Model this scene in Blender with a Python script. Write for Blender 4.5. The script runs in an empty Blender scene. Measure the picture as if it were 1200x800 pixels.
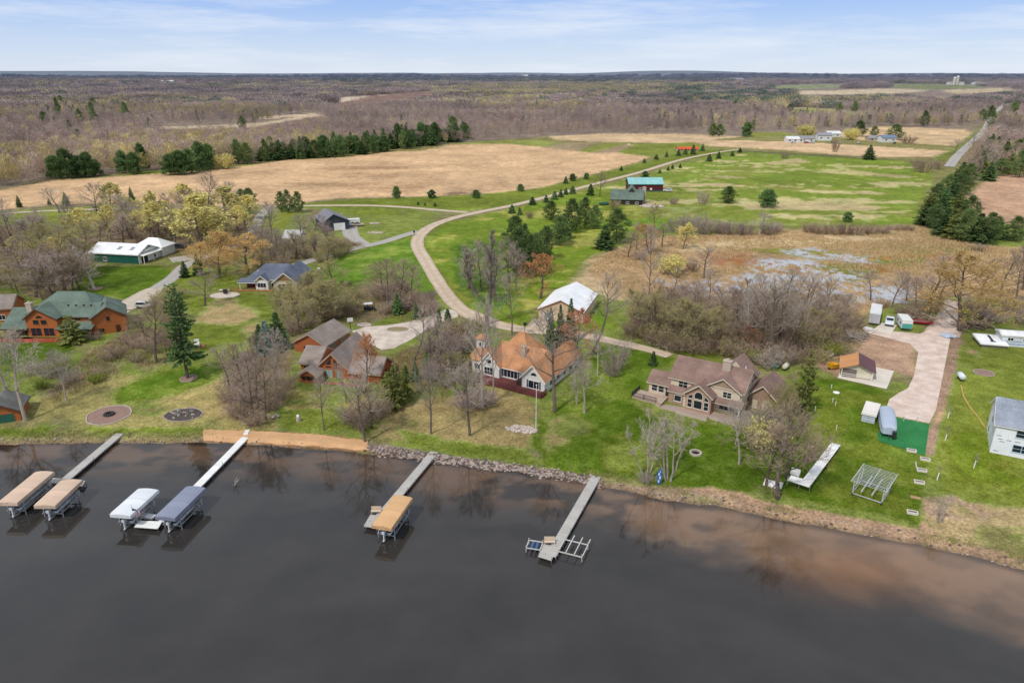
import bpy, math, random
import numpy as np
from mathutils import Vector, Matrix
random.seed(11); RNG=np.random.default_rng(5)
scene=bpy.context.scene; COL=scene.collection
# ---------------------------------------------------------------- camera and terrain maths
F=833.;HC=62.;PT=math.atan(312/833.);SP,CP=math.sin(PT),math.cos(PT)
def ray(u,v):
    b=(400-v)/F
    return (u-600)/F, CP+b*SP, -SP+b*CP
def flat(u,v,z=0.):
    a,b,c=ray(u,v);t=(z-HC)/c
    return Vector((a*t,b*t,z))
SHORE=[(-900,560),(-300,530),(0,521),(60,519.5),(100,519),(170,519.5),(237,519),(300,521),(400,529),(462,535),(507,541),(550,546),(625,555),(687,565),(762,582),(805,590),(850,594),(900,606),(962,617),(1012,627),(1075,637),(1150,655),(1187,665),(1300,690),(1700,790)]
SHW=[flat(*p) for p in SHORE]
SX=np.array([p.x for p in SHW]);SY=np.array([p.y for p in SHW])
def sst(a,b,x):
    t=np.clip((x-a)/(b-a),0,1);return t*t*(3-2*t)
# value noise
_T=np.random.default_rng(3).random((256,256))
def vn(x,y):
    x=np.asarray(x,float);y=np.asarray(y,float)
    xi=np.floor(x).astype(int);yi=np.floor(y).astype(int);fx=x-xi;fy=y-yi
    fx=fx*fx*(3-2*fx);fy=fy*fy*(3-2*fy)
    g=lambda i,j:_T[(xi+i)%256,(yi+j)%256]
    return (g(0,0)*(1-fx)+g(1,0)*fx)*(1-fy)+(g(0,1)*(1-fx)+g(1,1)*fx)*fy
def fbm(x,y,o=4):
    s=0;a=.5;n=0
    for k in range(o):
        s=s+a*vn(x*2**k+17.3*k,y*2**k+5.1*k);n+=a;a*=.5
    return s/n
def hgt(x,y):
    x=np.asarray(x,float);y=np.asarray(y,float)
    sh=np.interp(x,SX,SY)+(fbm(x*.35,y*0+3.3,3)-.5)*1.3
    d=y-sh
    z=.5*sst(0,1.6,d)+.5*sst(2,9,d)+1.4*sst(8,50,d)
    z=np.where(d<0,np.maximum(-2.5,d*.12),z)
    z=z+sst(1300,3600,y)*(22+14*fbm(x/1500+4,y/1500,2))
    z=z+sst(4200,8600,y)*(20+130*np.clip(fbm(x/2600+2.2,y/7000+.7,4)-.3,0,.5))
    return z
_ts=40*1.006**np.arange(1000)
def G(u,v,dz=0.):
    a,b,c=ray(u,v)
    y=_ts;x=a/b*y;z=HC+c/b*y
    below=z<hgt(x,y)+dz
    if not below.any(): i=len(y)-1
    else: i=int(np.argmax(below))
    lo,hi=y[max(i-1,0)],y[i]
    for k in range(30):
        m=(lo+hi)/2
        if HC+c/b*m<float(hgt(a/b*m,m))+dz: hi=m
        else: lo=m
    y=hi;return Vector((a/b*y,y,float(hgt(a/b*y,y))))
def ZV(y,v):
    a,b,c=ray(600,v);return HC+c*y/b
def on(x,y,dz=0): return Vector((x,y,float(hgt(x,y))+dz))
# ---------------------------------------------------------------- colours and materials
def lin(c):
    if isinstance(c,str): c=tuple(int(c[i:i+2],16) for i in (0,2,4))
    return tuple((v/255/12.92 if v/255<=.04045 else ((v/255+.055)/1.055)**2.4) for v in c)
class NT:
    def __init__(s,name):
        s.m=bpy.data.materials.new(name);s.m.use_nodes=True;s.t=s.m.node_tree;s.t.nodes.clear()
        s.o=s.n('ShaderNodeOutputMaterial');s.b=s.n('ShaderNodeBsdfPrincipled');s.l(s.b.outputs[0],s.o.inputs[0])
    def n(s,ty,**k):
        x=s.t.nodes.new(ty)
        for a,v in k.items(): setattr(x,a,v)
        return x
    def l(s,a,b): s.t.links.new(a,b)
    def math(s,op,a,b=None,c=None):
        x=s.n('ShaderNodeMath',operation=op)
        for i,q in enumerate((a,b,c)):
            if q is None: continue
            if isinstance(q,(int,float)): x.inputs[i].default_value=q
            else: s.l(q,x.inputs[i])
        return x.outputs[0]
    def mix(s,f,a,b,ty='MIX'):
        x=s.n('ShaderNodeMix',data_type='RGBA',blend_type=ty)
        for i,q in ((0,f),(6,a),(7,b)):
            if isinstance(q,(int,float)): x.inputs[i].default_value=q
            elif isinstance(q,tuple): x.inputs[i].default_value=(*q[:3],1)
            else: s.l(q,x.inputs[i])
        return x.outputs[2]
    def mr(s,v,a,b,c,d,sm=False):
        x=s.n('ShaderNodeMapRange')
        if sm: x.interpolation_type='SMOOTHSTEP'
        s.l(v,x.inputs[0])
        for i,q in enumerate((a,b,c,d)): x.inputs[i+1].default_value=q
        return x.outputs[0]
    def noise(s,vec,sc,det=3,rough=.55):
        x=s.n('ShaderNodeTexNoise');x.inputs['Scale'].default_value=sc;x.inputs['Detail'].default_value=det;x.inputs['Roughness'].default_value=rough
        s.l(vec,x.inputs['Vector']);return x.outputs['Fac']
    def set(s,**k):
        for a,v in k.items():
            a=a.replace('_',' ')
            if isinstance(v,(int,float)): s.b.inputs[a].default_value=v
            elif isinstance(v,tuple): s.b.inputs[a].default_value=(*v,1)
            else: s.l(v,s.b.inputs[a])
    def bump(s,h,st,dist=.05):
        x=s.n('ShaderNodeBump');x.inputs['Strength'].default_value=st;x.inputs['Distance'].default_value=dist
        s.l(h,x.inputs['Height']);s.l(x.outputs[0],s.b.inputs['Normal'])
def mul(c,k): return tuple(min(1,v*k) for v in c)
MC={}
def M(name,col,rough=.75,var=.18,sc=1.5,pat=None,per=.25,metal=0,spec=.3,dark=.55,big=.1):
    """procedural surface: colour noise in two sizes plus an optional banded pattern (rows along z / ribs along x / y)"""
    if name in MC: return MC[name]
    c=lin(col);t=NT(name);tc=t.n('ShaderNodeTexCoord').outputs['Object']
    n1=t.noise(tc,sc*4,4);n2=t.noise(tc,sc*.22,3)
    k=t.math('ADD',t.mr(n1,.25,.75,1-var,1+var),t.mr(n2,.3,.7,-big,big))
    cc=t.n('ShaderNodeVectorMath',operation='SCALE');cc.inputs[0].default_value=c;t.l(k,cc.inputs['Scale'])
    out=cc.outputs[0]
    if pat:
        sx=t.n('ShaderNodeSeparateXYZ');t.l(tc,sx.inputs[0]);ax={'z':2,'x':0,'y':1}[pat]
        f=t.math('FRACT',t.math('MULTIPLY',sx.outputs[ax],1/per))
        e=t.math('LESS_THAN',f,.22)
        row=t.math('FLOOR',t.math('MULTIPLY',sx.outputs[ax],1/per))
        wn=t.n('ShaderNodeTexWhiteNoise',noise_dimensions='1D');t.l(row,wn.inputs['W'])
        out=t.mix(t.math('MULTIPLY',e,1-dark),out,mul(c,.25))
        out=t.mix(t.mr(wn.outputs[0],0,1,0,.25),out,mul(c,.6))
        t.bump(f,.3,.03)
    else: t.bump(n1,.2,.03)
    t.set(Base_Color=out,Roughness=rough,Metallic=metal);t.b.inputs['Specular IOR Level'].default_value=spec
    MC[name]=t.m;return t.m
def far_haze_tint(t,col):
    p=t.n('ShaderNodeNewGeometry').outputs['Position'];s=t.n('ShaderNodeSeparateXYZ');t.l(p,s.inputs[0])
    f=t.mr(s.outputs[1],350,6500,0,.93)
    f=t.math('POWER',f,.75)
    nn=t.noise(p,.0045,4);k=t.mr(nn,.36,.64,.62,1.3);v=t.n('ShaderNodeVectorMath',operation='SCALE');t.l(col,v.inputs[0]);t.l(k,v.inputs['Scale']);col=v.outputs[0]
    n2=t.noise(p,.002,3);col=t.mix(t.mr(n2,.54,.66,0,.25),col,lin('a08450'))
    return t.mix(f,col,(.155,.185,.27))  # aerial haze painted into the albedo, bluer with distance
def foliage(name,cols,rough=.8,trans=.0,far=False,sc=.6):
    """leaf / twig colour: varies through the crown and from tree to tree"""
    if name in MC: return MC[name]
    t=NT(name);a,b=[lin(c) for c in cols]
    oi=t.n('ShaderNodeObjectInfo');tc=t.n('ShaderNodeTexCoord').outputs['Object']
    n=t.noise(tc,sc,3)
    f=t.math('ADD',t.mr(n,.3,.7,0,.7),t.math('MULTIPLY',oi.outputs['Random'],.4))
    c=t.mix(f,a,b)
    k=t.mr(oi.outputs['Random'],0,1,.8,1.2)
    v=t.n('ShaderNodeVectorMath',operation='SCALE');t.l(c,v.inputs[0]);t.l(k,v.inputs['Scale'])
    out=v.outputs[0]
    if far: out=far_haze_tint(t,out)
    t.set(Base_Color=out,Roughness=rough);t.b.inputs['Specular IOR Level'].default_value=.12
    if trans:
        tr=t.n('ShaderNodeBsdfTranslucent');t.l(out,tr.inputs[0]);mx=t.n('ShaderNodeMixShader');mx.inputs[0].default_value=trans
        t.l(t.b.outputs[0],mx.inputs[1]);t.l(tr.outputs[0],mx.inputs[2]);t.l(mx.outputs[0],t.o.inputs[0])
    MC[name]=t.m;return t.m
# ---------------------------------------------------------------- mesh building
class MB:
    def __init__(s): s.v=[];s.f=[];s.m=[]
    def add(s,vs,fs,mi=0):
        o=len(s.v);s.v+=[tuple(p) for p in vs];s.f+=[tuple(i+o for i in f) for f in fs];s.m+=[mi]*len(fs);return s
    def quad(s,*p,mi=0): return s.add(p,[tuple(range(len(p)))],mi)
    def box(s,x0,y0,z0,x1,y1,z1,mi=0):
        vs=[(x,y,z) for z in (z0,z1) for y in (y0,y1) for x in (x0,x1)]
        return s.add(vs,[(0,2,3,1),(4,5,7,6),(0,1,5,4),(2,6,7,3),(0,4,6,2),(1,3,7,5)],mi)
    def bar(s,a,b,w,h=None,mi=0):
        a,b=Vector(a),Vector(b);h=h or w;d=(b-a).normalized()
        up=Vector((0,0,1)) if abs(d.z)<.95 else Vector((1,0,0))
        x=d.cross(up).normalized()*w/2;y=x.cross(d).normalized()*h/2
        vs=[p+i*x+j*y for p in (a,b) for i,j in ((-1,-1),(1,-1),(1,1),(-1,1))]
        return s.add(vs,[(0,1,2,3),(7,6,5,4),(0,4,5,1),(1,5,6,2),(2,6,7,3),(3,7,4,0)],mi)
    def tube(s,pts,rs,n=6,mi=0,cap=True):
        pts=[Vector(p) for p in pts];o=len(s.v)
        for i,p in enumerate(pts):
            d=(pts[min(i+1,len(pts)-1)]-pts[max(i-1,0)])
            d=d.normalized() if d.length>1e-9 else Vector((0,0,1))
            up=Vector((0,0,1)) if abs(d.z)<.9 else Vector((1,0,0))
            x=d.cross(up).normalized();y=d.cross(x)
            r=rs[i] if isinstance(rs,(list,tuple)) else rs
            for k in range(n):
                a=2*math.pi*k/n;s.v.append(tuple(p+x*(r*math.cos(a))+y*(r*math.sin(a))))
        for i in range(len(pts)-1):
            for k in range(n):
                s.f.append((o+i*n+k,o+i*n+(k+1)%n,o+(i+1)*n+(k+1)%n,o+(i+1)*n+k));s.m.append(mi)
        if cap:
            s.f.append(tuple(o+k for k in range(n)));s.m.append(mi)
            s.f.append(tuple(o+(len(pts)-1)*n+k for k in reversed(range(n))));s.m.append(mi)
        return s
    def prism(s,prof,axis,a,b,mi=0):
        """closed profile [(p,z)...] extruded along axis 'x' (p is y) or 'y' (p is x)"""
        n=len(prof)
        f=(lambda p,t:(t,p[0],p[1])) if axis=='x' else ((lambda p,t:(p[0],t,p[1])) if axis=='y' else (lambda p,t:(p[0],p[1],t)))
        vs=[f(p,a) for p in prof]+[f(p,b) for p in prof]
        return s.add(vs,[tuple(range(n)),tuple(range(2*n-1,n-1,-1))]+[(i,n+i,n+(i+1)%n,(i+1)%n) for i in range(n)],mi)
    def slab(s,pts,t,mi=0):
        n=len(pts);vs=[Vector(p) for p in pts];nn=(vs[1]-vs[0]).cross(vs[2]-vs[0]).normalized()
        if nn.z<0: nn=-nn
        vs=vs+[p-nn*t for p in vs]
        return s.add(vs,[tuple(range(n)),tuple(range(2*n-1,n-1,-1))]+[(i,n+i,n+(i+1)%n,(i+1)%n) for i in range(n)],mi)
    def blob(s,c,r,seed=0,mi=0,jit=.25,sq=(1,1,1),n=8,m=5):
        rr=random.Random(seed);vs=[];c=Vector(c)
        for j in range(m+1):
            th=math.pi*j/m
            for i in range(n):
                ph=2*math.pi*(i+.5*(j%2))/n;q=r*(1+rr.uniform(-jit,jit)) if 0<j<m else r
                vs.append(c+Vector((q*sq[0]*math.sin(th)*math.cos(ph),q*sq[1]*math.sin(th)*math.sin(ph),q*sq[2]*math.cos(th))))
        fs=[(j*n+i,(j+1)*n+i,(j+1)*n+(i+1)%n,j*n+(i+1)%n) for j in range(m) for i in range(n)]
        return s.add(vs,fs,mi)
    def mesh(s,name,mats,smooth=False):
        me=bpy.data.meshes.new(name);me.from_pydata(s.v,[],s.f)
        for x in (mats if isinstance(mats,(list,tuple)) else [mats]): me.materials.append(x)
        if any(s.m): me.polygons.foreach_set('material_index',s.m)
        import bmesh
        bm=bmesh.new();bm.from_mesh(me);bmesh.ops.recalc_face_normals(bm,faces=bm.faces);bm.to_mesh(me);bm.free()
        if smooth: me.polygons.foreach_set('use_smooth',[True]*len(me.polygons))
        me.update();return me
def tag(o,label=None,cat=None,group=None,kind=None):
    if label: o['label']=label
    if cat: o['category']=cat
    if group: o['group']=group
    if kind: o['kind']=kind
    return o
def thing(name,label,cat,loc,rz=0,group=None,scale=None):
    o=bpy.data.objects.new(name,None);COL.objects.link(o);o.location=loc;o.rotation_euler=(0,0,rz);o.empty_display_size=.3
    if scale: o.scale=scale
    return tag(o,label,cat,group)
def link(name,me,parent=None,label=None):
    o=bpy.data.objects.new(name,me);COL.objects.link(o)
    if parent is not None: o.parent=parent
    if label: o['label']=label
    return o
def part(name,mb,mats,parent,smooth=False,label=None):
    if not mb.v: return None
    return link(name,mb.mesh(name,mats,smooth),parent,label)
def single(name,mb,mats,label,cat,loc=(0,0,0),rz=0,group=None,smooth=False):
    o=link(name,mb.mesh(name,mats,smooth));o.location=loc;o.rotation_euler=(0,0,rz);return tag(o,label,cat,group)
def grid_mesh(name,X,Y,Zz,mat,cols=None,kind='structure',extra=None):
    nr,nc=X.shape;me=bpy.data.meshes.new(name);n=nr*nc
    me.vertices.add(n);co=np.stack([X,Y,Zz],-1).reshape(-1,3).astype(np.float32);me.vertices.foreach_set('co',co.ravel())
    i=np.arange(n).reshape(nr,nc);q=np.stack([i[:-1,:-1],i[:-1,1:],i[1:,1:],i[1:,:-1]],-1).reshape(-1,4).astype(np.int32)
    me.loops.add(q.size);me.loops.foreach_set('vertex_index',q.ravel());me.polygons.add(len(q))
    me.polygons.foreach_set('loop_start',np.arange(0,q.size,4,dtype=np.int32))
    me.update(calc_edges=True)
    me.polygons.foreach_set('use_smooth',np.ones(len(q),bool))
    if cols is not None:
        a=me.color_attributes.new('Col','FLOAT_COLOR','POINT');c=np.ones((n,4),np.float32);c[:,:3]=cols.reshape(-1,3);a.data.foreach_set('color',c.ravel())
    for k,val in (extra or {}).items():
        a=me.attributes.new(k,'FLOAT','POINT');a.data.foreach_set('value',val.ravel().astype(np.float32))
    me.materials.append(mat);o=link(name,me);tag(o,kind=kind);return o
# ---------------------------------------------------------------- ground colours (painted per vertex in world space)
def poly_w(pts): 
    return np.array([[*G(*p)[:2]] for p in pts])
def sdist(px,py,P):
    """signed distance (positive inside) of points to polygon P"""
    d=np.full(px.shape,1e18);ins=np.zeros(px.shape,bool)
    n=len(P)
    for i in range(n):
        x0,y0=P[i];x1,y1=P[(i+1)%n]
        ex,ey=x1-x0,y1-y0;L=ex*ex+ey*ey+1e-9
        t=np.clip(((px-x0)*ex+(py-y0)*ey)/L,0,1)
        d=np.minimum(d,(px-x0-ex*t)**2+(py-y0-ey*t)**2)
        c=(y0>py)!=(y1>py)
        xi=x0+(py-y0)*ex/(ey if abs(ey)>1e-9 else 1e-9)
        ins^=c&(px<xi)
    d=np.sqrt(d);return np.where(ins,d,-d)
GRASS='6f9a33';VIV='57891f';DRY='a89a68';TAN='d9b992';BRN='8a7460'
ZONES=[ # colour, softness (m at 100 m), cover, wetness, polygon in photo pixels (turned into ground points)
('877c5a',3,.55,0,[(-900,222),(2100,222),(2100,700),(-900,560)]),
('7d8c40',3,.6,0,[(-900,250),(2100,250),(2100,700),(-900,560)]),
# forest floor
('917f71',2,1,0,[(-900,224),(0,222),(60,210),(150,203),(235,198),(330,186),(420,178),(527,168),(587,164),(643,160),(760,158),(800,163),(870,160),(950,158),(1138,157),(1165,130),(1400,130),(2400,130),(2400,88.6),(-900,88.6)]),
('917f71',2,1,0,[(1140,185),(1155,165),(1175,150),(1500,150),(1700,200),(1205,195),(1160,205),(1130,215)]),
('5a5560',2,.9,0,[(-900,100),(400,99),(900,98),(2400,98),(2400,88.6),(-900,88.6)]),
# far fields
('9fa05e',1,1,0,[(917,128),(950,126),(1000,131),(1005,136),(930,133)]),
('d2bd9a',1,1,0,[(933,107),(1050,104),(1090,106),(1050,110),(935,111)]),
('7fa05c',1,1,0,[(1047,98),(1135,99),(1150,103),(1090,105),(1045,103)]),
('8fa468',1,1,0,[(905,101),(960,99),(1000,100),(960,104),(910,105)]),
('c9b48e',1,1,0,[(1100,106),(1180,103),(1185,107),(1120,110)]),
('d6c1a6',1,1,0,[(395,115),(420,113),(500,108),(505,110),(430,117),(396,121)]),
('8d7062',1,1,0,[(178,154),(300,149),(376,135),(384,150),(300,163),(200,167)]),
('8d7062',1,1,0,[(392,122),(430,113),(505,107),(512,118),(440,128),(396,131)]),
('cbb697',1,1,0,[(190,149),(300,145),(370,133),(372,136),(300,149),(195,152)]),
('d0b79a',1,.8,0,[(300,137),(370,133),(375,136),(310,140)]),
# fields
(GRASS,1,1,0,[(160,201),(235,198),(300,192),(290,199),(225,203),(160,204)]),
('dab48a',.8,1,0,[(-500,262),(-200,240),(0,223),(60,212),(150,206),(230,200),(300,193),(330,188),(400,185),(450,178),(493,177),(527,170),(587,168),(633,172),(667,176),(733,179),(763,182),(753,188),(700,203),(633,220),(587,226),(527,229),(467,231),(400,232),(330,240),(230,242),(140,238),(60,240),(0,246),(-400,275)]),
('b5916d',2,.45,0,[(400,190),(470,192),(520,212),(480,228),(420,222),(330,215)]),
('8a7458',1,.55,0,[(515,222),(555,222),(560,229),(520,230)]),
('d6b78f',.7,1,0,[(643,160),(700,157),(797,157),(870,160),(797,168),(690,166),(650,164)]),
('8fa450',.7,1,0,[(530,168),(600,164),(653,166),(640,172),(600,169)]),
('a08d6c',.7,1,0,[(633,173),(667,167),(700,167),(677,177)]),
('86a045',.7,1,0,[(677,177),(712,168),(735,169),(693,179)]),
('a3896c',.7,1,0,[(693,179),(735,169),(748,171),(722,179)]),
('7fa542',.7,1,0,[(722,179),(745,169),(800,167),(835,170),(800,177),(765,184)]),
('dbb991',.6,1,0,[(797,163),(917,166),(967,168),(1113,177),(1093,184),(1017,184),(917,176),(830,171)]),
('d6b68c',.6,1,0,[(973,157),(1033,148),(1133,152),(1140,157),(1120,171),(1067,168),(1000,164)]),
('7d9f48',.6,1,0,[(1120,171),(1150,150),(1156,154),(1125,183),(1105,190),(1093,186),(1113,178)]),
('6b6a4a',.4,.9,0,[(862,175),(917,179),(1067,188),(1085,190),(1085,192),(1060,191),(910,182),(862,178)]),
('8aa548',.5,.8,0,[(870,155),(920,155),(935,160),(880,161)]),
('cfa687',.6,1,0,[(1132,235),(1158,207),(1175,202),(1420,195),(1600,300),(1205,266),(1140,256)]),
# strip between the field and the lane, meadow round the barns
('739c36',.7,1,0,[(330,241),(420,233),(500,231),(560,228),(633,221),(700,204),(765,188),(800,176),(862,175),(868,178),(800,188),(700,216),(600,241),(540,248),(330,243)]),
('6fae2e',1,1,0,[(497,300),(500,280),(520,263),(600,244),(700,220),(760,205),(805,190),(870,178),(1060,189),(1093,204),(1085,225),(1076,245),(1074,262),(900,266),(800,268),(745,275),(725,290),(690,300),(665,330),(700,350),(720,385),(620,384),(560,370),(540,352),(515,318)]),
('8f9a52',2,.5,0,[(760,215),(900,235),(1074,250),(1074,264),(900,266),(800,262),(740,240)]),
('beb07c',.8,.17,0,[(700,222),(760,205),(805,190),(870,178),(1060,189),(1093,204),(1076,245),(1000,262),(900,264),(800,262),(740,250)]),
('a3a050',.9,.24,0,[(497,300),(520,263),(600,244),(700,220),(760,250),(690,300),(665,330),(620,384),(560,370),(515,318)]),
('c6b183',.8,.75,0,[(800,217),(840,214),(900,216),(1035,225),(1036,228),(960,226),(880,220),(800,219)]),
('b9a878',.8,.55,0,[(820,205),(870,195),(935,185),(950,190),(880,208),(835,210)]),
('c2ae80',.8,.7,0,[(870,240),(930,236),(1010,240),(1040,243),(1020,247),(930,246),(875,245)]),
('bcae78',.8,.6,0,[(945,202),(990,198),(1030,203),(1075,207),(1060,209),(1000,205)]),
('4f8a2a',1.2,.6,0,[(530,290),(560,270),(600,262),(590,300),(600,360),(560,360),(535,340)]),
('c4ab83',1.5,.85,0,[(668,332),(690,305),(725,297),(745,322),(800,318),(805,352),(720,352),(700,345)]),
# left: under the trees
('83705a',2,.8,0,[(-500,300),(0,262),(120,248),(250,246),(300,250),(330,270),(320,310),(240,312),(195,300),(105,300),(80,350),(0,348),(-500,400)]),
('78983e',1.5,.7,0,[(30,262),(90,255),(100,275),(60,290),(30,285)]),
('79a03c',1.5,1,0,[(-300,262),(0,248),(70,244),(200,241),(300,243),(300,248),(150,250),(30,262),(-300,285)]),
(VIV,.8,1,0,[(88,348),(86,330),(105,313),(190,311),(206,320),(178,337),(150,350),(128,346)]),
(VIV,1,.9,0,[(-100,335),(20,338),(40,352),(20,372),(-100,380)]),
(VIV,.8,.95,0,[(-100,420),(0,412),(10,404),(82,400),(90,408),(80,424),(55,432),(-100,440)]),
('6c9433',1.5,.8,0,[(200,325),(260,315),(300,345),(390,345),(370,372),(310,400),(280,430),(225,420),(225,370)]),
('a89267',1.5,.75,0,[(228,372),(262,345),(300,365),(308,385),(300,395),(270,380),(232,382)]),
('62a12c',.8,1,0,[(358,330),(362,314),(400,300),(478,277),(486,290),(510,325),(505,345),(440,335),(400,345),(370,340)]),
('7f9443',1.2,.85,0,[(420,250),(520,248),(488,268),(430,284),(422,272),(405,250)]),
('74a034',1,.9,0,[(385,244),(500,247),(470,252),(400,252)]),
('7b9e3a',1.2,.8,0,[(300,262),(330,246),(365,250),(340,262),(305,285)]),
('87795a',1.5,.8,0,[(318,300),(340,285),(420,280),(430,292),(390,300),(350,308),(330,312)]),
('8c7a60',2,.75,0,[(440,325),(500,345),(530,372),(470,380),(400,378),(370,360),(400,345)]),
('6f9238',1,.7,0,[(435,378),(480,365),(520,360),(510,370),(480,378),(445,384)]),
('8f7963',1.5,.8,0,[(85,435),(110,408),(160,385),(210,385),(225,410),(195,425),(150,430),(110,452),(60,475),(45,462)]),
('9a8f58',2,.8,0,[(-200,480),(0,470),(60,465),(130,440),(260,440),(330,500),(240,508),(0,512),(-200,525)]),
('598f22',1.2,1,0,[(132,465),(150,448),(200,432),(262,422),(265,436),(245,448),(190,466),(138,472)]),
('6b9a2c',1,.85,0,[(-200,515),(0,504),(80,500),(160,503),(240,500),(238,512),(0,515),(-200,530)]),
('a3915e',1.5,.7,0,[(200,470),(255,448),(330,470),(320,490),(260,492),(215,482)]),
('87735f',2,.85,0,[(262,440),(290,400),(330,385),(345,420),(335,450),(330,475),(300,498),(268,490)]),
('6f9337',1,.9,0,[(325,478),(445,478),(452,503),(330,503)]),
('96884f',1,.6,0,[(330,455),(440,462),(445,478),(330,480)]),
('82704f',2,.7,0,[(440,425),(470,410),(550,392),(555,440),(520,470),(460,465)]),
('729439',1.2,.6,0,[(450,460),(520,430),(560,450),(500,475)]),
('a08d5e',1.5,.9,0,[(448,478),(520,462),(575,452),(625,468),(640,495),(622,522),(560,530),(500,522),(440,514)]),
('6b9236',1.2,.6,0,[(460,500),(520,515),(600,525),(640,545),(560,536),(480,522)]),
('5d8f26',1.2,.75,0,[(630,475),(690,470),(690,510),(690,560),(640,545),(625,520)]),
('9a8b5a',1.5,.7,0,[(640,490),(670,485),(668,520),(640,530)]),
(VIV,1,1,0,[(700,402),(760,410),(790,420),(762,450),(742,470),(770,492),(870,500),(905,470),(937,440),(1000,447),(1040,460),(1030,500),(1045,515),(1085,535),(1078,614),(1000,594),(900,578),(770,568),(700,558),(668,530),(694,500),(684,470),(692,430)]),
('6c8f2e',1.5,.5,0,[(940,450),(1040,465),(1030,520),(1075,560),(1070,605),(960,580),(930,520)]),
('7e8f3c',1.5,.5,0,[(700,505),(760,520),(780,555),(710,550)]),
('7b9238',1.2,1,0,[(1117,402),(1160,395),(1500,440),(1600,720),(1195,625),(1105,580),(1085,540),(1102,500)]),
('6c9a28',1.2,.6,0,[(1110,520),(1140,490),(1160,520),(1200,560),(1200,600),(1120,570)]),
('a8906c',1,.8,0,[(1132,405),(1148,415),(1146,421),(1133,413)]),
('a8906c',1,.7,0,[(1128,425),(1142,428),(1138,434),(1130,432)]),
('a28a64',.8,.9,0,[(1145,434),(1162,435),(1158,441),(1145,439)]),
('b7a074',1.2,.7,0,[(1150,590),(1250,600),(1500,660),(1500,740),(1180,650),(1085,625),(1082,595),(1110,590)]),
('c0a184',1,.85,0,[(1083,585),(1120,582),(1165,605),(1140,612),(1085,605)]),
# wet wood and marsh
('806a59',2,.95,0,[(735,392),(742,350),(800,343),(1000,345),(1015,388),(1000,422),(960,428),(890,428),(850,412),(790,408)]),
('6c9430',1.2,.8,0,[(790,408),(850,412),(850,424),(800,418)]),
('bb9a72',1.5,1,0,[(690,320),(700,298),(760,278),(900,270),(1080,264),(1090,276),(1160,288),(1500,300),(1600,390),(1200,352),(1130,347),(1060,352),(1000,372),(940,352),(820,347),(740,350),(720,345)]),
('cdb389',1,.7,0,[(800,283),(900,273),(1060,268),(1085,280),(1000,284),(880,290),(790,296)]),
('8f8a45',1,.7,0,[(870,292),(905,290),(1000,294),(1080,283),(1150,290),(1100,304),(960,306)]),
('a8743f',1.2,.6,0,[(850,304),(950,308),(1100,296),(1130,310),(1010,322),(870,318)]),
('b07b58',1.2,.55,0,[(820,296),(880,298),(910,312),(840,312)]),
('7d7f3e',1.2,.5,0,[(940,310),(1080,300),(1100,315),(1000,330)]),
('8d8e96',.8,.62,1,[(924,294),(950,291),(995,296),(1027,304),(1022,309),(960,303),(925,298)]),
('8d8e96',.8,.58,1,[(890,304),(945,305),(985,316),(1065,332),(1072,352),(1000,356),(960,362),(880,350),(865,325)]),
('8d8e96',.8,.6,1,[(772,329),(850,331),(905,345),(880,350),(800,342)]),
# right yard
('b4937a',1,1,0,[(948,420),(975,408),(1005,398),(1012,386),(1065,398),(1076,412),(1070,442),(1050,437),(1040,446),(985,442),(965,435)]),
('947a68',1,.9,0,[(1010,388),(1000,395),(985,410),(960,418),(955,400),(1000,380),(1020,378)]),
('a58672',.7,1,0,[(1115,372),(1131,378),(1127,405),(1113,452),(1103,490),(1092,534),(1083,532),(1090,497),(1104,440),(1111,410)]),
('caa27a',.6,.5,0,[(1098,470),(1108,470),(1102,492),(1094,500)]),
# shore
('c09068',.5,1,0,[(239,503),(300,505),(400,511),(431,516),(433,531),(400,529),(300,521),(238,519)]),
('8d7f70',.6,.95,0,[(431,517),(500,528),(560,539),(640,551),(702,563),(700,574),(600,555),(500,543),(431,532)]),
('c7a184',.6,1,0,[(700,567),(770,573),(830,571),(870,577),(900,588),(1000,606),(1075,619),(1083,610),(1100,630),(1180,650),(1500,738),(1500,760),(1180,668),(1070,640),(950,620),(850,600),(700,576)]),
('6f8f38',.7,.8,0,[(800,578),(845,585),(842,594),(805,588)]),
('a58c78',.7,.5,0,[(700,567),(830,575),(850,590),(700,578)]),
]
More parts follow.
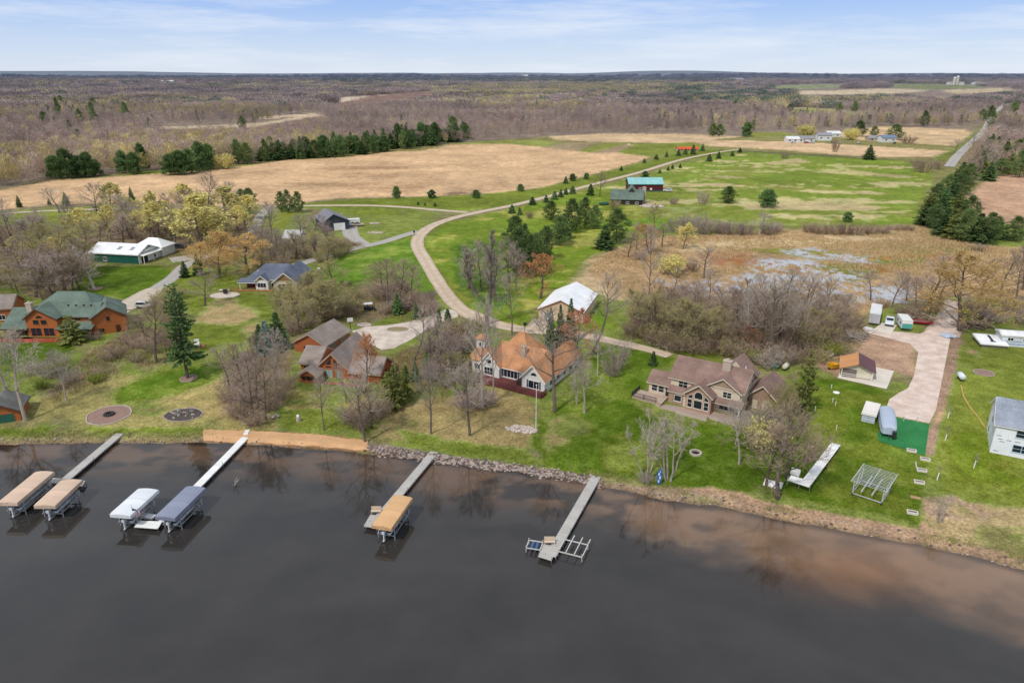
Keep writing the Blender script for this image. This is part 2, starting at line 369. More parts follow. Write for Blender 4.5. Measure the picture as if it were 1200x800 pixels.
def paint(X,Y):
    d=Y-np.interp(X,SX,SY)-(fbm(X*.35,Y*0+3.3,3)-.5)*1.3
    C=np.empty(X.shape+(3,));C[:]=lin('8a8450');W=np.zeros(X.shape)
    n1=fbm(X*.16,Y*.16,4);n2=fbm(X*.045+40,Y*.045,4);wob=fbm(X*.5+9,Y*.5,3)-.5
    fx=fbm(X*.012+3,Y*.012,4)
    for i,(c,soft,cover,wet,poly) in enumerate(ZONES):
        P=poly_w(poly)
        m=20+.1*P[:,1].max()
        k=(X>P[:,0].min()-m)&(X<P[:,0].max()+m)&(Y>P[:,1].min()-m)&(Y<P[:,1].max()+m)
        if not k.any(): continue
        x,y=X[k],Y[k];s=soft*np.maximum(.35,y/130)*(2.5 if wet else 1)
        sd=sdist(x,y,P)+wob[k]*s*2.2
        w=sst(-s,s,sd)
        if cover<1:
            far=y>260
            q=np.where(far&(wet<.5),.35*n1[k]+.65*fbm(x*.012+i*7,y*.05,4),(.45*fbm(x*.07+i,y*.12,3)+.55*fbm(x*.7+i*7,y*.45,3)) if wet else .5*n1[k]+.5*fbm(x*.09+i*7,y*.11,4))
            t0=.5+.17*(1-2*cover)
            w=w*(.12 if not wet else 0)+w*(.88 if not wet else 1)*sst(t0-.05,t0+.05,q)
        C[k]=C[k]*(1-w[:,None])+np.array(lin(c))*w[:,None]
        W[k]=W[k]*(1-w)+wet*w
    g=(.80*(1+.5*(n1-.5)+.45*(n2-.5)))[...,None]
    gg=sst(.03,.15,C[...,1]-C[...,0])[...,None];C=C*(1-gg*np.array((-.04,.34,.3)))
    C=C*g
    # yellowing patches on green
    gr=sst(.02,.1,C[...,1]-C[...,0]);t=(gr*sst(.52,.7,n2*.5+n1*.5)*.4)[...,None]
    C=C*(1-t)+np.array(lin('a3a052'))*t
    # bank and lake bed
    b=sst(1.3,.2,d)[...,None]*.75;C=C*(1-b)+np.array(lin('5a4636'))*b
    b=sst(4.5,1.2,d+2*wob)*(1-sst(430,560,(X+200)*0+400))*.45
    b=np.where((X>-40)&(X<14),0,b)[...,None];C=C*(1-b)+np.array(lin('9a8468'))*b
    b=sst(-.1,-3,d)[...,None];C=C*(1-b)+np.array(lin('4a3a2c'))*b
    t=(sst(900,6500,Y)*.85)[...,None];C=C*(1-t)+np.array((.15,.18,.26))*t  # bluish distance haze painted into the far ground colour
    return np.clip(C,.004,1),W
# terrain sheet
rows=[58.]
while rows[-1]<15500: rows.append(rows[-1]+min(70,max(.3,(rows[-1]**2+3800)/52000)))
rows=np.array(rows)
s=np.concatenate([np.linspace(-2.2,-.82,50)[:-1],np.linspace(-.82,.82,1240),np.linspace(.82,2.2,50)[1:]])
Yg=np.repeat(rows[:,None],len(s),1);Xg=s[None,:]*Yg
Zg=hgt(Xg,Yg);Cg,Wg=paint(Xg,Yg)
def ground_mat():
    t=NT('ground_surface');a=t.n('ShaderNodeAttribute',attribute_name='Col');w=t.n('ShaderNodeAttribute',attribute_name='wet').outputs['Fac']
    tc=t.n('ShaderNodeTexCoord').outputs['Object']
    mp=t.n('ShaderNodeMapping');mp.inputs['Scale'].default_value=(1,1,.2);t.l(tc,mp.inputs[0]);p=mp.outputs[0]
    f1=t.noise(p,2.2,5,.7);f2=t.noise(p,.35,5,.6);f3=t.noise(p,.02,6,.65);f4=t.noise(p,9,3,.6)
    k=t.math('MULTIPLY',t.mr(f1,.3,.7,.5,1.5),t.mr(f2,.3,.7,.75,1.25))
    k=t.math('MULTIPLY',k,t.mr(f3,.35,.65,.85,1.15));k=t.math('MULTIPLY',k,t.mr(f4,.3,.7,.75,1.25))
    v=t.n('ShaderNodeVectorMath',operation='SCALE');t.l(a.outputs['Color'],v.inputs[0]);t.l(k,v.inputs['Scale'])
    c=t.mix(t.mr(f2,.5,.8,0,.2),v.outputs[0],lin('a39a66'))
    cw=t.mix(w,c,lin('b4b3b2'))
    t.set(Base_Color=cw,Roughness=t.mr(w,.2,.9,.95,.08));t.l(t.mr(w,.2,.9,.08,.5),t.b.inputs['Specular IOR Level'])
    t.bump(f1,.5,.12);return t.m
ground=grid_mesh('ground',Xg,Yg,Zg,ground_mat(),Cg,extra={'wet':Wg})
# lake
ry=np.concatenate([np.linspace(-500,30,20),np.arange(31,125,.45)]);rx=np.concatenate([np.linspace(-1500,-130,40)[:-1],np.arange(-130,130,.6),np.linspace(130,1500,40)])
Xw,Yw=np.meshgrid(rx,ry);dw=Yw-np.interp(Xw,SX,SY)
nb=fbm(Xw*.13+Yw*.05,Yw*.16,5);nb2=fbm(Xw*.05+8,Yw*.07+3,4)
width=6+6.5*sst(-20,70,Xw)+4*nb2
wid2=width*(.4+1.1*nb)
sand=sst(-wid2-5,-wid2*.5,dw)
Cw=np.empty(Xw.shape+(3,));Cw[:]=lin('35322f')
kx=sst(-5,35,Xw)[...,None];col=np.array(lin('5e4a3a'))*(1-kx)+np.array(lin('7f6651'))*kx
pt=fbm(Xw*.22+Yw*.1+31,Yw*.3-Xw*.05,5)
dark=(sst(.44,.66,pt)*(1-.75*sst(5,45,Xw)))
t=sand*(1-.75*dark);Cw=Cw*(1-t[...,None])+col*t[...,None]
q=(sst(-30,-12,dw)*dark*.5)[...,None];Cw=Cw*(1-q)+np.array(lin('292523'))*q
sp=(np.exp(-((Xw-45)/9)**2-((Yw-78)/5)**2)*.5)[...,None];Cw=Cw*(1-sp)+np.array(lin('7a4e22'))*sp
b=sst(-1.6,-.3,dw)[...,None]*.6;Cw=Cw*(1-b)+np.array(lin('2e2620'))*b
def water_mat():
    t=NT('lake_water');a=t.n('ShaderNodeAttribute',attribute_name='Col');tc=t.n('ShaderNodeTexCoord').outputs['Object']
    n0=t.noise(tc,.12,4);n1=t.noise(tc,1.6,3);n2=t.noise(tc,.5,2)
    v=t.n('ShaderNodeVectorMath',operation='SCALE');t.l(a.outputs['Color'],v.inputs[0]);t.l(t.mr(n0,.3,.7,.85,1.15),v.inputs['Scale'])
    t.set(Base_Color=v.outputs[0],Roughness=.05);t.b.inputs['IOR'].default_value=1.45
    t.bump(t.math('ADD',n1,t.math('MULTIPLY',n2,1.5)),.03,.03);return t.m
lake=grid_mesh('lake_water',Xw,Yw,np.zeros_like(Xw),water_mat(),Cw)
# ---------------------------------------------------------------- lanes, drives, paved sheets
def gravel(name,c1,c2,track=.0):
    t=NT(name);tc=t.n('ShaderNodeTexCoord').outputs['Object'];n=t.noise(tc,6,4,.7);n2=t.noise(tc,.4,4)
    c=t.mix(t.mr(n2,.35,.65,0,1),lin(c1),lin(c2));k=t.mr(n,.25,.75,.75,1.25)
    v=t.n('ShaderNodeVectorMath',operation='SCALE');t.l(c,v.inputs[0]);t.l(k,v.inputs['Scale'])
    e=t.n('ShaderNodeAttribute',attribute_name='edge').outputs['Fac']
    ec=t.mix(t.math('MULTIPLY',e,t.mr(n2,.38,.62,.25,.9)),v.outputs[0],lin('8a8458'))
    t.set(Base_Color=ec,Roughness=.95);t.bump(n,.3,.03);return t.m
MG=gravel('pale_gravel','b89f8a','d2bda8');MGP=gravel('pink_gravel','c0a898','d8c4b6');MA=gravel('worn_asphalt','a19d9b','b0a8a2');MCN=gravel('drive_concrete','b3a495','cfc0b1')
def lane(name,pts,w,mat,dz=.03,widths=None):
    P=[G(*p) for p in pts]
    # resample with Catmull-Rom
    out=[]
    for i in range(len(P)-1):
        p0,p1,p2,p3=P[max(i-1,0)],P[i],P[i+1],P[min(i+2,len(P)-1)]
        n=max(3,int((p2-p1).length/1.5))
        for k in range(n):
            t=k/n;out.append((.5*((2*p1)+(p2-p0)*t+(2*p0-5*p1+4*p2-p3)*t*t+(3*p1-p0-3*p2+p3)*t**3),i+t))
    out.append((P[-1],len(P)-1.))
    rs=(-1,-.9,-.5,-.15,.15,.5,.9,1);X=[];Y=[];E=[]
    for i,(p,u) in enumerate(out):
        d=(out[min(i+1,len(out)-1)][0]-out[max(i-1,0)][0]);d.z=0;d.normalize();n=Vector((-d.y,d.x,0))
        ww=w if widths is None else float(np.interp(u,range(len(widths)),widths))
        wl=ww/2*(1+.16*float(fbm(p.x*.3,p.y*.3,2)-.5));
        X.append([p.x+n.x*wl*r for r in rs]);Y.append([p.y+n.y*wl*r for r in rs]);E.append([1,.6,.0,.45,.45,.0,.6,1])
    X,Y,E=np.array(X),np.array(Y),np.array(E);Zz=hgt(X,Y)+dz+np.clip((Y-200)/4000,0,.1)
    o=grid_mesh(name,X,Y,Zz,mat,extra={'edge':E});return o
lane('gravel_lane',[(868,175),(840,179),(800,187),(750,202),(700,215),(640,231),(600,241),(560,249),(530,256),(506,265),(492,276),(489,288),(497,303),(510,325),(524,346),(540,362),(562,373),(590,382),(622,387),(655,389),(690,394),(722,401),(758,409),(785,417)],4.6,MG,.06,[4.4]*9+[5]*4+[4.6]*3+[6,5,4.6,4.6,4.2,4,3.6,3.4,3.2])
lane('field_lane',[(-60,258),(0,251),(40,248),(90,246),(170,244),(250,243),(320,242),(380,241),(430,241),(475,243),(510,246),(548,249)],4.2,MG,.045)
lane('asphalt_drive',[(491,271),(470,277),(448,284),(420,290),(390,298),(362,306),(345,312)],4.6,MA,.05)
lane('garage_drive',[(430,287),(416,280),(411,274),(410,266)],4.2,MA,.042,[4,6,6.5,6.5])
lane('side_road',[(315,243),(306,252),(299,264),(294,277),(270,290),(236,303),(216,312),(204,324),(186,336),(168,346)],4.4,MA,.04)
lane('barn_apron',[(200,305),(215,303),(235,300)],9,MA,.036)
lane('turning_drive',[(181,338),(170,346),(155,356),(142,362)],7,MCN,.055,[4.5,7.5,9,7])
lane('house_path',[(150,364),(137,373),(125,381),(114,389),(104,397)],1.5,MCN,.05)
lane('barn_path',[(628,388),(632,381),(638,375)],6,MG,.05)
lane('county_road',[(1112,196),(1123,182),(1140,166),(1153,153),(1162,138),(1175,124),(1188,113),(1198,104)],7,MA,.25,[7,7,7,7,7,7,7,7])
def paved(name,pts,mat,dz=.03,th=None):
    P=[G(*p) for p in pts];n=24
    mb=MB();c=sum((p for p in P),Vector())/len(P)
    import bmesh
    bm=bmesh.new();vs=[bm.verts.new((p.x,p.y,0)) for p in P];bm.faces.new(vs)
    bmesh.ops.triangulate(bm,faces=bm.faces)
    for k in range(3): bmesh.ops.subdivide_edges(bm,edges=bm.edges,cuts=1,use_grid_fill=True)
    for v in bm.verts: v.co.z=float(hgt(v.co.x,v.co.y))+dz
    if th:
        r=bmesh.ops.extrude_face_region(bm,geom=bm.faces[:])
        for v in [g for g in r['geom'] if isinstance(g,bmesh.types.BMVert)]: v.co.z+=th
        bmesh.ops.recalc_face_normals(bm,faces=bm.faces)
    me=bpy.data.meshes.new(name);bm.to_mesh(me);bm.free();me.materials.append(mat)
    o=link(name,me);tag(o,kind='structure')
    if me.polygons and not th and me.polygons[0].normal.z<0: me.flip_normals()
    return o
paved('house_drive',[(412,388),(428,383),(455,381),(480,377),(505,369),(524,362),(535,364),(537,371),(520,377),(500,386),(482,398),(462,408),(447,410),(432,402)],MCN,.045)
paved('yard_drive',[(1108,372),(1099,383),(1078,391),(1045,388),(1018,384),(1012,389),(1040,396),(1066,403),(1076,413),(1071,440),(1064,455),(1054,460),(1042,468),(1038,480),(1050,488),(1089,496),(1097,480),(1104,445),(1111,410),(1116,385),(1117,372)],MGP,.045)
lane('yard_lane',[(1116,352),(1114,360),(1113,370),(1110,380),(1103,392)],6,MGP,.04,[3.5,4.5,5.5,7,8])
MT=gravel('green_turf','1f6a35','2a7a40')
paved('turf_mat',[(1049,489),(1089,497),(1084,534),(1030,517),(1028,508)],MT,.065)
MSB=M('straw_sand','c49a70',.95,.2,2)
rb=random.Random(6);bo=[]
for A,B in (((239,504),(300,506)),((300,506),(365,509.5)),((365,509.5),(431,517)),((431,517),(432,528.5)),((432,528.5),(365,523.2)),((365,523.2),(300,519)),((300,519),(238,517.2)),((238,517.2),(239,504))):
    n=7 if abs(A[0]-B[0])>20 else 3
    for k in range(n): bo.append((A[0]+(B[0]-A[0])*k/n+rb.uniform(-1,1),A[1]+(B[1]-A[1])*k/n+rb.uniform(-.9,.7)))
sb=paved('sand_bank',bo,MSB,-.25,.4)
zt=[v.co.z-float(hgt(v.co.x,v.co.y)) for v in sb.data.vertices]
for v,z in zip(sb.data.vertices,zt):
    if z>0: v.co.z+=.3*(float(fbm(v.co.x*.6,v.co.y*.6,3))-.5)
# ---------------------------------------------------------------- sky, sun, camera
EL,AZ=math.radians(52),None
ts=Vector((-.50,-.62,0)).normalized();ts=Vector((ts.x*math.cos(EL),ts.y*math.cos(EL),math.sin(EL)))
w=bpy.data.worlds.new('World');scene.world=w;w.use_nodes=True;nt=w.node_tree;nt.nodes.clear()
N=lambda ty,**k:(lambda x:[setattr(x,a,b) for a,b in k.items()] and x or x)(nt.nodes.new(ty))
out=N('ShaderNodeOutputWorld');bg=N('ShaderNodeBackground');bg.inputs[1].default_value=.1
sky=N('ShaderNodeTexSky',sky_type='NISHITA');sky.sun_disc=False;sky.sun_elevation=EL;sky.sun_rotation=math.atan2(ts.x,ts.y);sky.air_density=1.;sky.dust_density=.6;sky.ozone_density=1.5;sky.altitude=300
tc=N('ShaderNodeTexCoord');sx=N('ShaderNodeSeparateXYZ');nt.links.new(tc.outputs['Generated'],sx.inputs[0])
rp=N('ShaderNodeValToRGB');nt.links.new(sx.outputs[2],rp.inputs[0])
e=rp.color_ramp.elements;e[0].position=0;e[0].color=(7.6,8.5,10.,1);e[1].position=.115;e[1].color=(2.7,4.6,9.6,1)
for p,c in ((.035,(6.0,7.4,9.9,1)),(.075,(4.0,5.8,9.8,1)),(.2,(5.4,6.5,8.6,1)),(.45,(7.0,7.6,8.6,1)),(.8,(6.,6.9,8.4,1))):
    q=e.new(p);q.color=c
mp=N('ShaderNodeMapping');mp.inputs['Scale'].default_value=(1.6,1.6,16);mp.inputs['Rotation'].default_value=(.05,.08,.3);nt.links.new(tc.outputs['Generated'],mp.inputs[0])
nz=N('ShaderNodeTexNoise');nz.inputs['Scale'].default_value=2.2;nz.inputs['Detail'].default_value=7;nz.inputs['Roughness'].default_value=.6;nt.links.new(mp.outputs[0],nz.inputs['Vector'])
mr=N('ShaderNodeMapRange');nt.links.new(nz.outputs['Fac'],mr.inputs[0])
for i,q in enumerate((.47,.72,0,.75)): mr.inputs[i+1].default_value=q
m1=N('ShaderNodeMix',data_type='RGBA');m1.inputs[0].default_value=.8;nt.links.new(sky.outputs[0],m1.inputs[6]);nt.links.new(rp.outputs[0],m1.inputs[7])
m2=N('ShaderNodeMix',data_type='RGBA');nt.links.new(mr.outputs[0],m2.inputs[0]);nt.links.new(m1.outputs[2],m2.inputs[6]);m2.inputs[7].default_value=(8.4,8.9,9.7,1)
nt.links.new(m2.outputs[2],bg.inputs[0]);nt.links.new(bg.outputs[0],out.inputs[0])
sun=bpy.data.lights.new('sun','SUN');sun.energy=2.7;sun.angle=math.radians(4);sun.color=(1,.95,.88)
so=bpy.data.objects.new('sun',sun);COL.objects.link(so);so.rotation_euler=(-ts).to_track_quat('-Z','Y').to_euler()
cam=bpy.data.cameras.new('camera');cam.sensor_width=36;cam.lens=F*36/1200;cam.clip_end=60000;cam.clip_start=1
co=bpy.data.objects.new('camera',cam);COL.objects.link(co);co.location=(0,0,HC);co.rotation_euler=(math.pi/2-PT,0,0);scene.camera=co
scene.view_settings.view_transform='Standard';scene.view_settings.look='None';scene.view_settings.exposure=0
scene.render.resolution_x=1024;scene.render.resolution_y=682
# ---------------------------------------------------------------- buildings
GLASS=(lambda t:(t.set(Base_Color=lin('1c2530'),Roughness=.06),setattr(t.b.inputs['Specular IOR Level'],'default_value',.6),t.m)[2])(NT('window_glass'))
WHITE=M('white_trim','e4e2dc',.6,.06)
DARKM=M('dark_metal','2a2b2d',.5,.1,spec=.4);ALU=M('aluminium','b9bcbf',.4,.08,metal=.6)
class Bld:
    def __init__(s,name,label,cat,px,rot,loc=None,group=None):
        p=loc or G(*px);s.o=thing(name,label,cat,p,math.radians(rot),group);s.mb={};s.mats={};s.rot=rot;s.p=p
    def use(s,**k): s.mats.update(k);return s
    def g(s,part): 
        if part not in s.mb: s.mb[part]=MB()
        return s.mb[part]
    def roofslab(s,pts,th=.16,roof='roof'):
        s.g(roof).slab(pts,th)
        vs=[Vector(p) for p in pts];c=sum(vs,Vector())/len(vs)
        t=[c+(p-c)*(1+.06/max(.5,(p-c).length))-Vector((0,0,th+.01)) for p in vs]
        s.g('fascia').slab(t,.2)
    def gable(s,x0,x1,y0,y1,z0,ze,zr,axis='x',ov=.45,rp=.5,wall='wall',roof='roof',ends=(1,1)):
        if axis=='x':
            ym=y0+(y1-y0)*rp
            s.g(wall).prism([(y0,z0),(y1,z0),(y1,ze),(ym,zr),(y0,ze)],'x',x0,x1)
            a0=x0-ov*ends[0];a1=x1+ov*ends[1]
            k0=(zr-ze)/(ym-y0);k1=(zr-ze)/(y1-ym);L=.24
            s.roofslab([(a0,y0-ov,ze-ov*k0+L),(a1,y0-ov,ze-ov*k0+L),(a1,ym,zr+L),(a0,ym,zr+L)],roof=roof)
            s.roofslab([(a0,y1+ov,ze-ov*k1+L),(a0,ym+.005,zr+L-.004),(a1,ym+.005,zr+L-.004),(a1,y1+ov,ze-ov*k1+L)],roof=roof)
        else:
            xm=x0+(x1-x0)*rp
            s.g(wall).prism([(x0,z0),(x1,z0),(x1,ze),(xm,zr),(x0,ze)],'y',y0,y1)
            a0=y0-ov*ends[0];a1=y1+ov*ends[1];k0=(zr-ze)/(xm-x0);k1=(zr-ze)/(x1-xm);L=.24
            s.roofslab([(x0-ov,a0,ze-ov*k0+L),(xm,a0,zr+L),(xm,a1,zr+L),(x0-ov,a1,ze-ov*k0+L)],roof=roof)
            s.roofslab([(x1+ov,a0,ze-ov*k1+L),(x1+ov,a1,ze-ov*k1+L),(xm+.005,a1,zr+L-.004),(xm+.005,a0,zr+L-.004)],roof=roof)
        return s
    def hip(s,x0,x1,y0,y1,z0,ze,zr,ins=None,ov=.45,wall='wall',roof='roof',axis='x'):
        s.g(wall).box(x0,y0,z0,x1,y1,ze)
        e=(x0-ov,x1+ov,y0-ov,y1+ov);ze2=ze+.05
        if axis=='x':
            ins=(y1-y0)/2 if ins is None else ins;ym=(y0+y1)/2;A=(x0+ins,ym,zr);B=(x1-ins,ym,zr)
            c=[(e[0],e[2],ze2),(e[1],e[2],ze2),(e[1],e[3],ze2),(e[0],e[3],ze2)]
            fs=[[c[0],c[1],B,A],[c[1],c[2],B],[c[2],c[3],A,B],[c[3],c[0],A]]
        else:
            ins=(x1-x0)/2 if ins is None else ins;xm=(x0+x1)/2;A=(xm,y0+ins,zr);B=(xm,y1-ins,zr)
            c=[(e[0],e[2],ze2),(e[1],e[2],ze2),(e[1],e[3],ze2),(e[0],e[3],ze2)]
            fs=[[c[0],c[1],A],[c[1],c[2],B,A],[c[2],c[3],B],[c[3],c[0],A,B]]
        m=s.g(roof)
        for f in fs:
            if len(set(f))>2: m.add(list(dict.fromkeys(f)),[tuple(range(len(set(f))))])
        s.g('fascia').box(e[0],e[2],ze-.14,e[1],e[3],ze2-.012)
        return s
    def shed(s,x0,x1,y0,y1,zf,zb,roof='roof',z0=None,wall='wall',ov=.3,wx=0):
        if z0 is not None: s.g(wall).prism([(y0,z0),(y1,z0),(y1,zb),(y0,zf)],'x',x0+wx,x1-wx)
        k=(zb-zf)/(y1-y0)
        s.roofslab([(x0-ov,y0-ov,zf-ov*k+.2),(x1+ov,y0-ov,zf-ov*k+.2),(x1+ov,y1,zb+.2),(x0-ov,y1,zb+.2)],roof=roof);return s
    def win(s,face,a,z,w,h,at,n=1,rows=1,arch=False,name='window',fm=None,pm=None,fw=.09,shape=None):
        """opening centred at a along the face, sill at z; face F (at = y), R / L (at = x), B"""
        f=MB();p=MB()
        def pt(i,j,o):
            return {'F':(i,at-o,j),'B':(i,at+o,j),'R':(at+o,i,j),'L':(at-o,i,j)}[face]
        def bx(m,i0,j0,i1,j1,o0,o1):
            a_,b_=pt(i0,j0,o0),pt(i1,j1,o1);m.box(*[min(q) for q in zip(a_,b_)],*[max(q) for q in zip(a_,b_)])
        x0,x1=a-w/2,a+w/2
        if shape:   # polygon pane [(i,j)]
            c=(sum(q[0] for q in shape)/len(shape),sum(q[1] for q in shape)/len(shape))
            big=[(c[0]+(i-c[0])*1.0,c[1]+(j-c[1])*1.0) for i,j in shape]
            inn=[(c[0]+(i-c[0])*.86,c[1]+(j-c[1])*.86) for i,j in shape]
            for q,m,o0,o1 in ((big,f,.0,.05),(inn,p,.0,.065)):
                k=len(q);vs=[pt(i,j,o0) for i,j in q]+[pt(i,j,o1) for i,j in q]
                m.add(vs,[tuple(range(k)),tuple(range(2*k-1,k-1,-1))]+[(t,k+t,k+(t+1)%k,(t+1)%k) for t in range(k)])
        else:
            bx(f,x0,z,x1,z+h,.0,.05)
            cw=(w-fw*(n+1))/n;ch=(h-fw*(rows+1))/rows
            for i in range(n):
                for j in range(rows):
                    i0=x0+fw+i*(cw+fw);j0=z+fw+j*(ch+fw);bx(p,i0,j0,i0+cw,j0+ch,.0,.075)
            bx(f,x0-.05,z-.07,x1+.05,z,.0,.11)
        fo=part(name,f,fm or s.mats.get('frame',WHITE),s.o)
        if name!='garage_door': part('pane',p,pm or GLASS,fo)
        else: part('panel',p,pm or WHITE,fo)
        return fo
    def door(s,face,a,z,w,h,at,mat,name='door'):
        d=MB();k=MB()
        def bx(m,i0,j0,i1,j1,o1):
            if face=='F': m.box(i0,at-o1,j0,i1,at,j1)
            elif face=='R': m.box(at,i0,j0,at+o1,i1,j1)
            else: m.box(at-o1,i0,j0,at,i1,j1)
        bx(d,a-w/2,z,a+w/2,z+h,.06);bx(k,a+w*.32,z+h*.45,a+w*.4,z+h*.52,.12)
        o=part(name,d,mat,s.o);part('handle',k,DARKM,o)
    def chimney(s,x,y,z0,z1,w,d,mat):
        s.g('chimney').box(x-w/2,y-d/2,z0,x+w/2,y+d/2,z1).box(x-w/2-.1,y-d/2-.1,z1+.003,x+w/2+.1,y+d/2+.1,z1+.15).box(x-w/5,y-d/5,z1+.153,x+w/5,y+d/5,z1+.5);s.mats['chimney']=mat
    def deck(s,x0,x1,y0,y1,z,rail='F',mat=None,rmat=None,skirt=True,stairs=None,rh=.95,slats=True,zb=-.6):
        m=MB().box(x0,y0,z-.12,x1,y1,z)
        if skirt: m.box(x0+.06,y0+.06,zb,x1-.06,y1-.02,z-.125)
        dk=part('deck',m,mat,s.o)
        r=MB()
        segs=[]
        gap=stairs and stairs[:2]
        if 'F' in rail:
            if gap: segs+=[((x0,y0),(gap[0],y0)),((gap[1],y0),(x1,y0))]
            else: segs.append(((x0,y0),(x1,y0)))
        if 'L' in rail: segs.append(((x0,y0),(x0,y1)))
        if 'R' in rail: segs.append(((x1,y0),(x1,y1)))
        for (a,b),(c,d) in segs:
            L=math.hypot(c-a,d-b)
            if L<.2: continue
            n=max(1,int(L/1.8))
            for i in range(n+1):
                t=i/n;x,y=a+(c-a)*t,b+(d-b)*t;r.box(x-.05,y-.05,z+.002,x+.05,y+.05,z+rh+.05)
            r.bar((a,b,z+rh),(c,d,z+rh),.09,.06);r.bar((a,b,z+.15),(c,d,z+.15),.05,.05)
            if slats:
                q=int(L/.16)
                for i in range(1,q): 
                    t=i/q;x,y=a+(c-a)*t,b+(d-b)*t;r.box(x-.02,y-.02,z+.15,x+.02,y+.02,z+rh)
        part('railing',r,rmat or mat,dk)
        if stairs:
            st=MB();n=max(2,int((z-zb)/.2))
            for i in range(n): st.box(stairs[0],y0-.28*(i+1),zb,stairs[1],y0-.28*i-.004,z-(z-zb)*(i+1)/n)
            part('stairs',st,mat,dk)
    def done(s,**labels):
        for k,m in s.mb.items():
            if k in ('porch_post','roof_vent','skylight','post'):
                nb=len(m.v)//8
                for i in range(nb):
                    q=MB();q.v=m.v[i*8:i*8+8];q.f=[tuple(t-i*8 for t in f) for f in m.f[i*6:i*6+6]];q.m=[0]*6;part(k,q,s.mats.get(k,WHITE),s.o)
                continue
            part(k,m,s.mats.get(k,WHITE),s.o,label=labels.get(k))
        return s.o
SID=M('cream_siding','d6c6ae',.7,.06,pat='z',per=.2,dark=.8)
SID2=M('tan_shingle_siding','a58a74',.8,.12,pat='z',per=.25,dark=.7)
BRICK=M('tan_brick','a98673',.85,.22,3)
RB=M('brown_shingles','8b7166',.9,.3,1.6,pat='z',per=.14,dark=.75,big=.24)
RO=M('orange_shingles','bb8760',.9,.3,1.6,pat='z',per=.16,dark=.72,big=.24)
RG=M('green_shingles','667569',.9,.3,1.6,pat='z',per=.14,dark=.75,big=.24)
RGR=M('greybrown_shingles','8f8279',.9,.3,1.6,pat='z',per=.12,dark=.78,big=.24)
RBL=M('blue_grey_shingles','636978',.9,.3,1.6,pat='z',per=.14,dark=.78,big=.24)
LOG=M('orange_log','b2693a',.6,.22,1.2,pat='z',per=.28,dark=.5)
LOG2=M('red_brown_log','aa633b',.6,.25,1.2,pat='z',per=.28,dark=.5)
WSD=M('white_siding','dedcd6',.6,.05,pat='z',per=.2,dark=.82)
STONE=M('pale_stone','b5a595',.9,.3,5)
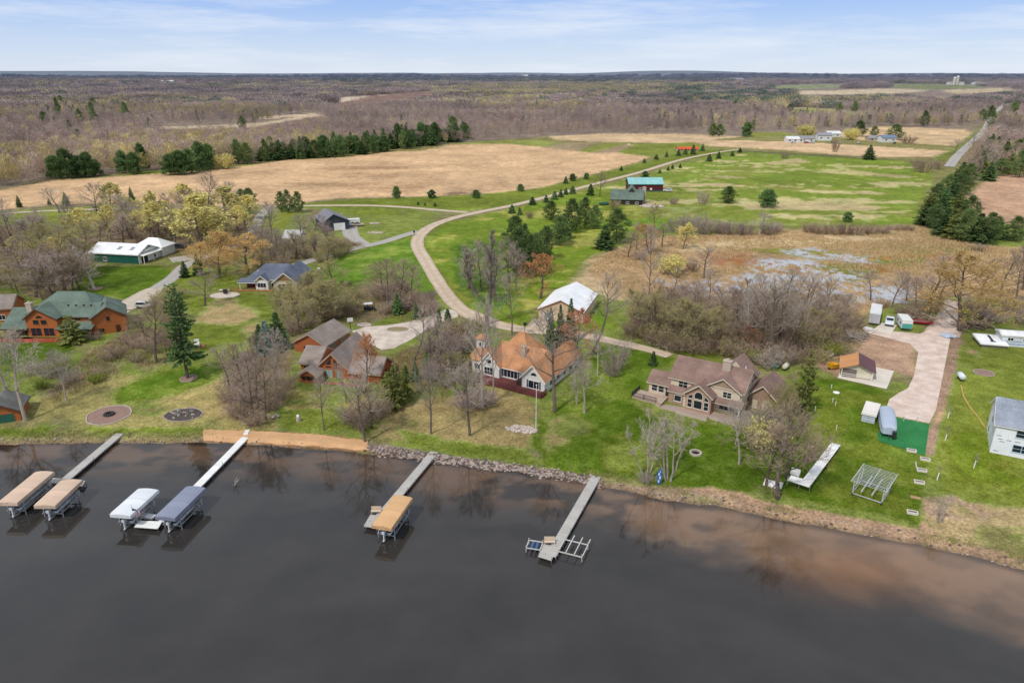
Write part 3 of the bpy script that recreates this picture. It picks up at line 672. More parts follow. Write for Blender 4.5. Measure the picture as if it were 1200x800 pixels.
# tan two-storey lake house
def house_tan():
    b=Bld('lake_house','tan two-storey lake house with brown roof and arched great-room windows','house',(784.5,467.5),-33).use(wall=SID,roof=RB,gable_wall=SID2,bay=BRICK,porch_wall=SID2,fascia=M('cream_fascia','cfc3b2',.6,.06),foundation=STONE,garage_wall=SID2)
    b.gable(0,13.9,0,8.8,-.6,4.9,7.7,'x')
    b.gable(7.0,13.6,-.35,4.4,2.6,4.9,7.0,'y',wall='wall',ends=(1,0))
    b.g('gable_wall').prism([(8.1,5.25),(12.5,5.25),(10.3,6.65)],'y',-.42,-.36)
    b.gable(4.0,8.9,-2.3,1.5,-.6,3.6,5.5,'y',wall='bay',ends=(1,0))
    b.shed(.2,3.95,-1.3,0,2.5,3.05,z0=-.6,wall='porch_wall');b.shed(8.98,14.1,-1.5,-.36,2.45,2.95)
    b.g('post').box(13.85,-1.45,-.3,14.05,-1.25,2.4)
    b.gable(-4.6,-.02,.4,5.2,-.5,2.7,4.2,'x',ends=(1,0))
    b.gable(13.95,18.9,4.9,12.6,-.6,2.9,5.1,'y',wall='garage_wall',ends=(1,1))
    b.gable(7.2,13.8,6.,10.8,2.,5.,8.2,'y',wall='wall',ends=(0,1))
    b.chimney(9.6,3.6,5.5,9.0,1.5,1.0,STONE)
    F=M('dark_bronze_frame','d8d2c6',.5,.05)
    b.mats['frame']=F
    b.win('F',2.5,3.15,1.9,1.35,0,2,2);b.win('F',11.2,3.2,1.7,1.25,-.35,2,2)
    b.win('F',6.45,.5,1.7,1.75,-2.3,1);b.win('F',4.85,.5,1.0,1.75,-2.3,1,2);b.win('F',8.05,.5,1.0,1.75,-2.3,1,2)
    ar=[(5.55,2.45),(7.35,2.45),(7.35,3.15)]+[(6.45+.9*math.cos(t*math.pi/8),3.15+.9*math.sin(t*math.pi/8)) for t in range(1,8)]+[(5.55,3.15)]
    b.win('F',0,0,1,1,-2.3,shape=ar)
    b.win('F',0,0,1,1,-2.3,shape=[(4.35,2.45),(5.35,2.45),(5.35,3.3),(4.9,3.1),(4.5,2.8)]);b.win('F',0,0,1,1,-2.3,shape=[(7.55,2.45),(8.55,2.45),(8.4,2.8),(8.0,3.1),(7.55,3.3)])
    b.win('F',2.1,.6,1.5,1.3,-1.3);b.door('F',.8,-.1,.8,2,-1.3,SID2);b.door('F',3.5,-.1,.5,2,-1.3,SID)
    b.win('F',11.3,.5,3.0,1.7,0,3,2);b.win('F',13.3,.0,.6,2.1,0,1,2)
    b.win('F',-3.4,.85,1.25,1.45,.4,1,2);b.win('F',-2.0,.85,1.25,1.45,.4,1,2);b.door('F',-.6,.1,.9,2.2,.4,DARKM)
    b.win('R',4.0,4.8,.6,1.5,13.9);b.win('R',4.4,1.2,1.0,1.2,13.9,1)
    b.door('F',15.2,-.3,.95,2.1,4.9,SID);b.door('F',17.5,-.3,1.9,2.4,4.9,SID,'garage_door')
    b.g('vent').tube([(12.6,5.6,7.0),(12.6,5.6,7.9)],.12);b.mats['vent']=WHITE
    b.deck(-6.5,-.3,-3.6,.38,.35,'FL',M('patio_concrete','b09a8a',.9,.1),DARKM,stairs=(-1.4,-.35),zb=-.8)
    ps=M('patio_paving','a28f82',.9,.25,3)
    pp=MB().box(-.2,-4.6,-.9,8.9,-1.35,-.12).box(8.95,-3.4,-.9,14.6,-.4,-.1);part('patio',pp,ps,b.o)
    wl=MB();
    for x0,x1,y in ((3.2,9.2,-4.75),(9.3,15.,-3.55)): wl.box(x0,y-.2,-1.,x1,y,.12)
    part('planter_wall',wl,STONE,b.o)
    b.done()
house_tan()
# white cottage with orange roof and turret
def house_white():
    b=Bld('cottage','white cottage with orange shingle roof, turret and maroon deck','house',(576,440.5),-31).use(wall=WSD,roof=RO,fascia=WHITE)
    b.gable(0,10.9,.6,9.6,-.6,2.6,6.2,'x',ends=(1,0))
    b.gable(8.4,13.7,-1.6,12.2,-.6,2.6,5.5,'y')
    b.gable(-2.6,2.2,-.5,6,-.6,2.7,5.7,'y',ends=(1,0),ov=.3)
    b.hip(-1.2,6.2,4.8,12.6,-.6,3.4,7.9,ins=3.2)
    b.gable(9.4,13.0,8.5,15.5,-.6,2.6,5.2,'y')
    # turret: octagon with pointed roof and cupola
    cx,cy=-3.6,2.4
    def octo(r,z0,z1,part_):
        P=[(cx+r*math.cos(math.pi/8+k*math.pi/4),cy+r*math.sin(math.pi/8+k*math.pi/4)) for k in range(8)]
        b.g(part_).prism(P,'z',z0,z1)
    def cone(r0,r1,z0,z1,part_):
        P=[(cx+r0*math.cos(math.pi/8+k*math.pi/4),cy+r0*math.sin(math.pi/8+k*math.pi/4),z0) for k in range(8)]
        Q=[(cx+r1*math.cos(math.pi/8+k*math.pi/4),cy+r1*math.sin(math.pi/8+k*math.pi/4),z1) for k in range(8)]
        b.g(part_).add(P+Q,[(k,(k+1)%8,8+(k+1)%8,8+k) for k in range(8)]+[tuple(range(8,16)),tuple(reversed(range(8)))])
    octo(2.6,-.6,3.0,'turret_wall');cone(3.0,1.2,3.0,5.4,'turret_roof');b.mats.update(turret_wall=WSD,turret_roof=RO,cupola=WSD,cupola_roof=RO)
    b.g('cupola').box(cx-1.05,cy-1.05,5.0,cx+1.05,cy+1.05,7.2)
    A=[(cx-1.35,cy-1.35,7.2),(cx+1.35,cy-1.35,7.2),(cx+1.35,cy+1.35,7.2),(cx-1.35,cy+1.35,7.2)];T=[(cx-.5,cy-.5,8.15),(cx+.5,cy-.5,8.15),(cx+.5,cy+.5,8.15),(cx-.5,cy+.5,8.15)]
    b.g('cupola_roof').add(A+T,[(0,1,5,4),(1,2,6,5),(2,3,7,6),(3,0,4,7),(4,5,6,7),(3,2,1,0)])
    b.win('F',cx,5.75,.7,.95,cy-1.05);b.win('R',cy,5.75,.7,.95,cx+1.05)
    b.chimney(6.1,3.2,4,6.9,.9,.8,STONE)
    b.mats['frame']=WHITE;SHU=M('grey_blue_shutter','50565f',.6,.1)
    b.win('F',4.4,.35,3.4,1.85,.6,4,1);b.win('F',11.2,.3,2.5,1.75,-1.6,2,1)
    b.win('F',-.4,.4,2.2,1.8,-.5,3,2);b.win('F',-.3,3.0,1.3,1.0,-.5,1,1,name='gable_window')
    ar=[(10.4,3.1),(12.0,3.1)]+[(11.2+.8*math.cos(t*math.pi/8),3.1+.75*math.sin(t*math.pi/8)) for t in range(1,8)]
    b.win('F',0,0,1,1,-1.6,shape=ar,name='arched_window')
    for x in (2.5,6.3): part('shutter',MB().box(x-.17,.53,.4,x+.17,.595,2.2),SHU,b.o)
    for x in (9.75,12.65): part('shutter',MB().box(x-.17,-1.67,.35,x+.17,-1.605,2.05),SHU,b.o)
    for y in (1.2,4.2,7.2,10): b.win('R',y,.6,1.3,1.4,13.7,2,1)
    for k in (5,4,6):
        a=math.pi/8+k*math.pi/4+math.pi/8
    b.win('F',-3.6,.9,1.5,1.4,2.4-2.6*math.cos(math.pi/8)-.01,2,1,name='turret_window')
    MR=M('maroon_deck','6b3b38',.8,.15,pat='x',per=.3,dark=.8)
    b.deck(-1.8,8.3,-4.0,.4,.15,'FL',MR,MR,stairs=(.6,2.2),zb=-1.2,rh=.95)
    b.deck(8.32,14.2,-4.0,-1.65,.146,'FR',MR,MR,zb=-1.2,rh=.75)
    t=MB().box(6.9,-1.2,.1,8.2,.3,1.0).box(7.,-1.25,1.0,8.1,.35,1.15);part('hot_tub',t,M('dark_tub','4a3b36'),b.o)
    b.done()
house_white()
# log house, grey-brown roof
def house_log():
    b=Bld('log_house','red-brown log house with grey-brown roof and glazed front gable','house',(372,441),-11).use(wall=LOG2,roof=RGR,fascia=M('tan_fascia','b59d88',.7,.1))
    b.gable(0,7.4,0,13,-.6,2.2,5.6,'y')
    b.gable(-4.4,0,1.5,10,-.6,2.3,4.5,'x',ends=(1,0))
    b.gable(7.4,14.3,-.6,6.6,-.6,2.0,4.3,'x',ends=(0,1))
    b.gable(-2.4,1.6,-3.2,-.02,-.6,1.7,2.9,'y',wall='porch_frame',ends=(1,0));b.mats['porch_frame']=LOG2
    DS=M('dark_screen','231d1b',.5,.1)
    b.win('F',-.4,.35,3.2,1.1,-3.2,3,1,pm=DS,fm=LOG2);b.win('R',-1.6,.35,2.2,1.1,1.6,2,1,pm=DS,fm=LOG2)
    b.mats['frame']=M('pale_log_frame','b06a3c',.6,.1)
    b.win('F',0,0,1,1,0,shape=[(2.0,2.9),(3.45,2.9),(3.45,4.5)]);b.win('F',0,0,1,1,0,shape=[(3.95,2.9),(5.4,2.9),(3.95,4.5)])
    b.win('F',2.75,2.2,1.5,.5,0);b.win('F',4.65,2.2,1.5,.5,0)
    PG=M('pale_curtain_glass','8fa39c',.2,.15)
    b.win('F',2.8,-.2,1.7,2.1,0,2,1,pm=PG);b.win('F',5.1,-.2,1.2,2.1,0,1,1,pm=PG)
    b.win('F',-3.1,.4,1.4,1.3,1.5,2,1);b.win('F',10,.3,1.6,1.2,-.6,2,1);b.win('R',3,.5,1.2,1.2,14.3)
    PK=M('pink_red_deck','9a5a52',.85,.15,pat='x',per=.3,dark=.8)
    b.deck(-4.8,-2.45,-2.6,1.45,-.1,'F',PK,PK,zb=-.8,rh=.5,slats=False);b.deck(1.65,10.5,-3.,-.65,-.1,'',PK,PK,zb=-.8)
    b.done()
    g=Bld('log_garage','detached red-brown log garage with grey-brown roof behind the log house','garage',(345.6,411.5),-18).use(wall=LOG2,roof=RGR,fascia=M('tan_fascia','b59d88',.7,.1))
    g.gable(0,8.3,0,10.5,-.6,2.4,4.7,'y')
    g.win('F',3.2,.5,1.6,1.2,0,2,1,fm=M('pale_log_frame','b06a3c',.6,.1))
    for y in (3.2,7.4): g.win('R',y,-.3,3,2.3,8.3,1,1,name='garage_door',fm=LOG2,pm=M('grey_brown_panel','8a7468',.7,.1))
    g.done()
house_log()
# log home with green roof, left
def house_green():
    b=Bld('log_home','orange log home with green roof, stone chimney and red deck','house',(34,394),0).use(wall=LOG,roof=RG,fascia=M('brown_fascia','5d3a26',.7,.1))
    b.gable(0,7.6,0,9,-.6,4.6,7.0,'y',rp=.42)
    b.hip(-1,16,3.,13.5,-.6,4.8,9.0,ins=5.,ov=.5)
    b.gable(7.6,16.2,2.2,9.2,-.6,4.4,6.7,'x',ends=(0,0))
    b.shed(7.62,15.8,-.6,2.18,2.0,3.0);b.shed(-6,-.02,-.2,5.8,2.0,5.4)
    for x in (7.9,11.5,15.4): b.g('porch_post').box(x-.12,-.6,-.5,x+.12,-.36,2.0)
    for x in (-5.7,-3): b.g('porch_post').box(x-.12,0,-.5,x+.12,.24,2.0)
    b.mats['porch_post']=LOG
    b.g('wall').box(-5.5,2.5,-.6,-.03,5.6,2.2)
    b.chimney(-.6,3.6,3.5,7.3,1.3,1.1,STONE);b.mats['frame']=LOG
    ar=[(2.6,4.6),(4.4,4.6)]+[(3.5+.9*math.cos(t*math.pi/8),4.6+.75*math.sin(t*math.pi/8)) for t in range(1,8)]
    b.win('F',0,0,1,1,0,shape=ar,name='arched_window')
    b.win('F',2.5,3.0,1.5,1.25,0);b.win('F',4.4,3.0,1.5,1.25,0)
    b.win('F',2.1,.1,2.6,2.1,0,2,1);b.win('F',5.2,.1,2.6,2.1,0,2,1)
    b.win('F',11,3.3,2.4,.8,2.2,3,1);b.win('F',10,.2,2,1.7,2.2,2,1);b.door('F',13.6,-.1,1,2.1,2.2,WHITE)
    b.win('F',-3,.1,3.4,1.8,2.5,3,1)
    for x in (8.3,10.2,12.1,13.9): b.g('roof_vent').box(x-.15,4.4,6.3,x+.15,4.75,6.65)
    b.mats['roof_vent']=DARKM
    RD=M('red_cedar_deck','a8503c',.7,.15,pat='x',per=.3,dark=.8);RW=M('cedar_rail','a55a34',.7,.15)
    b.deck(-6.2,9.4,-4.2,-.65,.0,'FL',RD,RW,stairs=(1.4,3.6),zb=-1.3)
    b.done()
    g=Bld('log_garage','orange log garage wing with green roof right of the log home','garage',(110.5,393),28).use(wall=LOG,roof=RG,fascia=M('brown_fascia','5d3a26',.7,.1))
    g.gable(0,7.4,0,9,-.6,4.3,6.7,'y')
    g.win('F',3.6,3.2,.9,1.2,0,fm=LOG);g.door('F',5.4,-.2,1,2.1,0,M('dark_door','4b2c1c'));g.win('F',1.8,.4,1.2,1.2,0,2,1,fm=LOG)
    g.done()
house_green()
# boathouse bottom left, house at the edge
b=Bld('boathouse','small log boathouse with grey roof and green door by the shore','boathouse',(-8,497),20).use(wall=LOG,roof=M('grey_shingles','6e6d68',.9,.3,1.6,pat='z',per=.14,dark=.8,big=.24),fascia=M('brown_fascia','5d3a26',.7,.1))
b.gable(-2,4.6,0,6.2,-.6,2.2,4.0,'y');b.win('F',2.0,-.3,3.4,2.1,0,1,1,name='garage_door',fm=LOG,pm=M('green_door','2c5a4a',.6,.1));b.done()
b=Bld('log_house','brown log house with grey roof cut off by the left edge','house',(-14,378),12).use(wall=LOG2,roof=RGR,fascia=M('tan_fascia','b59d88',.7,.1))
b.gable(-8,6.,0,8,-.6,3.6,6,'x');b.win('F',3.5,.5,1.6,1.4,0,2,1);b.win('R',4,.8,1.4,1.4,6.,2,1);b.done()
# green pole barn with white roof
WR=M('white_metal_roof','ebebec',.45,.05,pat='x',per=.5,dark=.88);WRY=M('white_metal_roof_side','f0f0f0',.45,.05,pat='y',per=.5,dark=.88)
GR=M('green_steel_siding','1f5a4c',.55,.08,pat='x',per=.5,dark=.8)
b=Bld('pole_barn','long green pole barn with white metal roof and open white gable','barn',(107,306.5),-11).use(wall=GR,roof=WR,fascia=WHITE,gable_panel=WHITE,porch=WHITE,rear_roof=WR,rear_wall=WSD)
b.gable(0,18.4,0,11,-.6,3.2,5.4,'x')
b.hip(9.,19.5,11.03,18,-.6,3.2,5.8,ins=3.4,wall='rear_wall',roof='rear_roof')
b.g('gable_panel').prism([(1.6,3.35),(9.6,3.35),(7.6,4.4),(5.6,4.5)],'x',18.45,18.5)
b.g('gable_panel').box(18.44,.0,-.4,18.5,.5,3.1).box(18.44,10.5,-.4,18.5,11,3.1).box(18.43,.5,-.4,18.49,10.5,2.9)
b.shed(0,0.01,0,.01,0,0) if 0 else None
b.g('porch').slab([(18.5,.4,3.15),(20.2,.4,2.75),(20.2,10.6,2.75),(18.5,10.6,3.15)],.12)
for y in (.6,5.4,10.4): b.g('porch_post').box(20.,y-.08,-.5,20.16,y+.08,2.72)
b.mats['porch_post']=WHITE
b.win('R',2.9,-.4,3.4,2.6,18.5,1,1,name='garage_door',pm=M('dark_opening','2c2a2c',.6));b.win('R',8.2,.5,1.2,1.2,18.5,2,1)
b.win('F',5.6,.6,1.5,1.3,0,2,1);b.g('skylight').slab([(9.2,1.8,4.22),(10.6,1.8,4.22),(10.6,3.6,4.94),(9.2,3.6,4.94)],.03).slab([(14.,1.8,4.22),(15.4,1.8,4.22),(15.4,3.6,4.94),(14.,3.6,4.94)],.03);b.mats['skylight']=M('skylight_grey','8d929b',.4)
b.done()
# blue-grey roofed house, centre left
BG=M('tan_lap_siding','c9b9a2',.7,.08,pat='z',per=.2,dark=.8)
b=Bld('ranch_house','cream ranch house with blue-grey hip roof and gabled front windows','house',(287,338.5),-3).use(wall=BG,roof=RBL,fascia=WHITE,gable_wall=M('cedar_gable','8d6a4c',.7,.15),bay=WSD)
b.hip(.5,16,1.,11.5,-.6,2.7,6.3,ins=4.2,ov=.5)
b.gable(9.3,16.2,-1.2,12.6,-.6,2.7,5.5,'y');b.g('gable_wall').prism([(10.2,3.0),(15.3,3.0),(12.75,4.7)],'y',-1.26,-1.2)
b.gable(3.6,7.4,-.5,4.,-.6,2.7,4.2,'y',wall='bay',ends=(1,0),ov=.35);b.g('gable_wall').prism([(4.2,2.95),(6.8,2.95),(5.5,4.)],'y',-.56,-.5)
b.shed(-1.2,3.5,-.9,1.5,2.3,2.75);b.g('porch_post').box(-1.1,-.85,-.5,-.95,-.7,2.3);b.mats['porch_post']=WHITE
b.g('porch_wall').box(.4,.8,-.5,3.5,1.,2.3);b.mats['porch_wall']=M('dark_red_porch','5e2a26',.7,.15)
b.win('F',12.75,.6,4.2,1.5,-1.2,4,2);b.win('F',5.5,.6,2.6,1.5,-.5,3,1);b.win('F',8.4,.5,1.2,1.6,1.,1,1);b.win('R',2.5,.6,1.5,1.4,16.2,2,1);b.win('R',7,.6,1.5,1.4,16.2,2,1)
CD=M('cedar_deck','9c6a45',.8,.15,pat='x',per=.3,dark=.8)
b.deck(-3,9.2,-2.6,-.92,.1,'FL',CD,CD,zb=-.7,slats=False);b.deck(16.25,18.2,-.6,8.4,.1,'R',CD,CD,zb=-.7,slats=False)
b.g('roof_vent').box(3.2,3.2,4.,3.35,3.35,4.9);b.done()
# dark garage, small grey cabin
DS=M('charcoal_siding','3c434d',.6,.1,pat='z',per=.25,dark=.8)
b=Bld('garage','charcoal garage with white overhead door and camper alongside','garage',(388,270.5),26).use(wall=DS,roof=M('grey_metal_roof','7c7a80',.6,.1,pat='x',per=.6,dark=.85),fascia=DS)
b.gable(-3.,7.6,0,15,-.6,3.6,6.6,'y',rp=.42);b.win('F',3.6,-.3,4.6,3.2,0,1,1,name='garage_door',pm=WHITE);b.done()
b=Bld('cabin','small white cabin with pale metal roof among bare trees','cabin',(333,285),-8).use(wall=WSD,roof=M('pale_metal_roof','bdbcbc',.5,.1,pat='x',per=.5,dark=.85),fascia=WHITE)
b.gable(0,6.2,0,6.,-.6,2.2,4.4,'x');b.win('F',2,.4,1.2,1.1,0,2,1);b.door('F',4.4,-.3,.9,2,0,M('brown_door','6a5040'));b.done()
# barn with white roof and orange walls
TB=M('orange_tan_steel','d6b898',.6,.1,pat='x',per=.4,dark=.82);TBY=M('orange_tan_steel_side','b98560',.6,.1,pat='y',per=.4,dark=.82)
b=Bld('barn','orange-tan steel barn with white roof and overhead door','barn',(631,373.5),-18).use(wall=TB,roof=WRY,fascia=M('brown_trim','8a4f38',.7))
b.gable(0,11.8,0,17.3,-.6,2.8,5.6,'y',ov=.3)
b.win('F',2.7,-.4,3.2,2.5,0,1,1,name='garage_door',pm=M('pale_blue_white_panel','d8e0e6',.5,.05));b.win('F',5.9,3.4,.9,.7,0);b.win('F',9.6,-.4,1.3,2.2,0,1,1,name='garage_door')
b.done()
# red barn with teal roof, green-roof home
b=Bld('barn','long dark red barn with pale teal metal roof beside the lane','barn',(737,224.5),0).use(wall=M('barn_red','5d2228',.7,.12,pat='x',per=.4,dark=.8),roof=M('teal_metal_roof','8fc0bd',.5,.06,pat='x',per=.5,dark=.88),fascia=M('teal_trim','6a9a98',.6))
b.gable(0,18.5,0,12,-.5,4.0,6.6,'x');b.g('wainscot').box(-.03,-.06,-.4,18.53,0,.7);b.mats['wainscot']=M('dark_teal','2f5a58',.6);b.door('F',12,-.2,1.1,2.1,0,WHITE);b.win('F',6,1.2,1.4,1,0,2,1);b.win('R',6,-.2,4,3,18.5,1,1,name='garage_door');b.done()
b=Bld('log_cabin','dark cabin with green roof beside the red barn','house',(716,239.5),-9).use(wall=M('dark_log','3b2c28',.7,.2,pat='z',per=.3,dark=.6),roof=RG,fascia=M('green_trim','35504a',.7))
b.gable(0,15.2,0,11,-.6,2.6,6.4,'x');b.gable(6,13.5,4,17,-.6,3.2,7.6,'y',ends=(0,1))
b.win('F',3,.4,1.6,1.2,0,2,1);b.win('F',8,.4,1.6,1.2,0,2,1);b.win('F',12.5,.4,1.6,1.2,0,2,1);b.win('R',5,.6,2,1.4,15.2,2,1)
b.chimney(15.8,6.5,-.5,7.6,1.8,1.6,STONE);b.done()
# blue-white house at right edge
HW=M('house_wrap','e4e6ea',.6,.1,.9)
b=Bld('unfinished_house','two-storey house in white house wrap with blue-grey roof at right edge','house',(1159.5,529.5),-29).use(wall=HW,roof=M('slate_blue_shingles','949ba6',.9,.3,1.6,pat='z',per=.14,dark=.8,big=.24),fascia=WHITE)
b.gable(0,13,0,9.5,-.6,5.3,8.2,'x',ov=.35)
BF=M('pale_blue_frame','b8cbdd',.5,.05)
for z in (.9,3.6):
    b.win('F',4.2,z,2.6,1.4,0,2,2,fm=BF);b.win('F',10,z,2.6,1.4,0,2,2,fm=BF)
b.win('L',5,3.4,.9,1.3,0,fm=BF);b.win('L',6.4,1.0,.9,1.3,0,fm=BF)
RWD=M('raw_lumber','b08c68',.8,.15,pat='x',per=.3,dark=.8)
b.deck(-.2,13,-2.,-.08,-.35,'',RWD,zb=-1.2);b.g('wrap_seam')
for z,xs in ((.45,(.8,6.9,8.3,11.8)),(2.7,(1,2.2,3.4,4.9,6.1,7.4,8.8,11.9)),(3.3,(.7,6.3,8.2,11.9)),(2.3,(1.3,6.6,8,12))):
    for x in xs: b.g('wrap_seam').box(x-.35,-.012,z,x+.35,-.001,z+.12)
b.mats['wrap_seam']=M('blue_print','6f7f95',.6);b.done()
# mobile home at right edge with open white deck and dock wheel
b=Bld('mobile_home','white mobile home with blue stripes near the right edge','mobile home',(1172,405),-14).use(wall=M('white_panel','d2d8de',.5,.06,pat='x',per=1.2,dark=.8),roof=WR,fascia=WHITE,stripe=M('blue_stripe','8298b8',.5))
b.gable(0,14,0,4.,-.3,2.6,3.1,'x',ov=.2)
for z in (.5,1.15): b.g('stripe').box(-.02,-.02,z,14.02,0,z+.22)
for x in (1.8,5,8.5): b.win('F',x,1.4,1.3,.8,0,2,1)
b.done()
b=Bld('shed','low flat white-roofed shed with a dark slot beside the mobile home','shed',(1149.5,406.5),-14).use(wall=M('olive_grey_board','7c7668',.8,.15,pat='z',per=.2,dark=.7),roof=WRY,fascia=WHITE,roof_slot=DARKM)
b.shed(0,5.2,0,5.6,.9,1.3,z0=-.4,wx=.1);b.g('roof_slot').slab([(2.4,1.6,1.255),(3.,1.6,1.255),(3.1,5,1.505),(2.5,5,1.505)],.02).slab([(2.2,.9,1.2),(3.3,.9,1.2),(3.2,1.5,1.245),(2.1,1.5,1.245)],.02);b.done()
# yard shed with two-tone roof, white shed
b=Bld('shed','cream shed with half orange, half maroon roof on a concrete slab','shed',(985,440.5),-24).use(wall=M('cream_board','cfc7b0',.7,.08,pat='z',per=.25,dark=.75),roof_left=M('rust_orange_shingles','c08a5c',.9,.2,1.6),roof_right=M('maroon_shingles','66484c',.9,.2,1.6),screen=M('grey_screen','7d6f68',.6,.15,pat='x',per=.4,dark=.7),fascia=WHITE)
x0,x1,y0,y1,ze,zr=0,6.0,0,6.2,2.0,3.3
b.g('wall').prism([(x0,-.4),(x1,-.4),(x1,ze),(3.,zr),(x0,ze)],'y',y0,y1)
for r,a,c in (('roof_left',-.5,3.),('roof_right',6.5,3.004)):
    b.g(r).slab([(a,-.7,ze+.02),(c,-.7,zr+.2),(c,y1+.4,zr+.2),(a,y1+.4,ze+.02)],.14)
b.g('screen').box(.1,-.05,.1,2.9,0,1.9);b.win('R',2,.5,1.4,1.,6.0,2,1);b.g('porch_post').box(5.85,-.65,-.3,5.97,-.53,1.95).box(.0,-.65,-.3,.12,-.53,1.95);b.g('porch_rail').bar((.1,-.6,.6),(5.9,-.6,.6),.08).bar((.1,-.6,1.),(5.9,-.6,1.),.08)
b.done()
paved('shed_slab',[(981.5,443),(1039,456),(1047.5,435),(1026,430.5),(984,436.5)],M('pale_concrete','d0c6b8',.85,.08),.05,.06)
b=Bld('shed','narrow white shed with flat pale roof beside the covered boat','shed',(1009,493),-33).use(wall=M('blue_white_board','c5cbd6',.6,.06,pat='x',per=.4,dark=.8),roof=M('pale_flat_roof','d6cfc6',.7,.08),fascia=WHITE)
b.shed(0,2.2,0,5.,1.6,1.9,z0=-.4,ov=.15);b.g('trim_board').box(.2,-.05,.9,2.,0,1.0).box(.2,-.05,.3,2.,0,.4);b.mats['trim_board']=M('grey_slat','9aa3b3',.6);b.done()
# ---------------------------------------------------------------- tree prototypes (shared meshes)
def rv(r,k=1.): return Vector((r.gauss(0,1),r.gauss(0,1),r.gauss(0,1)))*k
def perp(d,r):
    p=d.cross(rv(r));return p.normalized() if p.length>1e-6 else Vector((1,0,0))
def blade(mb,p,q,w,r,mi=0):
    d=q-p;s=perp(d,r)*w/2
    mb.add([p-s,p+s,q+s*.3,q-s*.3],[(0,1,2,3)],mi)
def leafq(mb,p,s,r,mi=1):
    a=perp(Vector((r.gauss(0,1),r.gauss(0,1),r.gauss(0,1))),r)*s;b=a.cross(rv(r)).normalized()*s*.7
    mb.add([p-a-b*.3,p-a*.1-b,p+a+b*.2,p+b],[(0,1,2,3)],mi)
def limb(mb,r,p,d,L,r0,r1,seg,wig,up,n):
    pts=[p.copy()];dirs=[]
    for i in range(seg):
        d=(d+rv(r,wig)+Vector((0,0,up))).normalized();p=p+d*(L/seg);pts.append(p.copy());dirs.append(d.copy())
    mb.tube(pts,[r0+(r1-r0)*i/seg for i in range(seg+1)],n,0,False);return pts,dirs
def bare_tree(seed,H=12.,spread=.34,trunks=1,clear=.3,limbs=15,leaf=0,leafsize=.16,tw=.036,up=.1,lean=0,narrow=False,twigs=5):
    r=random.Random(seed);T=MB();Cr=MB()
    for t in range(trunks):
        a=2*math.pi*t/max(1,trunks)+r.random();base=Vector((math.cos(a),math.sin(a),0))*(.35 if trunks>1 else 0)
        d=Vector((math.cos(a)*(.28 if trunks>1 else 0)+lean+r.gauss(0,.04),math.sin(a)*(.28 if trunks>1 else 0)+r.gauss(0,.04),1)).normalized()
        h=H*(.9 if trunks==1 else r.uniform(.7,.92))
        pts,dirs=limb(T,r,base-Vector((0,0,.3)),d,h,.021*H*(1 if trunks==1 else .62),.02,9,.06,.03,7)
        nl=limbs if trunks==1 else max(5,limbs//2)
        for k in range(nl):
            f=clear+(1-clear)*((k+.5)/nl)**.85;i=min(int(f*9),8);p=pts[i].lerp(pts[i+1],f*9-i)
            rel=(f-clear)/(1-clear)
            L=H*spread*(1.15-.75*abs(rel-.3)-.35*rel)*r.uniform(.8,1.2)
            az=k*2.4+r.random()*.8+a;el=(.25+.7*rel) if not narrow else 1.0
            dd=Vector((math.cos(az)*math.cos(el),math.sin(az)*math.cos(el),math.sin(el)))
            q,qd=limb(T,r,p,dd,L,.0075*H*(1-.5*rel),.02,5,.14,up,5)
            for m in range(7):
                g=.25+.75*(m+.5)/7;j=min(int(g*5),4);s0=q[j].lerp(q[j+1],g*5-j)
                d2=(qd[j]+perp(qd[j],r)*r.uniform(.6,1.1)+Vector((0,0,.15))).normalized();L2=L*.48*(1.2-g*.5)*r.uniform(.7,1.2)
                q2,qd2=limb(Cr,r,s0,d2,L2,.028,.012,3,.2,up*.8,3)
                for u in range(twigs):
                    g2=.2+.8*(u+.5)/twigs;j2=min(int(g2*3),2);s2=q2[j2].lerp(q2[j2+1],g2*3-j2)
                    d3=(qd2[j2]+perp(qd2[j2],r)*r.uniform(.6,1.2)).normalized();e=s2+d3*L2*.55*r.uniform(.6,1.2)
                    blade(Cr,s2,e,tw,r)
                    for w in range(4):
                        s3=s2.lerp(e,r.uniform(.3,1));d4=(d3+perp(d3,r)*r.uniform(.5,1.2)+Vector((0,0,.1))).normalized()
                        e3=s3+d4*L2*.3*r.uniform(.6,1.3);blade(Cr,s3,e3,tw*.75,r)
                        for z in range(leaf):
                            leafq(Cr,s3.lerp(e3,r.uniform(.2,1.1))+rv(r,.06),leafsize*r.uniform(.6,1.3),r)
    return T,Cr
def bush(seed,H=3.,W=3.5,stems=34,leaf=0,leafsize=.14,tw=.045):
    r=random.Random(seed);T=MB();Cr=MB()
    for k in range(stems):
        az=r.random()*6.28;rr=r.random()**.5;base=Vector((math.cos(az)*rr*W*.22,math.sin(az)*rr*W*.22,-.15))
        d=Vector((math.cos(az)*rr*.75+r.gauss(0,.12),math.sin(az)*rr*.75+r.gauss(0,.12),1)).normalized()
        q,qd=limb(T,r,base,d,H*r.uniform(.65,1.02),.035,.012,4,.1,.02,4)
        for m in range(9):
            g=.2+.8*(m+.5)/9;j=min(int(g*4),3);s0=q[j].lerp(q[j+1],g*4-j);d2=(qd[j]+perp(qd[j],r)*r.uniform(.4,1.)).normalized();e=s0+d2*H*.24*r.uniform(.5,1.2)
            blade(Cr,s0,e,tw,r)
            for w in range(4):
                s3=s0.lerp(e,r.uniform(.2,1));e3=s3+(d2+perp(d2,r)).normalized()*H*.12*r.uniform(.5,1.4);blade(Cr,s3,e3,tw*.8,r)
                for z in range(leaf): leafq(Cr,s3.lerp(e3,r.uniform(.2,1.1))+rv(r,.05),leafsize*r.uniform(.6,1.3),r)
    return T,Cr
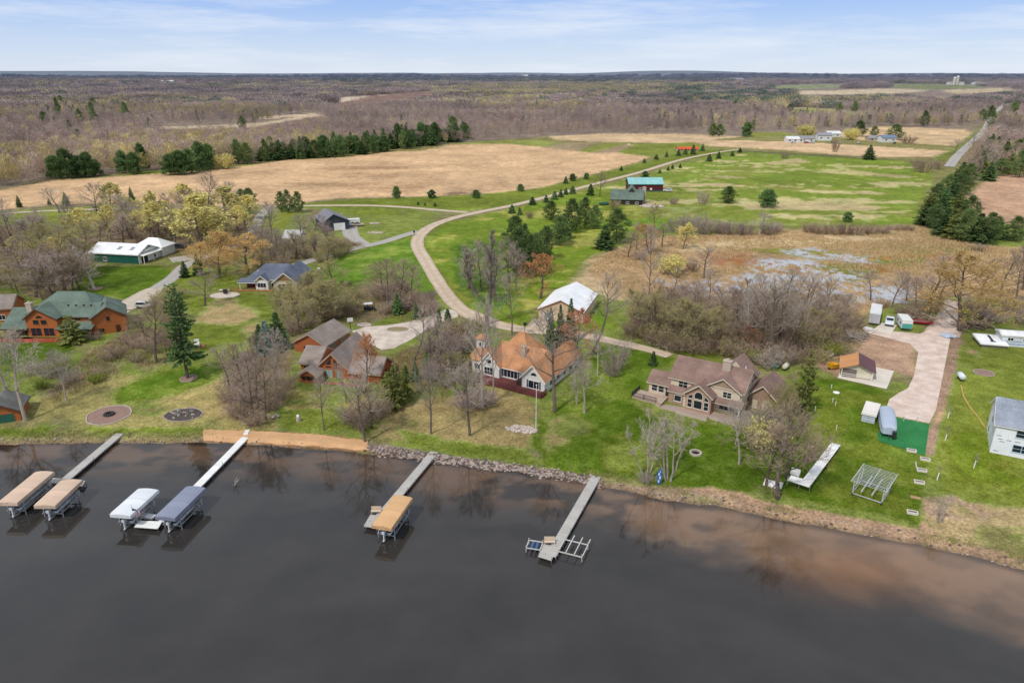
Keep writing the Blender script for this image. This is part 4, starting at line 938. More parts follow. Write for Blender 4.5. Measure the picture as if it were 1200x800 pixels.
def spruce(seed,H=12.,W=2.6,layers=30,clear=.05,full=.9,dens=1.,irregular=.15):
    r=random.Random(seed);T=MB();Cr=MB()
    T.tube([(0,0,-.3),(0,0,H*.5),(0,0,H*.98)],[.018*H,.011*H,.01],6,0,False)
    for k in range(layers):
        f=(k+.5)/layers;z=H*(clear+(1-clear)*f);R=W*(1-f)**full*(1+r.gauss(0,irregular))+.12
        nb=max(4,int((11-5*f)*dens))
        for i in range(nb):
            az=i*2*math.pi/nb+r.random()*1.2;Rb=R*r.uniform(.7,1.12);dr=-.22*(1-f)+.35*f
            d=Vector((math.cos(az),math.sin(az),dr)).normalized();p=Vector((0,0,z))
            q=p+d*Rb;q.z+=.12*Rb
            blade(Cr,p,q,.06,r,0)
            n=max(3,int(Rb*5.0))
            for m in range(n):
                g=(.22+.78*(m+r.random())/n);c=p.lerp(q,g);sd=Vector((-d.y,d.x,0))*(1 if m%2 else -1)
                tip=c+(sd*.55+d*.6+Vector((0,0,r.uniform(-.35,.15)))).normalized()*(.35+.28*Rb*(1.1-g))
                blade(Cr,c,tip,.26+.07*Rb,r,1)
            leafq(Cr,q,.28,r)
    return T,Cr
def pine(seed,H=12.,W=3.4,clear=.1,clumps=70,rnd=.75):
    r=random.Random(seed);T=MB();Cr=MB()
    T.tube([(0,0,-.3),(r.gauss(0,.1),0,H*.5),(0,0,H*.95)],[.018*H,.012*H,.02],6,0,False)
    for k in range(clumps):
        f=(k+.5)/clumps;z=H*(clear+(1-clear)*f)
        R=W*(math.sin(math.pi*min(1,(.22+.78*f)))**rnd)*r.uniform(.35,1.2) if f<.92 else W*.3*r.random()
        az=k*2.399+r.gauss(0,.4);c=Vector((math.cos(az)*R,math.sin(az)*R,z))
        blade(Cr,Vector((0,0,z-.3*R)),c,.07,r,0)
        cs=W*.3*r.uniform(.7,1.2)
        for m in range(64):
            o=rv(r,1).normalized()*cs*r.random()**.4;o.z*=.55
            s=c+o;blade(Cr,s,s+(o.normalized()+rv(r,.4)+Vector((0,0,.35))).normalized()*.45,.22,r,1)
    return T,Cr
BK=foliage('grey_bark',('7f746b','5d524a'),.9);BKD=foliage('dark_bark',('574c44','6d6158'),.9);BKP=foliage('pale_bark',('b9ada0','938678'),.9);BKB=foliage('birch_bark',('d8d2c8','bdb4aa'),.8)
TWG=foliage('grey_twigs',('a2968a','b5a799'),.8,.25);TWB=foliage('brown_twigs',('9c8775','ae9a86'),.8,.25);TWM=foliage('mauve_twigs',('a5938c','b3a095'),.8,.25);TWO=foliage('olive_twigs',('a0956e','b3a67e'),.8,.25);TWP=foliage('pale_twigs',('bfb3a6','aea194'),.8,.25)
TWY=foliage('yellow_twigs',('bfae78','b3a27a'),.8,.3);TWOR=foliage('orange_twigs',('c9a668','bd9a64'),.8,.3);TWRU=foliage('rust_twigs',('b98a66','ab8068'),.8,.3)
LY=foliage('yellow_buds',('e6dc92','d9cc80'),.7,.35);LO=foliage('orange_buds',('dcc084','d0b074'),.7,.35);LR=foliage('red_buds',('c08672','c68a6c'),.7,.35);LOL=foliage('olive_buds',('b5aa6e','a39a68'),.7,.35);LG=foliage('green_leaves',('7d983f','a3a744'),.7,.35);LOR=foliage('rust_buds',('d09a68','c68e62'),.7,.35)
NS=foliage('spruce_needles',('456039','758f58'),.75,.28);NP=foliage('pine_needles',('496238','84965c'),.75,.28);NO=foliage('olive_needles',('737b41','8a8d4c'),.75,.15);NB=foliage('blue_needles',('647a70','82938a'),.75,.12)
PROTO={}
def proto(kind,fn,tm,cm,H,W,n=2):
    PROTO[kind]=[]
    for i in range(n):
        T,Cr=fn(i)
        rad=sorted(math.hypot(p[0],p[1]) for p in Cr.v);W=2*rad[int(len(rad)*(.95 if ('spruce' in kind or 'pine' in kind) else .8))]
        PROTO[kind].append((T.mesh(kind+'_trunk',tm),Cr.mesh(kind+'_crown',cm),H,W))
proto('bare_tree',lambda i:bare_tree(20+i,spread=.36),BK,[TWG,LOL],12,8.5,3)
proto('brown_tree',lambda i:bare_tree(30+i,spread=.38,clear=.2,twigs=6),BKD,[TWB,LR],12,9,3)
proto('mauve_tree',lambda i:bare_tree(40+i,spread=.36,clear=.15,twigs=6),BKD,[TWM,LR],12,9,2)
proto('pale_tree',lambda i:bare_tree(50+i,spread=.30,clear=.35,trunks=1),BKP,[TWP,LR],12,7.5,2)
proto('multi_stem_tree',lambda i:bare_tree(55+i,spread=.2,clear=.42,trunks=5,limbs=11,tw=.028,twigs=7),BKP,[TWP,LR],12,11,2)
proto('birch_tree',lambda i:bare_tree(60+i,spread=.24,clear=.3),BKB,[TWP,LR],12,6,1)
proto('poplar_tree',lambda i:bare_tree(65+i,spread=.2,clear=.18,narrow=True,up=.25,limbs=18),BK,[TWG,LR],14,4,2)
proto('yellow_tree',lambda i:bare_tree(70+i,spread=.32,clear=.22,leaf=1,leafsize=.2),BK,[TWY,LY],12,8.5,3)
proto('olive_tree',lambda i:bare_tree(80+i,spread=.36,clear=.18,leaf=1,leafsize=.075,twigs=6),BKD,[TWO,LOL],12,9,2)
proto('orange_tree',lambda i:bare_tree(90+i,spread=.4,clear=.1,leaf=1,leafsize=.09,twigs=7,tw=.045,limbs=18),BKD,[TWOR,LO],12,10,2)
proto('rust_tree',lambda i:bare_tree(95+i,spread=.36,clear=.25,leaf=1,leafsize=.12),BKD,[TWRU,LOR],12,8.5,2)
proto('red_tree',lambda i:bare_tree(100+i,spread=.34,clear=.2,leaf=1,leafsize=.12),BKD,[TWRU,LR],12,8.5,1)
proto('leaning_tree',lambda i:bare_tree(110+i,spread=.36,clear=.45,lean=.55,limbs=11),BK,[TWG,LR],12,9,1)
proto('brown_shrub',lambda i:bush(120+i),TWB,[TWB,LOL],3,4.2,3)
proto('grey_shrub',lambda i:bush(125+i),TWG,[TWG,LOL],3,4.2,2)
proto('mauve_shrub',lambda i:bush(127+i),TWM,[TWM,LOL],3,4.2,2)
proto('olive_shrub',lambda i:bush(130+i,leaf=1,leafsize=.06),TWO,[TWO,LOL],3,4.2,2)
proto('yellow_shrub',lambda i:bush(135+i,leaf=2,leafsize=.13),TWO,[TWO,LY],3,4.2,1)
proto('green_shrub',lambda i:bush(138+i,leaf=2,leafsize=.13),TWO,[TWO,LG],3,4.2,1)
proto('orange_shrub',lambda i:bush(137+i,leaf=1,leafsize=.08),TWO,[TWOR,LO],3,4.2,1)
proto('spruce_tree',lambda i:spruce(140+i),BKD,[BKD,NS],12,5.4,3)
proto('tall_spruce',lambda i:spruce(145+i,H=18,W=3.,layers=34,clear=.22,full=.55,irregular=.35,dens=.75),BKD,[BKD,NS],18,6.4,1)
proto('young_spruce',lambda i:spruce(150+i,H=4,W=1.6,layers=14,clear=.02),BKD,[BKD,NS],4,3.3,2)
proto('blue_spruce',lambda i:spruce(153+i,H=9,W=2.5,layers=24),BKD,[BKD,NB],9,5,1)
proto('olive_pine',lambda i:spruce(156+i,H=9,W=2.4,layers=20,full=.6,irregular=.4,dens=.8),BKD,[BKD,NO],9,5,2)
proto('pine_tree',lambda i:pine(160+i),BKD,[BKD,NP],12,7.4,3)
proto('round_pine',lambda i:pine(165+i,H=6,W=2.6,clear=.1,clumps=60,rnd=.6),BKD,[BKD,NS],6,5.6,2)
NOUN={'bare_tree':'bare grey tree','brown_tree':'bare brown tree','mauve_tree':'bare mauve-grey tree','pale_tree':'bare pale-trunked tree','multi_stem_tree':'pale multi-trunked bare tree','birch_tree':'white-barked bare birch','poplar_tree':'narrow bare poplar','yellow_tree':'yellow-green budding tree','olive_tree':'olive budding tree','orange_tree':'broad orange-twigged willow','rust_tree':'rust-orange budding tree','red_tree':'red budding tree','leaning_tree':'leaning grey bare tree','brown_shrub':'bare brown shrub','grey_shrub':'bare grey shrub','mauve_shrub':'bare mauve shrub','olive_shrub':'olive budding shrub','yellow_shrub':'bright yellow shrub','green_shrub':'fresh green leafy shrub','orange_shrub':'orange-twigged shrub','spruce_tree':'dark green spruce','tall_spruce':'tall dark ragged spruce','young_spruce':'small young spruce','blue_spruce':'blue-grey spruce','olive_pine':'olive-green conifer','pine_tree':'dark green pine','round_pine':'round dark pine'}
NAMES={'yellow_tree':'budding_tree','olive_tree':'budding_tree','orange_tree':'willow_tree','rust_tree':'budding_tree','red_tree':'budding_tree','brown_tree':'bare_tree','mauve_tree':'bare_tree','pale_tree':'bare_tree','tall_spruce':'spruce_tree','young_spruce':'spruce_tree','blue_spruce':'spruce_tree','olive_pine':'conifer_tree','round_pine':'pine_tree','brown_shrub':'shrub','grey_shrub':'shrub','mauve_shrub':'shrub','olive_shrub':'shrub','yellow_shrub':'shrub','green_shrub':'shrub','orange_shrub':'shrub'}
ORD=['leftmost','second','third','fourth','fifth','sixth','seventh','eighth','ninth','tenth','eleventh','twelfth','thirteenth','fourteenth','fifteenth','sixteenth','seventeenth','eighteenth','nineteenth','twentieth']
TREES=[]
def tree(kind,where,u,vb,vt=None,wpx=None,h=None,w=None,same=False):
    """plant a tree: base pixel -> ground point, height from its top, crown width from its span"""
    p=G(u,vb);dist=math.hypot(p.y,HC-p.z)
    if h is None: h=max(.6,ZV(p.y,vt)-p.z)
    if w is None and wpx: w=wpx*dist/F*(1. if ('spruce' in kind or 'pine' in kind) else 1.12 if 'shrub' in kind else 1.2)
    if 'tree' in kind and 'spruce' not in kind and 'pine_' not in kind: h*=1.09
    TREES.append([kind,where,u,p,h,w,same])
def fill(kind,where,poly,n,h,seed,wr=.75):
    r=random.Random(seed);us=[p[0] for p in poly];vs=[p[1] for p in poly];P=np.array(poly,float);k=0
    for t in range(n*30):
        u,v=r.uniform(min(us),max(us)),r.uniform(min(vs),max(vs))
        if sdist(np.array([u]),np.array([v]),P)[0]<0: continue
        hh=r.uniform(*h)*1.12;tree(kind,where,u,v,h=hh,w=hh*wr*r.uniform(.85,1.2),same=True);k+=1
        if k==n: break
def grow():
    byk={}
    for t in TREES: byk.setdefault((t[0],t[1]),[]).append(t)
    rr=random.Random(77)
    for (kind,where),L in byk.items():
        L.sort(key=lambda t:t[2])
        for i,t in enumerate(L):
            n=len(L)
            if n==1 or t[6]: lab=f"{NOUN[kind]} {where}"
            elif i==0: lab=f"leftmost {NOUN[kind]} {where}"
            elif i==n-1: lab=f"rightmost {NOUN[kind]} {where}"
            elif i<20: lab=f"{ORD[i]} {NOUN[kind]} from the left {where}"
            else: lab=f"{ORD[n-1-i] if n-1-i else 'last'} {NOUN[kind]} from the right {where}"
            tm,cm,H,W=PROTO[kind][rr.randrange(len(PROTO[kind]))]
            h,w=t[4],t[5] or t[4]*W/H
            sh='shrub' in kind
            o=thing(NAMES.get(kind,kind),lab,'shrub' if sh else 'tree',t[3],rr.random()*6.28 if kind!='leaning_tree' else 0,(NOUN[kind]+'s '+where) if n>1 else None,(w/W,w/W,h/H))
            link('stem' if sh else 'trunk',tm,o);link('crown',cm,o)
# ---------------------------------------------------------------- tree placement
def many(kind,where,L,**k):
    for t in L: tree(kind,where,*t,**k)
# left wood round the green barn
W1='in the wood behind the green pole barn'
many('yellow_tree',W1,[(135,262,216,26),(97,272,246,20),(114,278,254,18),(131,282,243,22),(176,284,240,28),(186,276,226,20),(232,296,232,46),(247,284,236,36),(216,250,216,24),(262,252,221,32),(196,268,236,20)])
many('bare_tree',W1,[(18,285,247,34),(44,287,250,30),(70,250,220,24),(118,268,216,26),(150,272,230,26),(245,262,204,26),(160,282,236,22),(205,288,240,22),(270,246,212,20)])
many('mauve_tree',W1,[(88,268,240,24),(166,270,240,26),(145,288,250,24),(206,262,226,20),(225,262,222,22)])
many('olive_tree',W1,[(58,304,262,34),(100,300,262,30),(76,290,256,26)])
W2='in the thicket left of the green barn'
many('mauve_tree',W2,[(42,348,292,40),(62,352,298,36),(78,345,296,34),(26,318,278,34)])
many('brown_tree',W2,[(10,300,262,34),(34,335,292,36),(95,345,300,30),(88,322,280,30)])
many('olive_tree',W2,[(70,322,276,36),(50,325,276,34),(104,318,284,28),(86,340,300,30)])
many('yellow_tree',W2,[(45,312,284,24),(68,305,278,22),(22,300,276,20)])
tree('birch_tree','leaning in lawn behind the log home',110,338,286,30)
many('orange_tree','beside the ranch house with blue-grey roof',[(258,325,276,44),(290,322,279,46),(236,312,284,28)])
tree('brown_tree','behind the ranch house roof',308,318,290,16)
many('spruce_tree','near the field edge left of the lane',[(23,243,229,7),(58,240,233,5),(78,241,225,9),(155,237,219,8)])
many('pine_tree','behind the wood beside the lane end',[(284,243,222,16),(293,244,221,18),(266,243,223,10)])
many('pine_tree','in the trio by the charcoal garage',[(330,248,225,14),(338,249,223,13),(350,249,225,15)])
many('bare_tree','around the small white cabin',[(318,283,238,24),(356,292,252,20),(308,296,262,22),(325,300,268,20)])
many('olive_tree','in front of the charcoal garage',[(372,302,272,26),(392,301,278,24),(384,306,284,18),(350,304,274,22)])
many('mauve_tree','in front of the charcoal garage',[(368,290,254,28),(384,286,262,20)])
many('olive_shrub','in front of the charcoal garage',[(404,298,282,16),(396,302,288,14),(376,308,294,14)])
many('brown_shrub','left of the small white cabin',[(318,302,286,18),(306,312,296,16)])
tree('young_spruce','beside the barn drive',233,322,298,13)
tree('spruce_tree','behind the barn drive bend',217,325,306,12)
tree('mauve_tree','in the lawn right of the barn drive',240,358,317,28)
many('brown_tree','on the slope below the barn drive',[(184,424,356,42),(172,400,368,26)])
many('olive_shrub','on the slope below the barn drive',[(195,362,338,26),(206,350,334,22),(186,372,350,20),(200,384,362,22)])
many('olive_tree','on the slope below the barn drive',[(192,378,344,24)])
tree('tall_spruce','standing in the lawn above the shore',220,443,333,38)
many('brown_shrub','on the brown bank by the log home path',[(150,402,388,20),(165,408,392,22),(140,418,404,18),(180,412,396,20),(112,398,388,14),(128,422,410,16),(192,402,386,18),(160,424,412,14),(205,408,396,14),(118,440,430,14)])
tree('olive_pine','in front of the orange log home',86,402,370,30)
many('pale_tree','on the shore left of the fire pit',[(30,493,390,46),(12,470,380,40),(78,470,410,20)])
many('grey_shrub','near the boathouse',[(60,442,425,24),(72,430,412,22),(40,438,420,22),(84,448,432,18)])
many('green_shrub','below the red deck lawn',[(68,438,424,18),(112,448,438,14),(50,455,446,12)])
# thicket left of the red-brown log house
W3='in the thicket left of the red-brown log house'
many('brown_tree',W3,[(302,480,398,38),(286,462,404,30),(312,492,420,32)])
many('mauve_tree',W3,[(296,488,415,32),(270,455,408,26)])
many('pale_tree',W3,[(331,452,385,24),(322,462,400,20)])
many('brown_shrub',W3,[(282,488,468,26),(300,498,478,28),(318,480,460,24),(332,468,448,22),(268,470,452,22),(338,456,438,18),(290,472,450,24)])
tree('blue_spruce',W3,314,415,376,26)
many('spruce_tree','behind the log garage',[(327,408,366,26),(305,402,380,16)])
many('olive_tree','on the rise behind the log garage',[(372,378,332,46),(352,390,348,34),(396,372,330,36),(340,372,338,30),(384,362,326,30)])
many('brown_shrub','on the rise behind the log garage',[(360,384,362,28),(345,392,374,22),(410,370,350,24),(384,374,354,24),(330,366,350,20)])
tree('orange_shrub','left of the olive trees behind the log garage',345,358,340,20)
many('olive_shrub','on the rise behind the log garage',[(402,362,345,24),(412,350,336,20),(368,366,348,22)])
many('brown_tree','between the log house drive and the lane',[(455,362,308,36),(470,352,306,30),(448,343,306,26),(482,350,312,26)])
many('brown_shrub','between the log house drive and the lane',[(462,352,330,30),(478,360,338,30),(448,350,334,24),(492,362,346,24),(502,370,354,20),(452,368,354,18)])
many('spruce_tree','between the log house drive and the lane',[(488,374,354,9),(466,368,344,15)])
tree('leaning_tree','over the pale concrete drive',484,422,362,44)
many('young_spruce','beside the drive mouth on the lane',[(515,384,362,10),(525,380,362,11),(511,392,378,8)])
many('brown_shrub','left of the white cottage',[(540,398,374,34),(560,385,372,24),(528,410,390,30),(512,412,394,28),(520,432,412,26),(505,440,424,22),(545,412,396,24)])
many('olive_shrub','left of the white cottage',[(548,392,374,28),(530,396,378,24)])
many('mauve_tree','left of the white cottage',[(518,425,372,28),(505,428,384,26),(530,442,392,26)])
many('grey_shrub','left of the white cottage',[(536,440,420,24),(524,452,434,22),(542,452,438,18),(556,462,446,18)])
many('green_shrub','left of the white cottage',[(530,430,414,18),(540,460,450,14)])
many('spruce_tree','right of the red-brown log house',[(487,446,422,11),(476,446,428,10),(500,432,412,10)])
many('olive_pine','right of the red-brown log house',[(464,478,430,26),(474,468,430,20),(455,470,436,20)])
tree('rust_tree','rising before the log house roof',428,460,396,24)
many('bare_tree','before the log house deck',[(406,472,424,18),(428,518,440,34),(380,504,440,20)])
many('brown_tree','before the log house deck',[(436,502,448,32)])
many('brown_shrub','before the log house deck',[(422,502,474,32),(438,494,466,26),(408,496,474,22),(448,488,468,18)])
many('bare_tree','on the dry lawn of the white cottage',[(505,508,424,26),(550,510,430,40),(600,392,322,24)])
many('pale_tree','in front of the turret',[(566,478,352,28),(578,470,376,20)])
many('mauve_shrub','below the turret',[(560,478,456,28),(546,476,458,22),(574,474,458,20)])
tree('bare_tree','tall at the right gable of the cottage',650,482,366,52)
many('spruce_tree','behind the cottage roof',[(645,408,360,15),(656,404,357,13),(668,400,350,17)])
tree('red_tree','behind the cottage roof',674,424,366,32)
tree('leaning_tree','by the gravel lane right of the barn',692,416,322,60)
many('pale_tree','on the lawn between cottage and tan house',[(685,484,424,26),(700,440,388,18),(676,474,432,18)])
many('grey_shrub','on the lawn between cottage and tan house',[(722,432,396,26),(718,440,416,20)])
tree('young_spruce','beside the tan house lane',765,428,412,10)
many('poplar_tree','on the meadow inside the lane bend',[(570,380,248,22),(556,345,278,22),(548,338,285,18),(582,352,280,20)])
many('mauve_tree','beside the dark pine clump',[(597,332,282,28),(605,340,290,22),(563,340,285,22)])
many('pine_tree','in the clump on the meadow',[(604,292,254,28),(608,322,268,34),(622,324,276,26),(629,316,274,24),(640,304,266,24),(655,287,254,26),(646,258,236,20),(670,272,234,24),(685,266,232,22),(697,268,241,20)])
many('spruce_tree','in the clump on the meadow',[(614,318,284,22),(634,300,270,20),(660,280,250,20),(615,300,262,22)])
tree('pine_tree','with open crown by the marsh edge',722,284,246,30)
tree('spruce_tree','by the marsh edge',708,292,264,24)
tree('rust_tree','on the meadow behind the white-roofed barn',633,350,302,32)
# row along the lane, little trees
W4='along the upper side of the lane'
many('round_pine',W4,[(465,232,219,10),(506,232,223,11),(558,232,223,11),(610,224,216,9),(671,212,204,9),(687,210,203,7)])
many('young_spruce',W4,[(663,215,207,7),(728,200,195,5),(755,191,186,5),(769,187,181,6),(781,184,178,5),(795,183,175,7),(490,240,236,4),(498,241,237,4),(510,242,237,5)])
W5='along the lower side of the lane'
many('young_spruce',W5,[(624,240,231,9),(640,237,229,8),(650,234,224,8),(657,231,222,7),(663,228,220,7),(671,227,218,8),(692,229,216,9),(600,250,240,9),(609,252,243,7),(773,203,198,4),(783,200,195,4),(788,198,193,4),(797,197,192,4),(803,181,174,6),(812,181,170,7),(823,177,169,6),(831,189,181,8),(842,186,178,7),(858,183,177,6),(867,179,173,5)])
tree('round_pine',W5,756,210,201,9)
many('brown_tree','by the green-roofed cabin drive',[(703,230,202,14)])
many('olive_shrub','by the green-roofed cabin',[(720,246,233,12),(740,222,217,6)])
tree('brown_shrub','by the green-roofed cabin',620,256,247,8)
tree('pine_tree','standing alone left on the striped meadow',853,238,219,20)
tree('round_pine','standing alone right on the striped meadow',899,243,223,20)
tree('spruce_tree','beside the far tan strip',1018,187,170,15)
tree('round_pine','at the forest edge beyond the far strip',875,160,144,13)
tree('round_pine','at the end of the marsh hedge',993,260,249,12)
tree('birch_tree','in the hedge beyond the marsh',890,275,246,26)
tree('mauve_shrub','on the meadow near the red barn',823,240,222,12)
tree('brown_shrub','on the meadow near the red barn',789,239,231,10)
W6='in the hedge along the far marsh edge'
many('grey_shrub',W6,[(790,272,254,16),(800,274,250,18),(812,275,248,20),(824,275,249,18)])
many('mauve_shrub',W6,[(838,273,258,18),(850,274,257,18),(862,275,258,18),(874,275,259,16),(900,275,257,18),(910,272,260,14)])
many('brown_shrub',W6,[(948,272,260,16),(960,274,260,18),(974,275,261,18),(990,275,260,18),(1004,275,262,18),(1018,274,262,18),(1034,273,263,18),(1050,270,262,16),(1064,270,263,14)])
many('yellow_tree','at the left end of the marsh',[(800,292,262,16)])
many('olive_tree','at the left end of the marsh',[(767,272,240,16)])
many('rust_tree','at the left end of the marsh',[(760,298,264,24)])
many('mauve_tree','at the left end of the marsh',[(736,302,272,18),(776,290,262,16),(746,292,262,14)])
many('bare_tree','at the left end of the marsh',[(760,362,268,20),(824,326,290,28),(790,340,312,14)])
tree('yellow_shrub','on the tan marsh grass',788,322,300,28)
many('brown_shrub','on the tan marsh grass',[(748,305,292,16),(812,318,304,14),(1146,294,285,14)])
# wet wood
W7='in the wet wood behind the tan house'
many('olive_tree',W7,[(752,388,340,32),(770,398,344,34),(792,404,352,34),(820,410,356,36),(840,406,362,30),(958,412,362,30)],same=True)
many('brown_tree',W7,[(760,378,330,34),(786,386,338,34),(812,392,340,34),(836,398,350,32),(864,406,352,36),(892,412,358,36),(912,400,350,34),(930,414,362,34),(950,400,352,30),(972,404,360,28),(990,392,352,26),(900,385,340,30),(860,380,340,30)],same=True)
many('mauve_tree',W7,[(806,380,332,30),(850,388,336,32),(880,396,346,32),(925,390,345,30),(960,385,345,28),(985,380,345,24)],same=True)
many('bare_tree',W7,[(830,372,318,26),(905,418,332,44),(940,378,322,30),(918,372,316,30),(968,372,326,26),(880,370,322,24)],same=True)
many('birch_tree',W7,[(875,410,338,22),(930,402,352,14),(942,404,352,14)],same=True)
many('brown_shrub',W7,[(745,392,374,26),(766,404,386,28),(790,412,392,28),(815,414,394,28),(842,414,396,28),(868,420,400,30),(896,424,404,30),(925,424,404,28),(950,418,400,26),(975,408,392,22),(800,400,380,28),(830,402,384,26),(880,408,388,26),(910,410,390,26),(940,406,388,24),(772,384,366,26),(850,394,376,24)],same=True)
many('olive_shrub',W7,[(758,396,378,24),(806,408,388,26),(856,416,396,26),(960,424,408,20),(985,414,400,18),(905,424,408,24),(780,406,388,22)],same=True)
many('green_shrub','at the edge of the wet wood',[(964,418,402,14),(978,416,404,12),(882,424,410,14),(862,408,394,12)])
many('red_tree','at the front of the wet wood',[(876,412,384,20)])
many('grey_shrub','behind the garage wing of the tan house',[(902,432,410,24),(918,428,404,26),(890,426,410,20)])
# right side
tree('orange_tree','beside the pink gravel yard drive',1126,388,306,72)
many('mauve_tree','behind the red boat',[(1088,362,302,44),(1102,350,316,26),(1072,358,326,24)])
many('bare_tree','behind the parked trailers',[(1045,360,318,24),(1020,352,318,22),(1062,352,324,20)])
many('brown_shrub','behind the parked trailers',[(1066,372,358,20),(1080,368,352,22),(1094,364,350,20),(1056,368,356,16),(1036,360,350,16)])
many('brown_tree','behind the mobile home',[(1172,352,296,36),(1190,358,306,32),(1150,346,306,26),(1198,340,292,24)])
many('mauve_shrub','behind the mobile home',[(1150,374,356,26),(1165,378,360,24),(1186,366,346,26),(1140,362,346,22),(1198,380,362,20)])
# tan house surroundings
tree('olive_pine','right of the tan house',940,486,412,24)
many('olive_shrub','right of the tan house',[(916,484,450,30),(926,470,446,22),(908,492,468,22)])
many('grey_shrub','right of the tan house',[(894,500,472,28),(880,506,484,22),(905,505,484,22)])
tree('yellow_shrub','behind the brown-pink shore tree',896,526,492,34)
many('brown_tree','on the shore left of the lawn dock',[(911,584,486,66),(922,560,490,46),(898,570,500,40)])
many('pale_tree','on the lawn before the tan house',[(866,544,470,30),(798,536,486,18),(862,520,478,20)])
many('multi_stem_tree','on the shore beside the blue paddleboard',[(757,561,480,42),(783,563,484,42)])
tree('grey_shrub','at the foot of the multi-trunked trees',757,566,552,16)
tree('multi_stem_tree','with thin white stems on the sandy shore',1101,612,578,20)
W8='with white trunk guard on the right lawn'
many('grey_shrub','around the right lawn sapling',[])
# rows of conifers
W9='in the dense row by the right-hand road'
many('spruce_tree',W9,[(1084, 264, 238, 24), (1106, 276, 244, 28), (1144, 284, 250, 30), (1166, 280, 254, 24), (1104, 252, 220, 26), (1114, 240, 208, 24), (1126, 212, 190, 20), (1140, 204, 182, 18), (1148, 194, 174, 18), (1158, 212, 190, 18), (1176, 192, 166, 18), (1200, 196, 168, 18), (1100, 264, 232, 24)]);many('pine_tree',W9,[(1094, 268, 240, 26), (1130, 283, 246, 30), (1156, 286, 250, 28), (1096, 240, 216, 22), (1108, 232, 206, 22), (1126, 228, 200, 22), (1134, 216, 192, 20), (1160, 198, 178, 18), (1170, 206, 186, 20), (1194, 208, 176, 22), (1190, 188, 164, 18), (1134, 262, 230, 24)]);many('olive_pine',W9,[(1118, 280, 246, 28), (1088, 250, 226, 22), (1118, 222, 198, 22), (1150, 206, 184, 20), (1182, 204, 180, 20), (1120, 258, 226, 26)])
tree('pine_tree','alone at the right edge of the marsh',1188,282,254,26)
W10='along the far edge of the big tan field'
many('round_pine',W10,[(66,209,184,20),(80,209,176,22),(94,208,184,18),(104,208,180,18),(112,206,188,16),(145,203,178,16),(158,204,180,18),(168,200,170,14),(200,205,182,20),(212,205,178,22),(224,203,176,22),(236,200,168,20),(246,198,170,18)])
many('pine_tree',W10,[(279,192,164,16),(290,192,168,18)])
tree('yellow_shrub',W10,264,198,180,18)
L=[];L2=[];L3=[]
rr=random.Random(9)
pts=[(308,191),(330,188),(370,186),(400,184),(430,181),(455,178),(478,175),(500,172),(520,169),(545,166)]
for i in range(58):
    t=i/57*(len(pts)-1);k=min(int(t),len(pts)-2);a,b=pts[k],pts[k+1];f=t-k
    u=a[0]+(b[0]-a[0])*f;v=a[1]+(b[1]-a[1])*f-rr.uniform(.3,5);(L,L2,L,L3)[i%4].append((u+rr.uniform(-2,2),v,v-rr.uniform(14,28),rr.uniform(10,18)))
many('spruce_tree',W10,L);many('pine_tree',W10,L2);many('round_pine',W10,L3)
many('pine_tree','scattered in the left forest',[(3,200,176,18),(14,205,186,14),(53,148,131,10),(70,142,115,8),(95,148,128,9),(111,150,120,9),(148,140,120,9),(285,156,136,10),(212,132,124,7),(72,124,112,6),(110,128,115,7)])
many('pine_tree','between the far right strips',[(1006,160,142,16),(1048,164,146,18),(1024,160,148,10),(983,132,120,8),(1001,132,119,8),(1082,148,130,10),(1103,130,121,9),(925,132,123,8),(861,128,118,8),(1150,142,128,10),(1160,138,124,10),(1186,138,120,12),(1160,152,130,10),(843,160,146,12),(835,160,145,12)])
many('yellow_shrub','between the far right strips',[(945,162,145,14),(998,164,150,14)])
many('brown_shrub','between the far right strips',[(1080,202,184,20),(1064,168,158,16),(1098,198,186,12),(920,186,178,8),(978,178,160,8)])
PW1=[(100,256),(290,250),(300,280),(235,296),(205,292),(190,284),(110,296),(90,276)]
fill('mauve_tree','filling the wood behind the green pole barn',PW1,10,(6,9),1);fill('yellow_tree','filling the wood behind the green pole barn',PW1,16,(7,10),2);fill('brown_tree','filling the wood behind the green pole barn',PW1,8,(6,9),3);fill('brown_shrub','under the wood behind the green pole barn',PW1,16,(2,4),4,1.3)
PW2=[(-40,300),(0,285),(60,285),(104,312),(100,345),(80,354),(40,352),(0,335),(-40,345)]
fill('mauve_tree','filling the thicket left of the green barn',PW2,9,(6,9),5);fill('brown_tree','filling the thicket left of the green barn',PW2,9,(6,9),6);fill('olive_tree','filling the thicket left of the green barn',PW2,7,(6,9),7);fill('brown_shrub','under the thicket left of the green barn',PW2,16,(2,4),8,1.3)
PW3=[(-60,262),(0,258),(90,254),(100,280),(40,292),(-60,300)]
fill('bare_tree','along the left end of the field lane',PW3,10,(7,11),9,.6);fill('brown_shrub','along the left end of the field lane',PW3,12,(2,4),10,1.3)
PW4=[(330,355),(370,335),(418,335),(420,350),(408,376),(390,382),(350,398),(335,385)]
fill('olive_tree','on the wooded rise behind the log garage',PW4,10,(5,7.5),11,.9);fill('brown_shrub','on the wooded rise behind the log garage',PW4,14,(2,3.5),12,1.3)
PW5=[(740,395),(745,360),(800,350),(996,352),(998,384),(985,408),(955,424),(890,424),(850,410),(790,404)]
fill('olive_shrub','undergrowth of the wet wood',PW5,20,(2.5,5),13,1.1);fill('brown_shrub','undergrowth of the wet wood',PW5,20,(2.5,5),14,1.1);fill('brown_tree','undergrowth of the wet wood',PW5,16,(5,8),15,.8)
PW6=[(300,300),(305,270),(335,280),(345,296),(420,284),(425,292),(350,306),(330,314)]
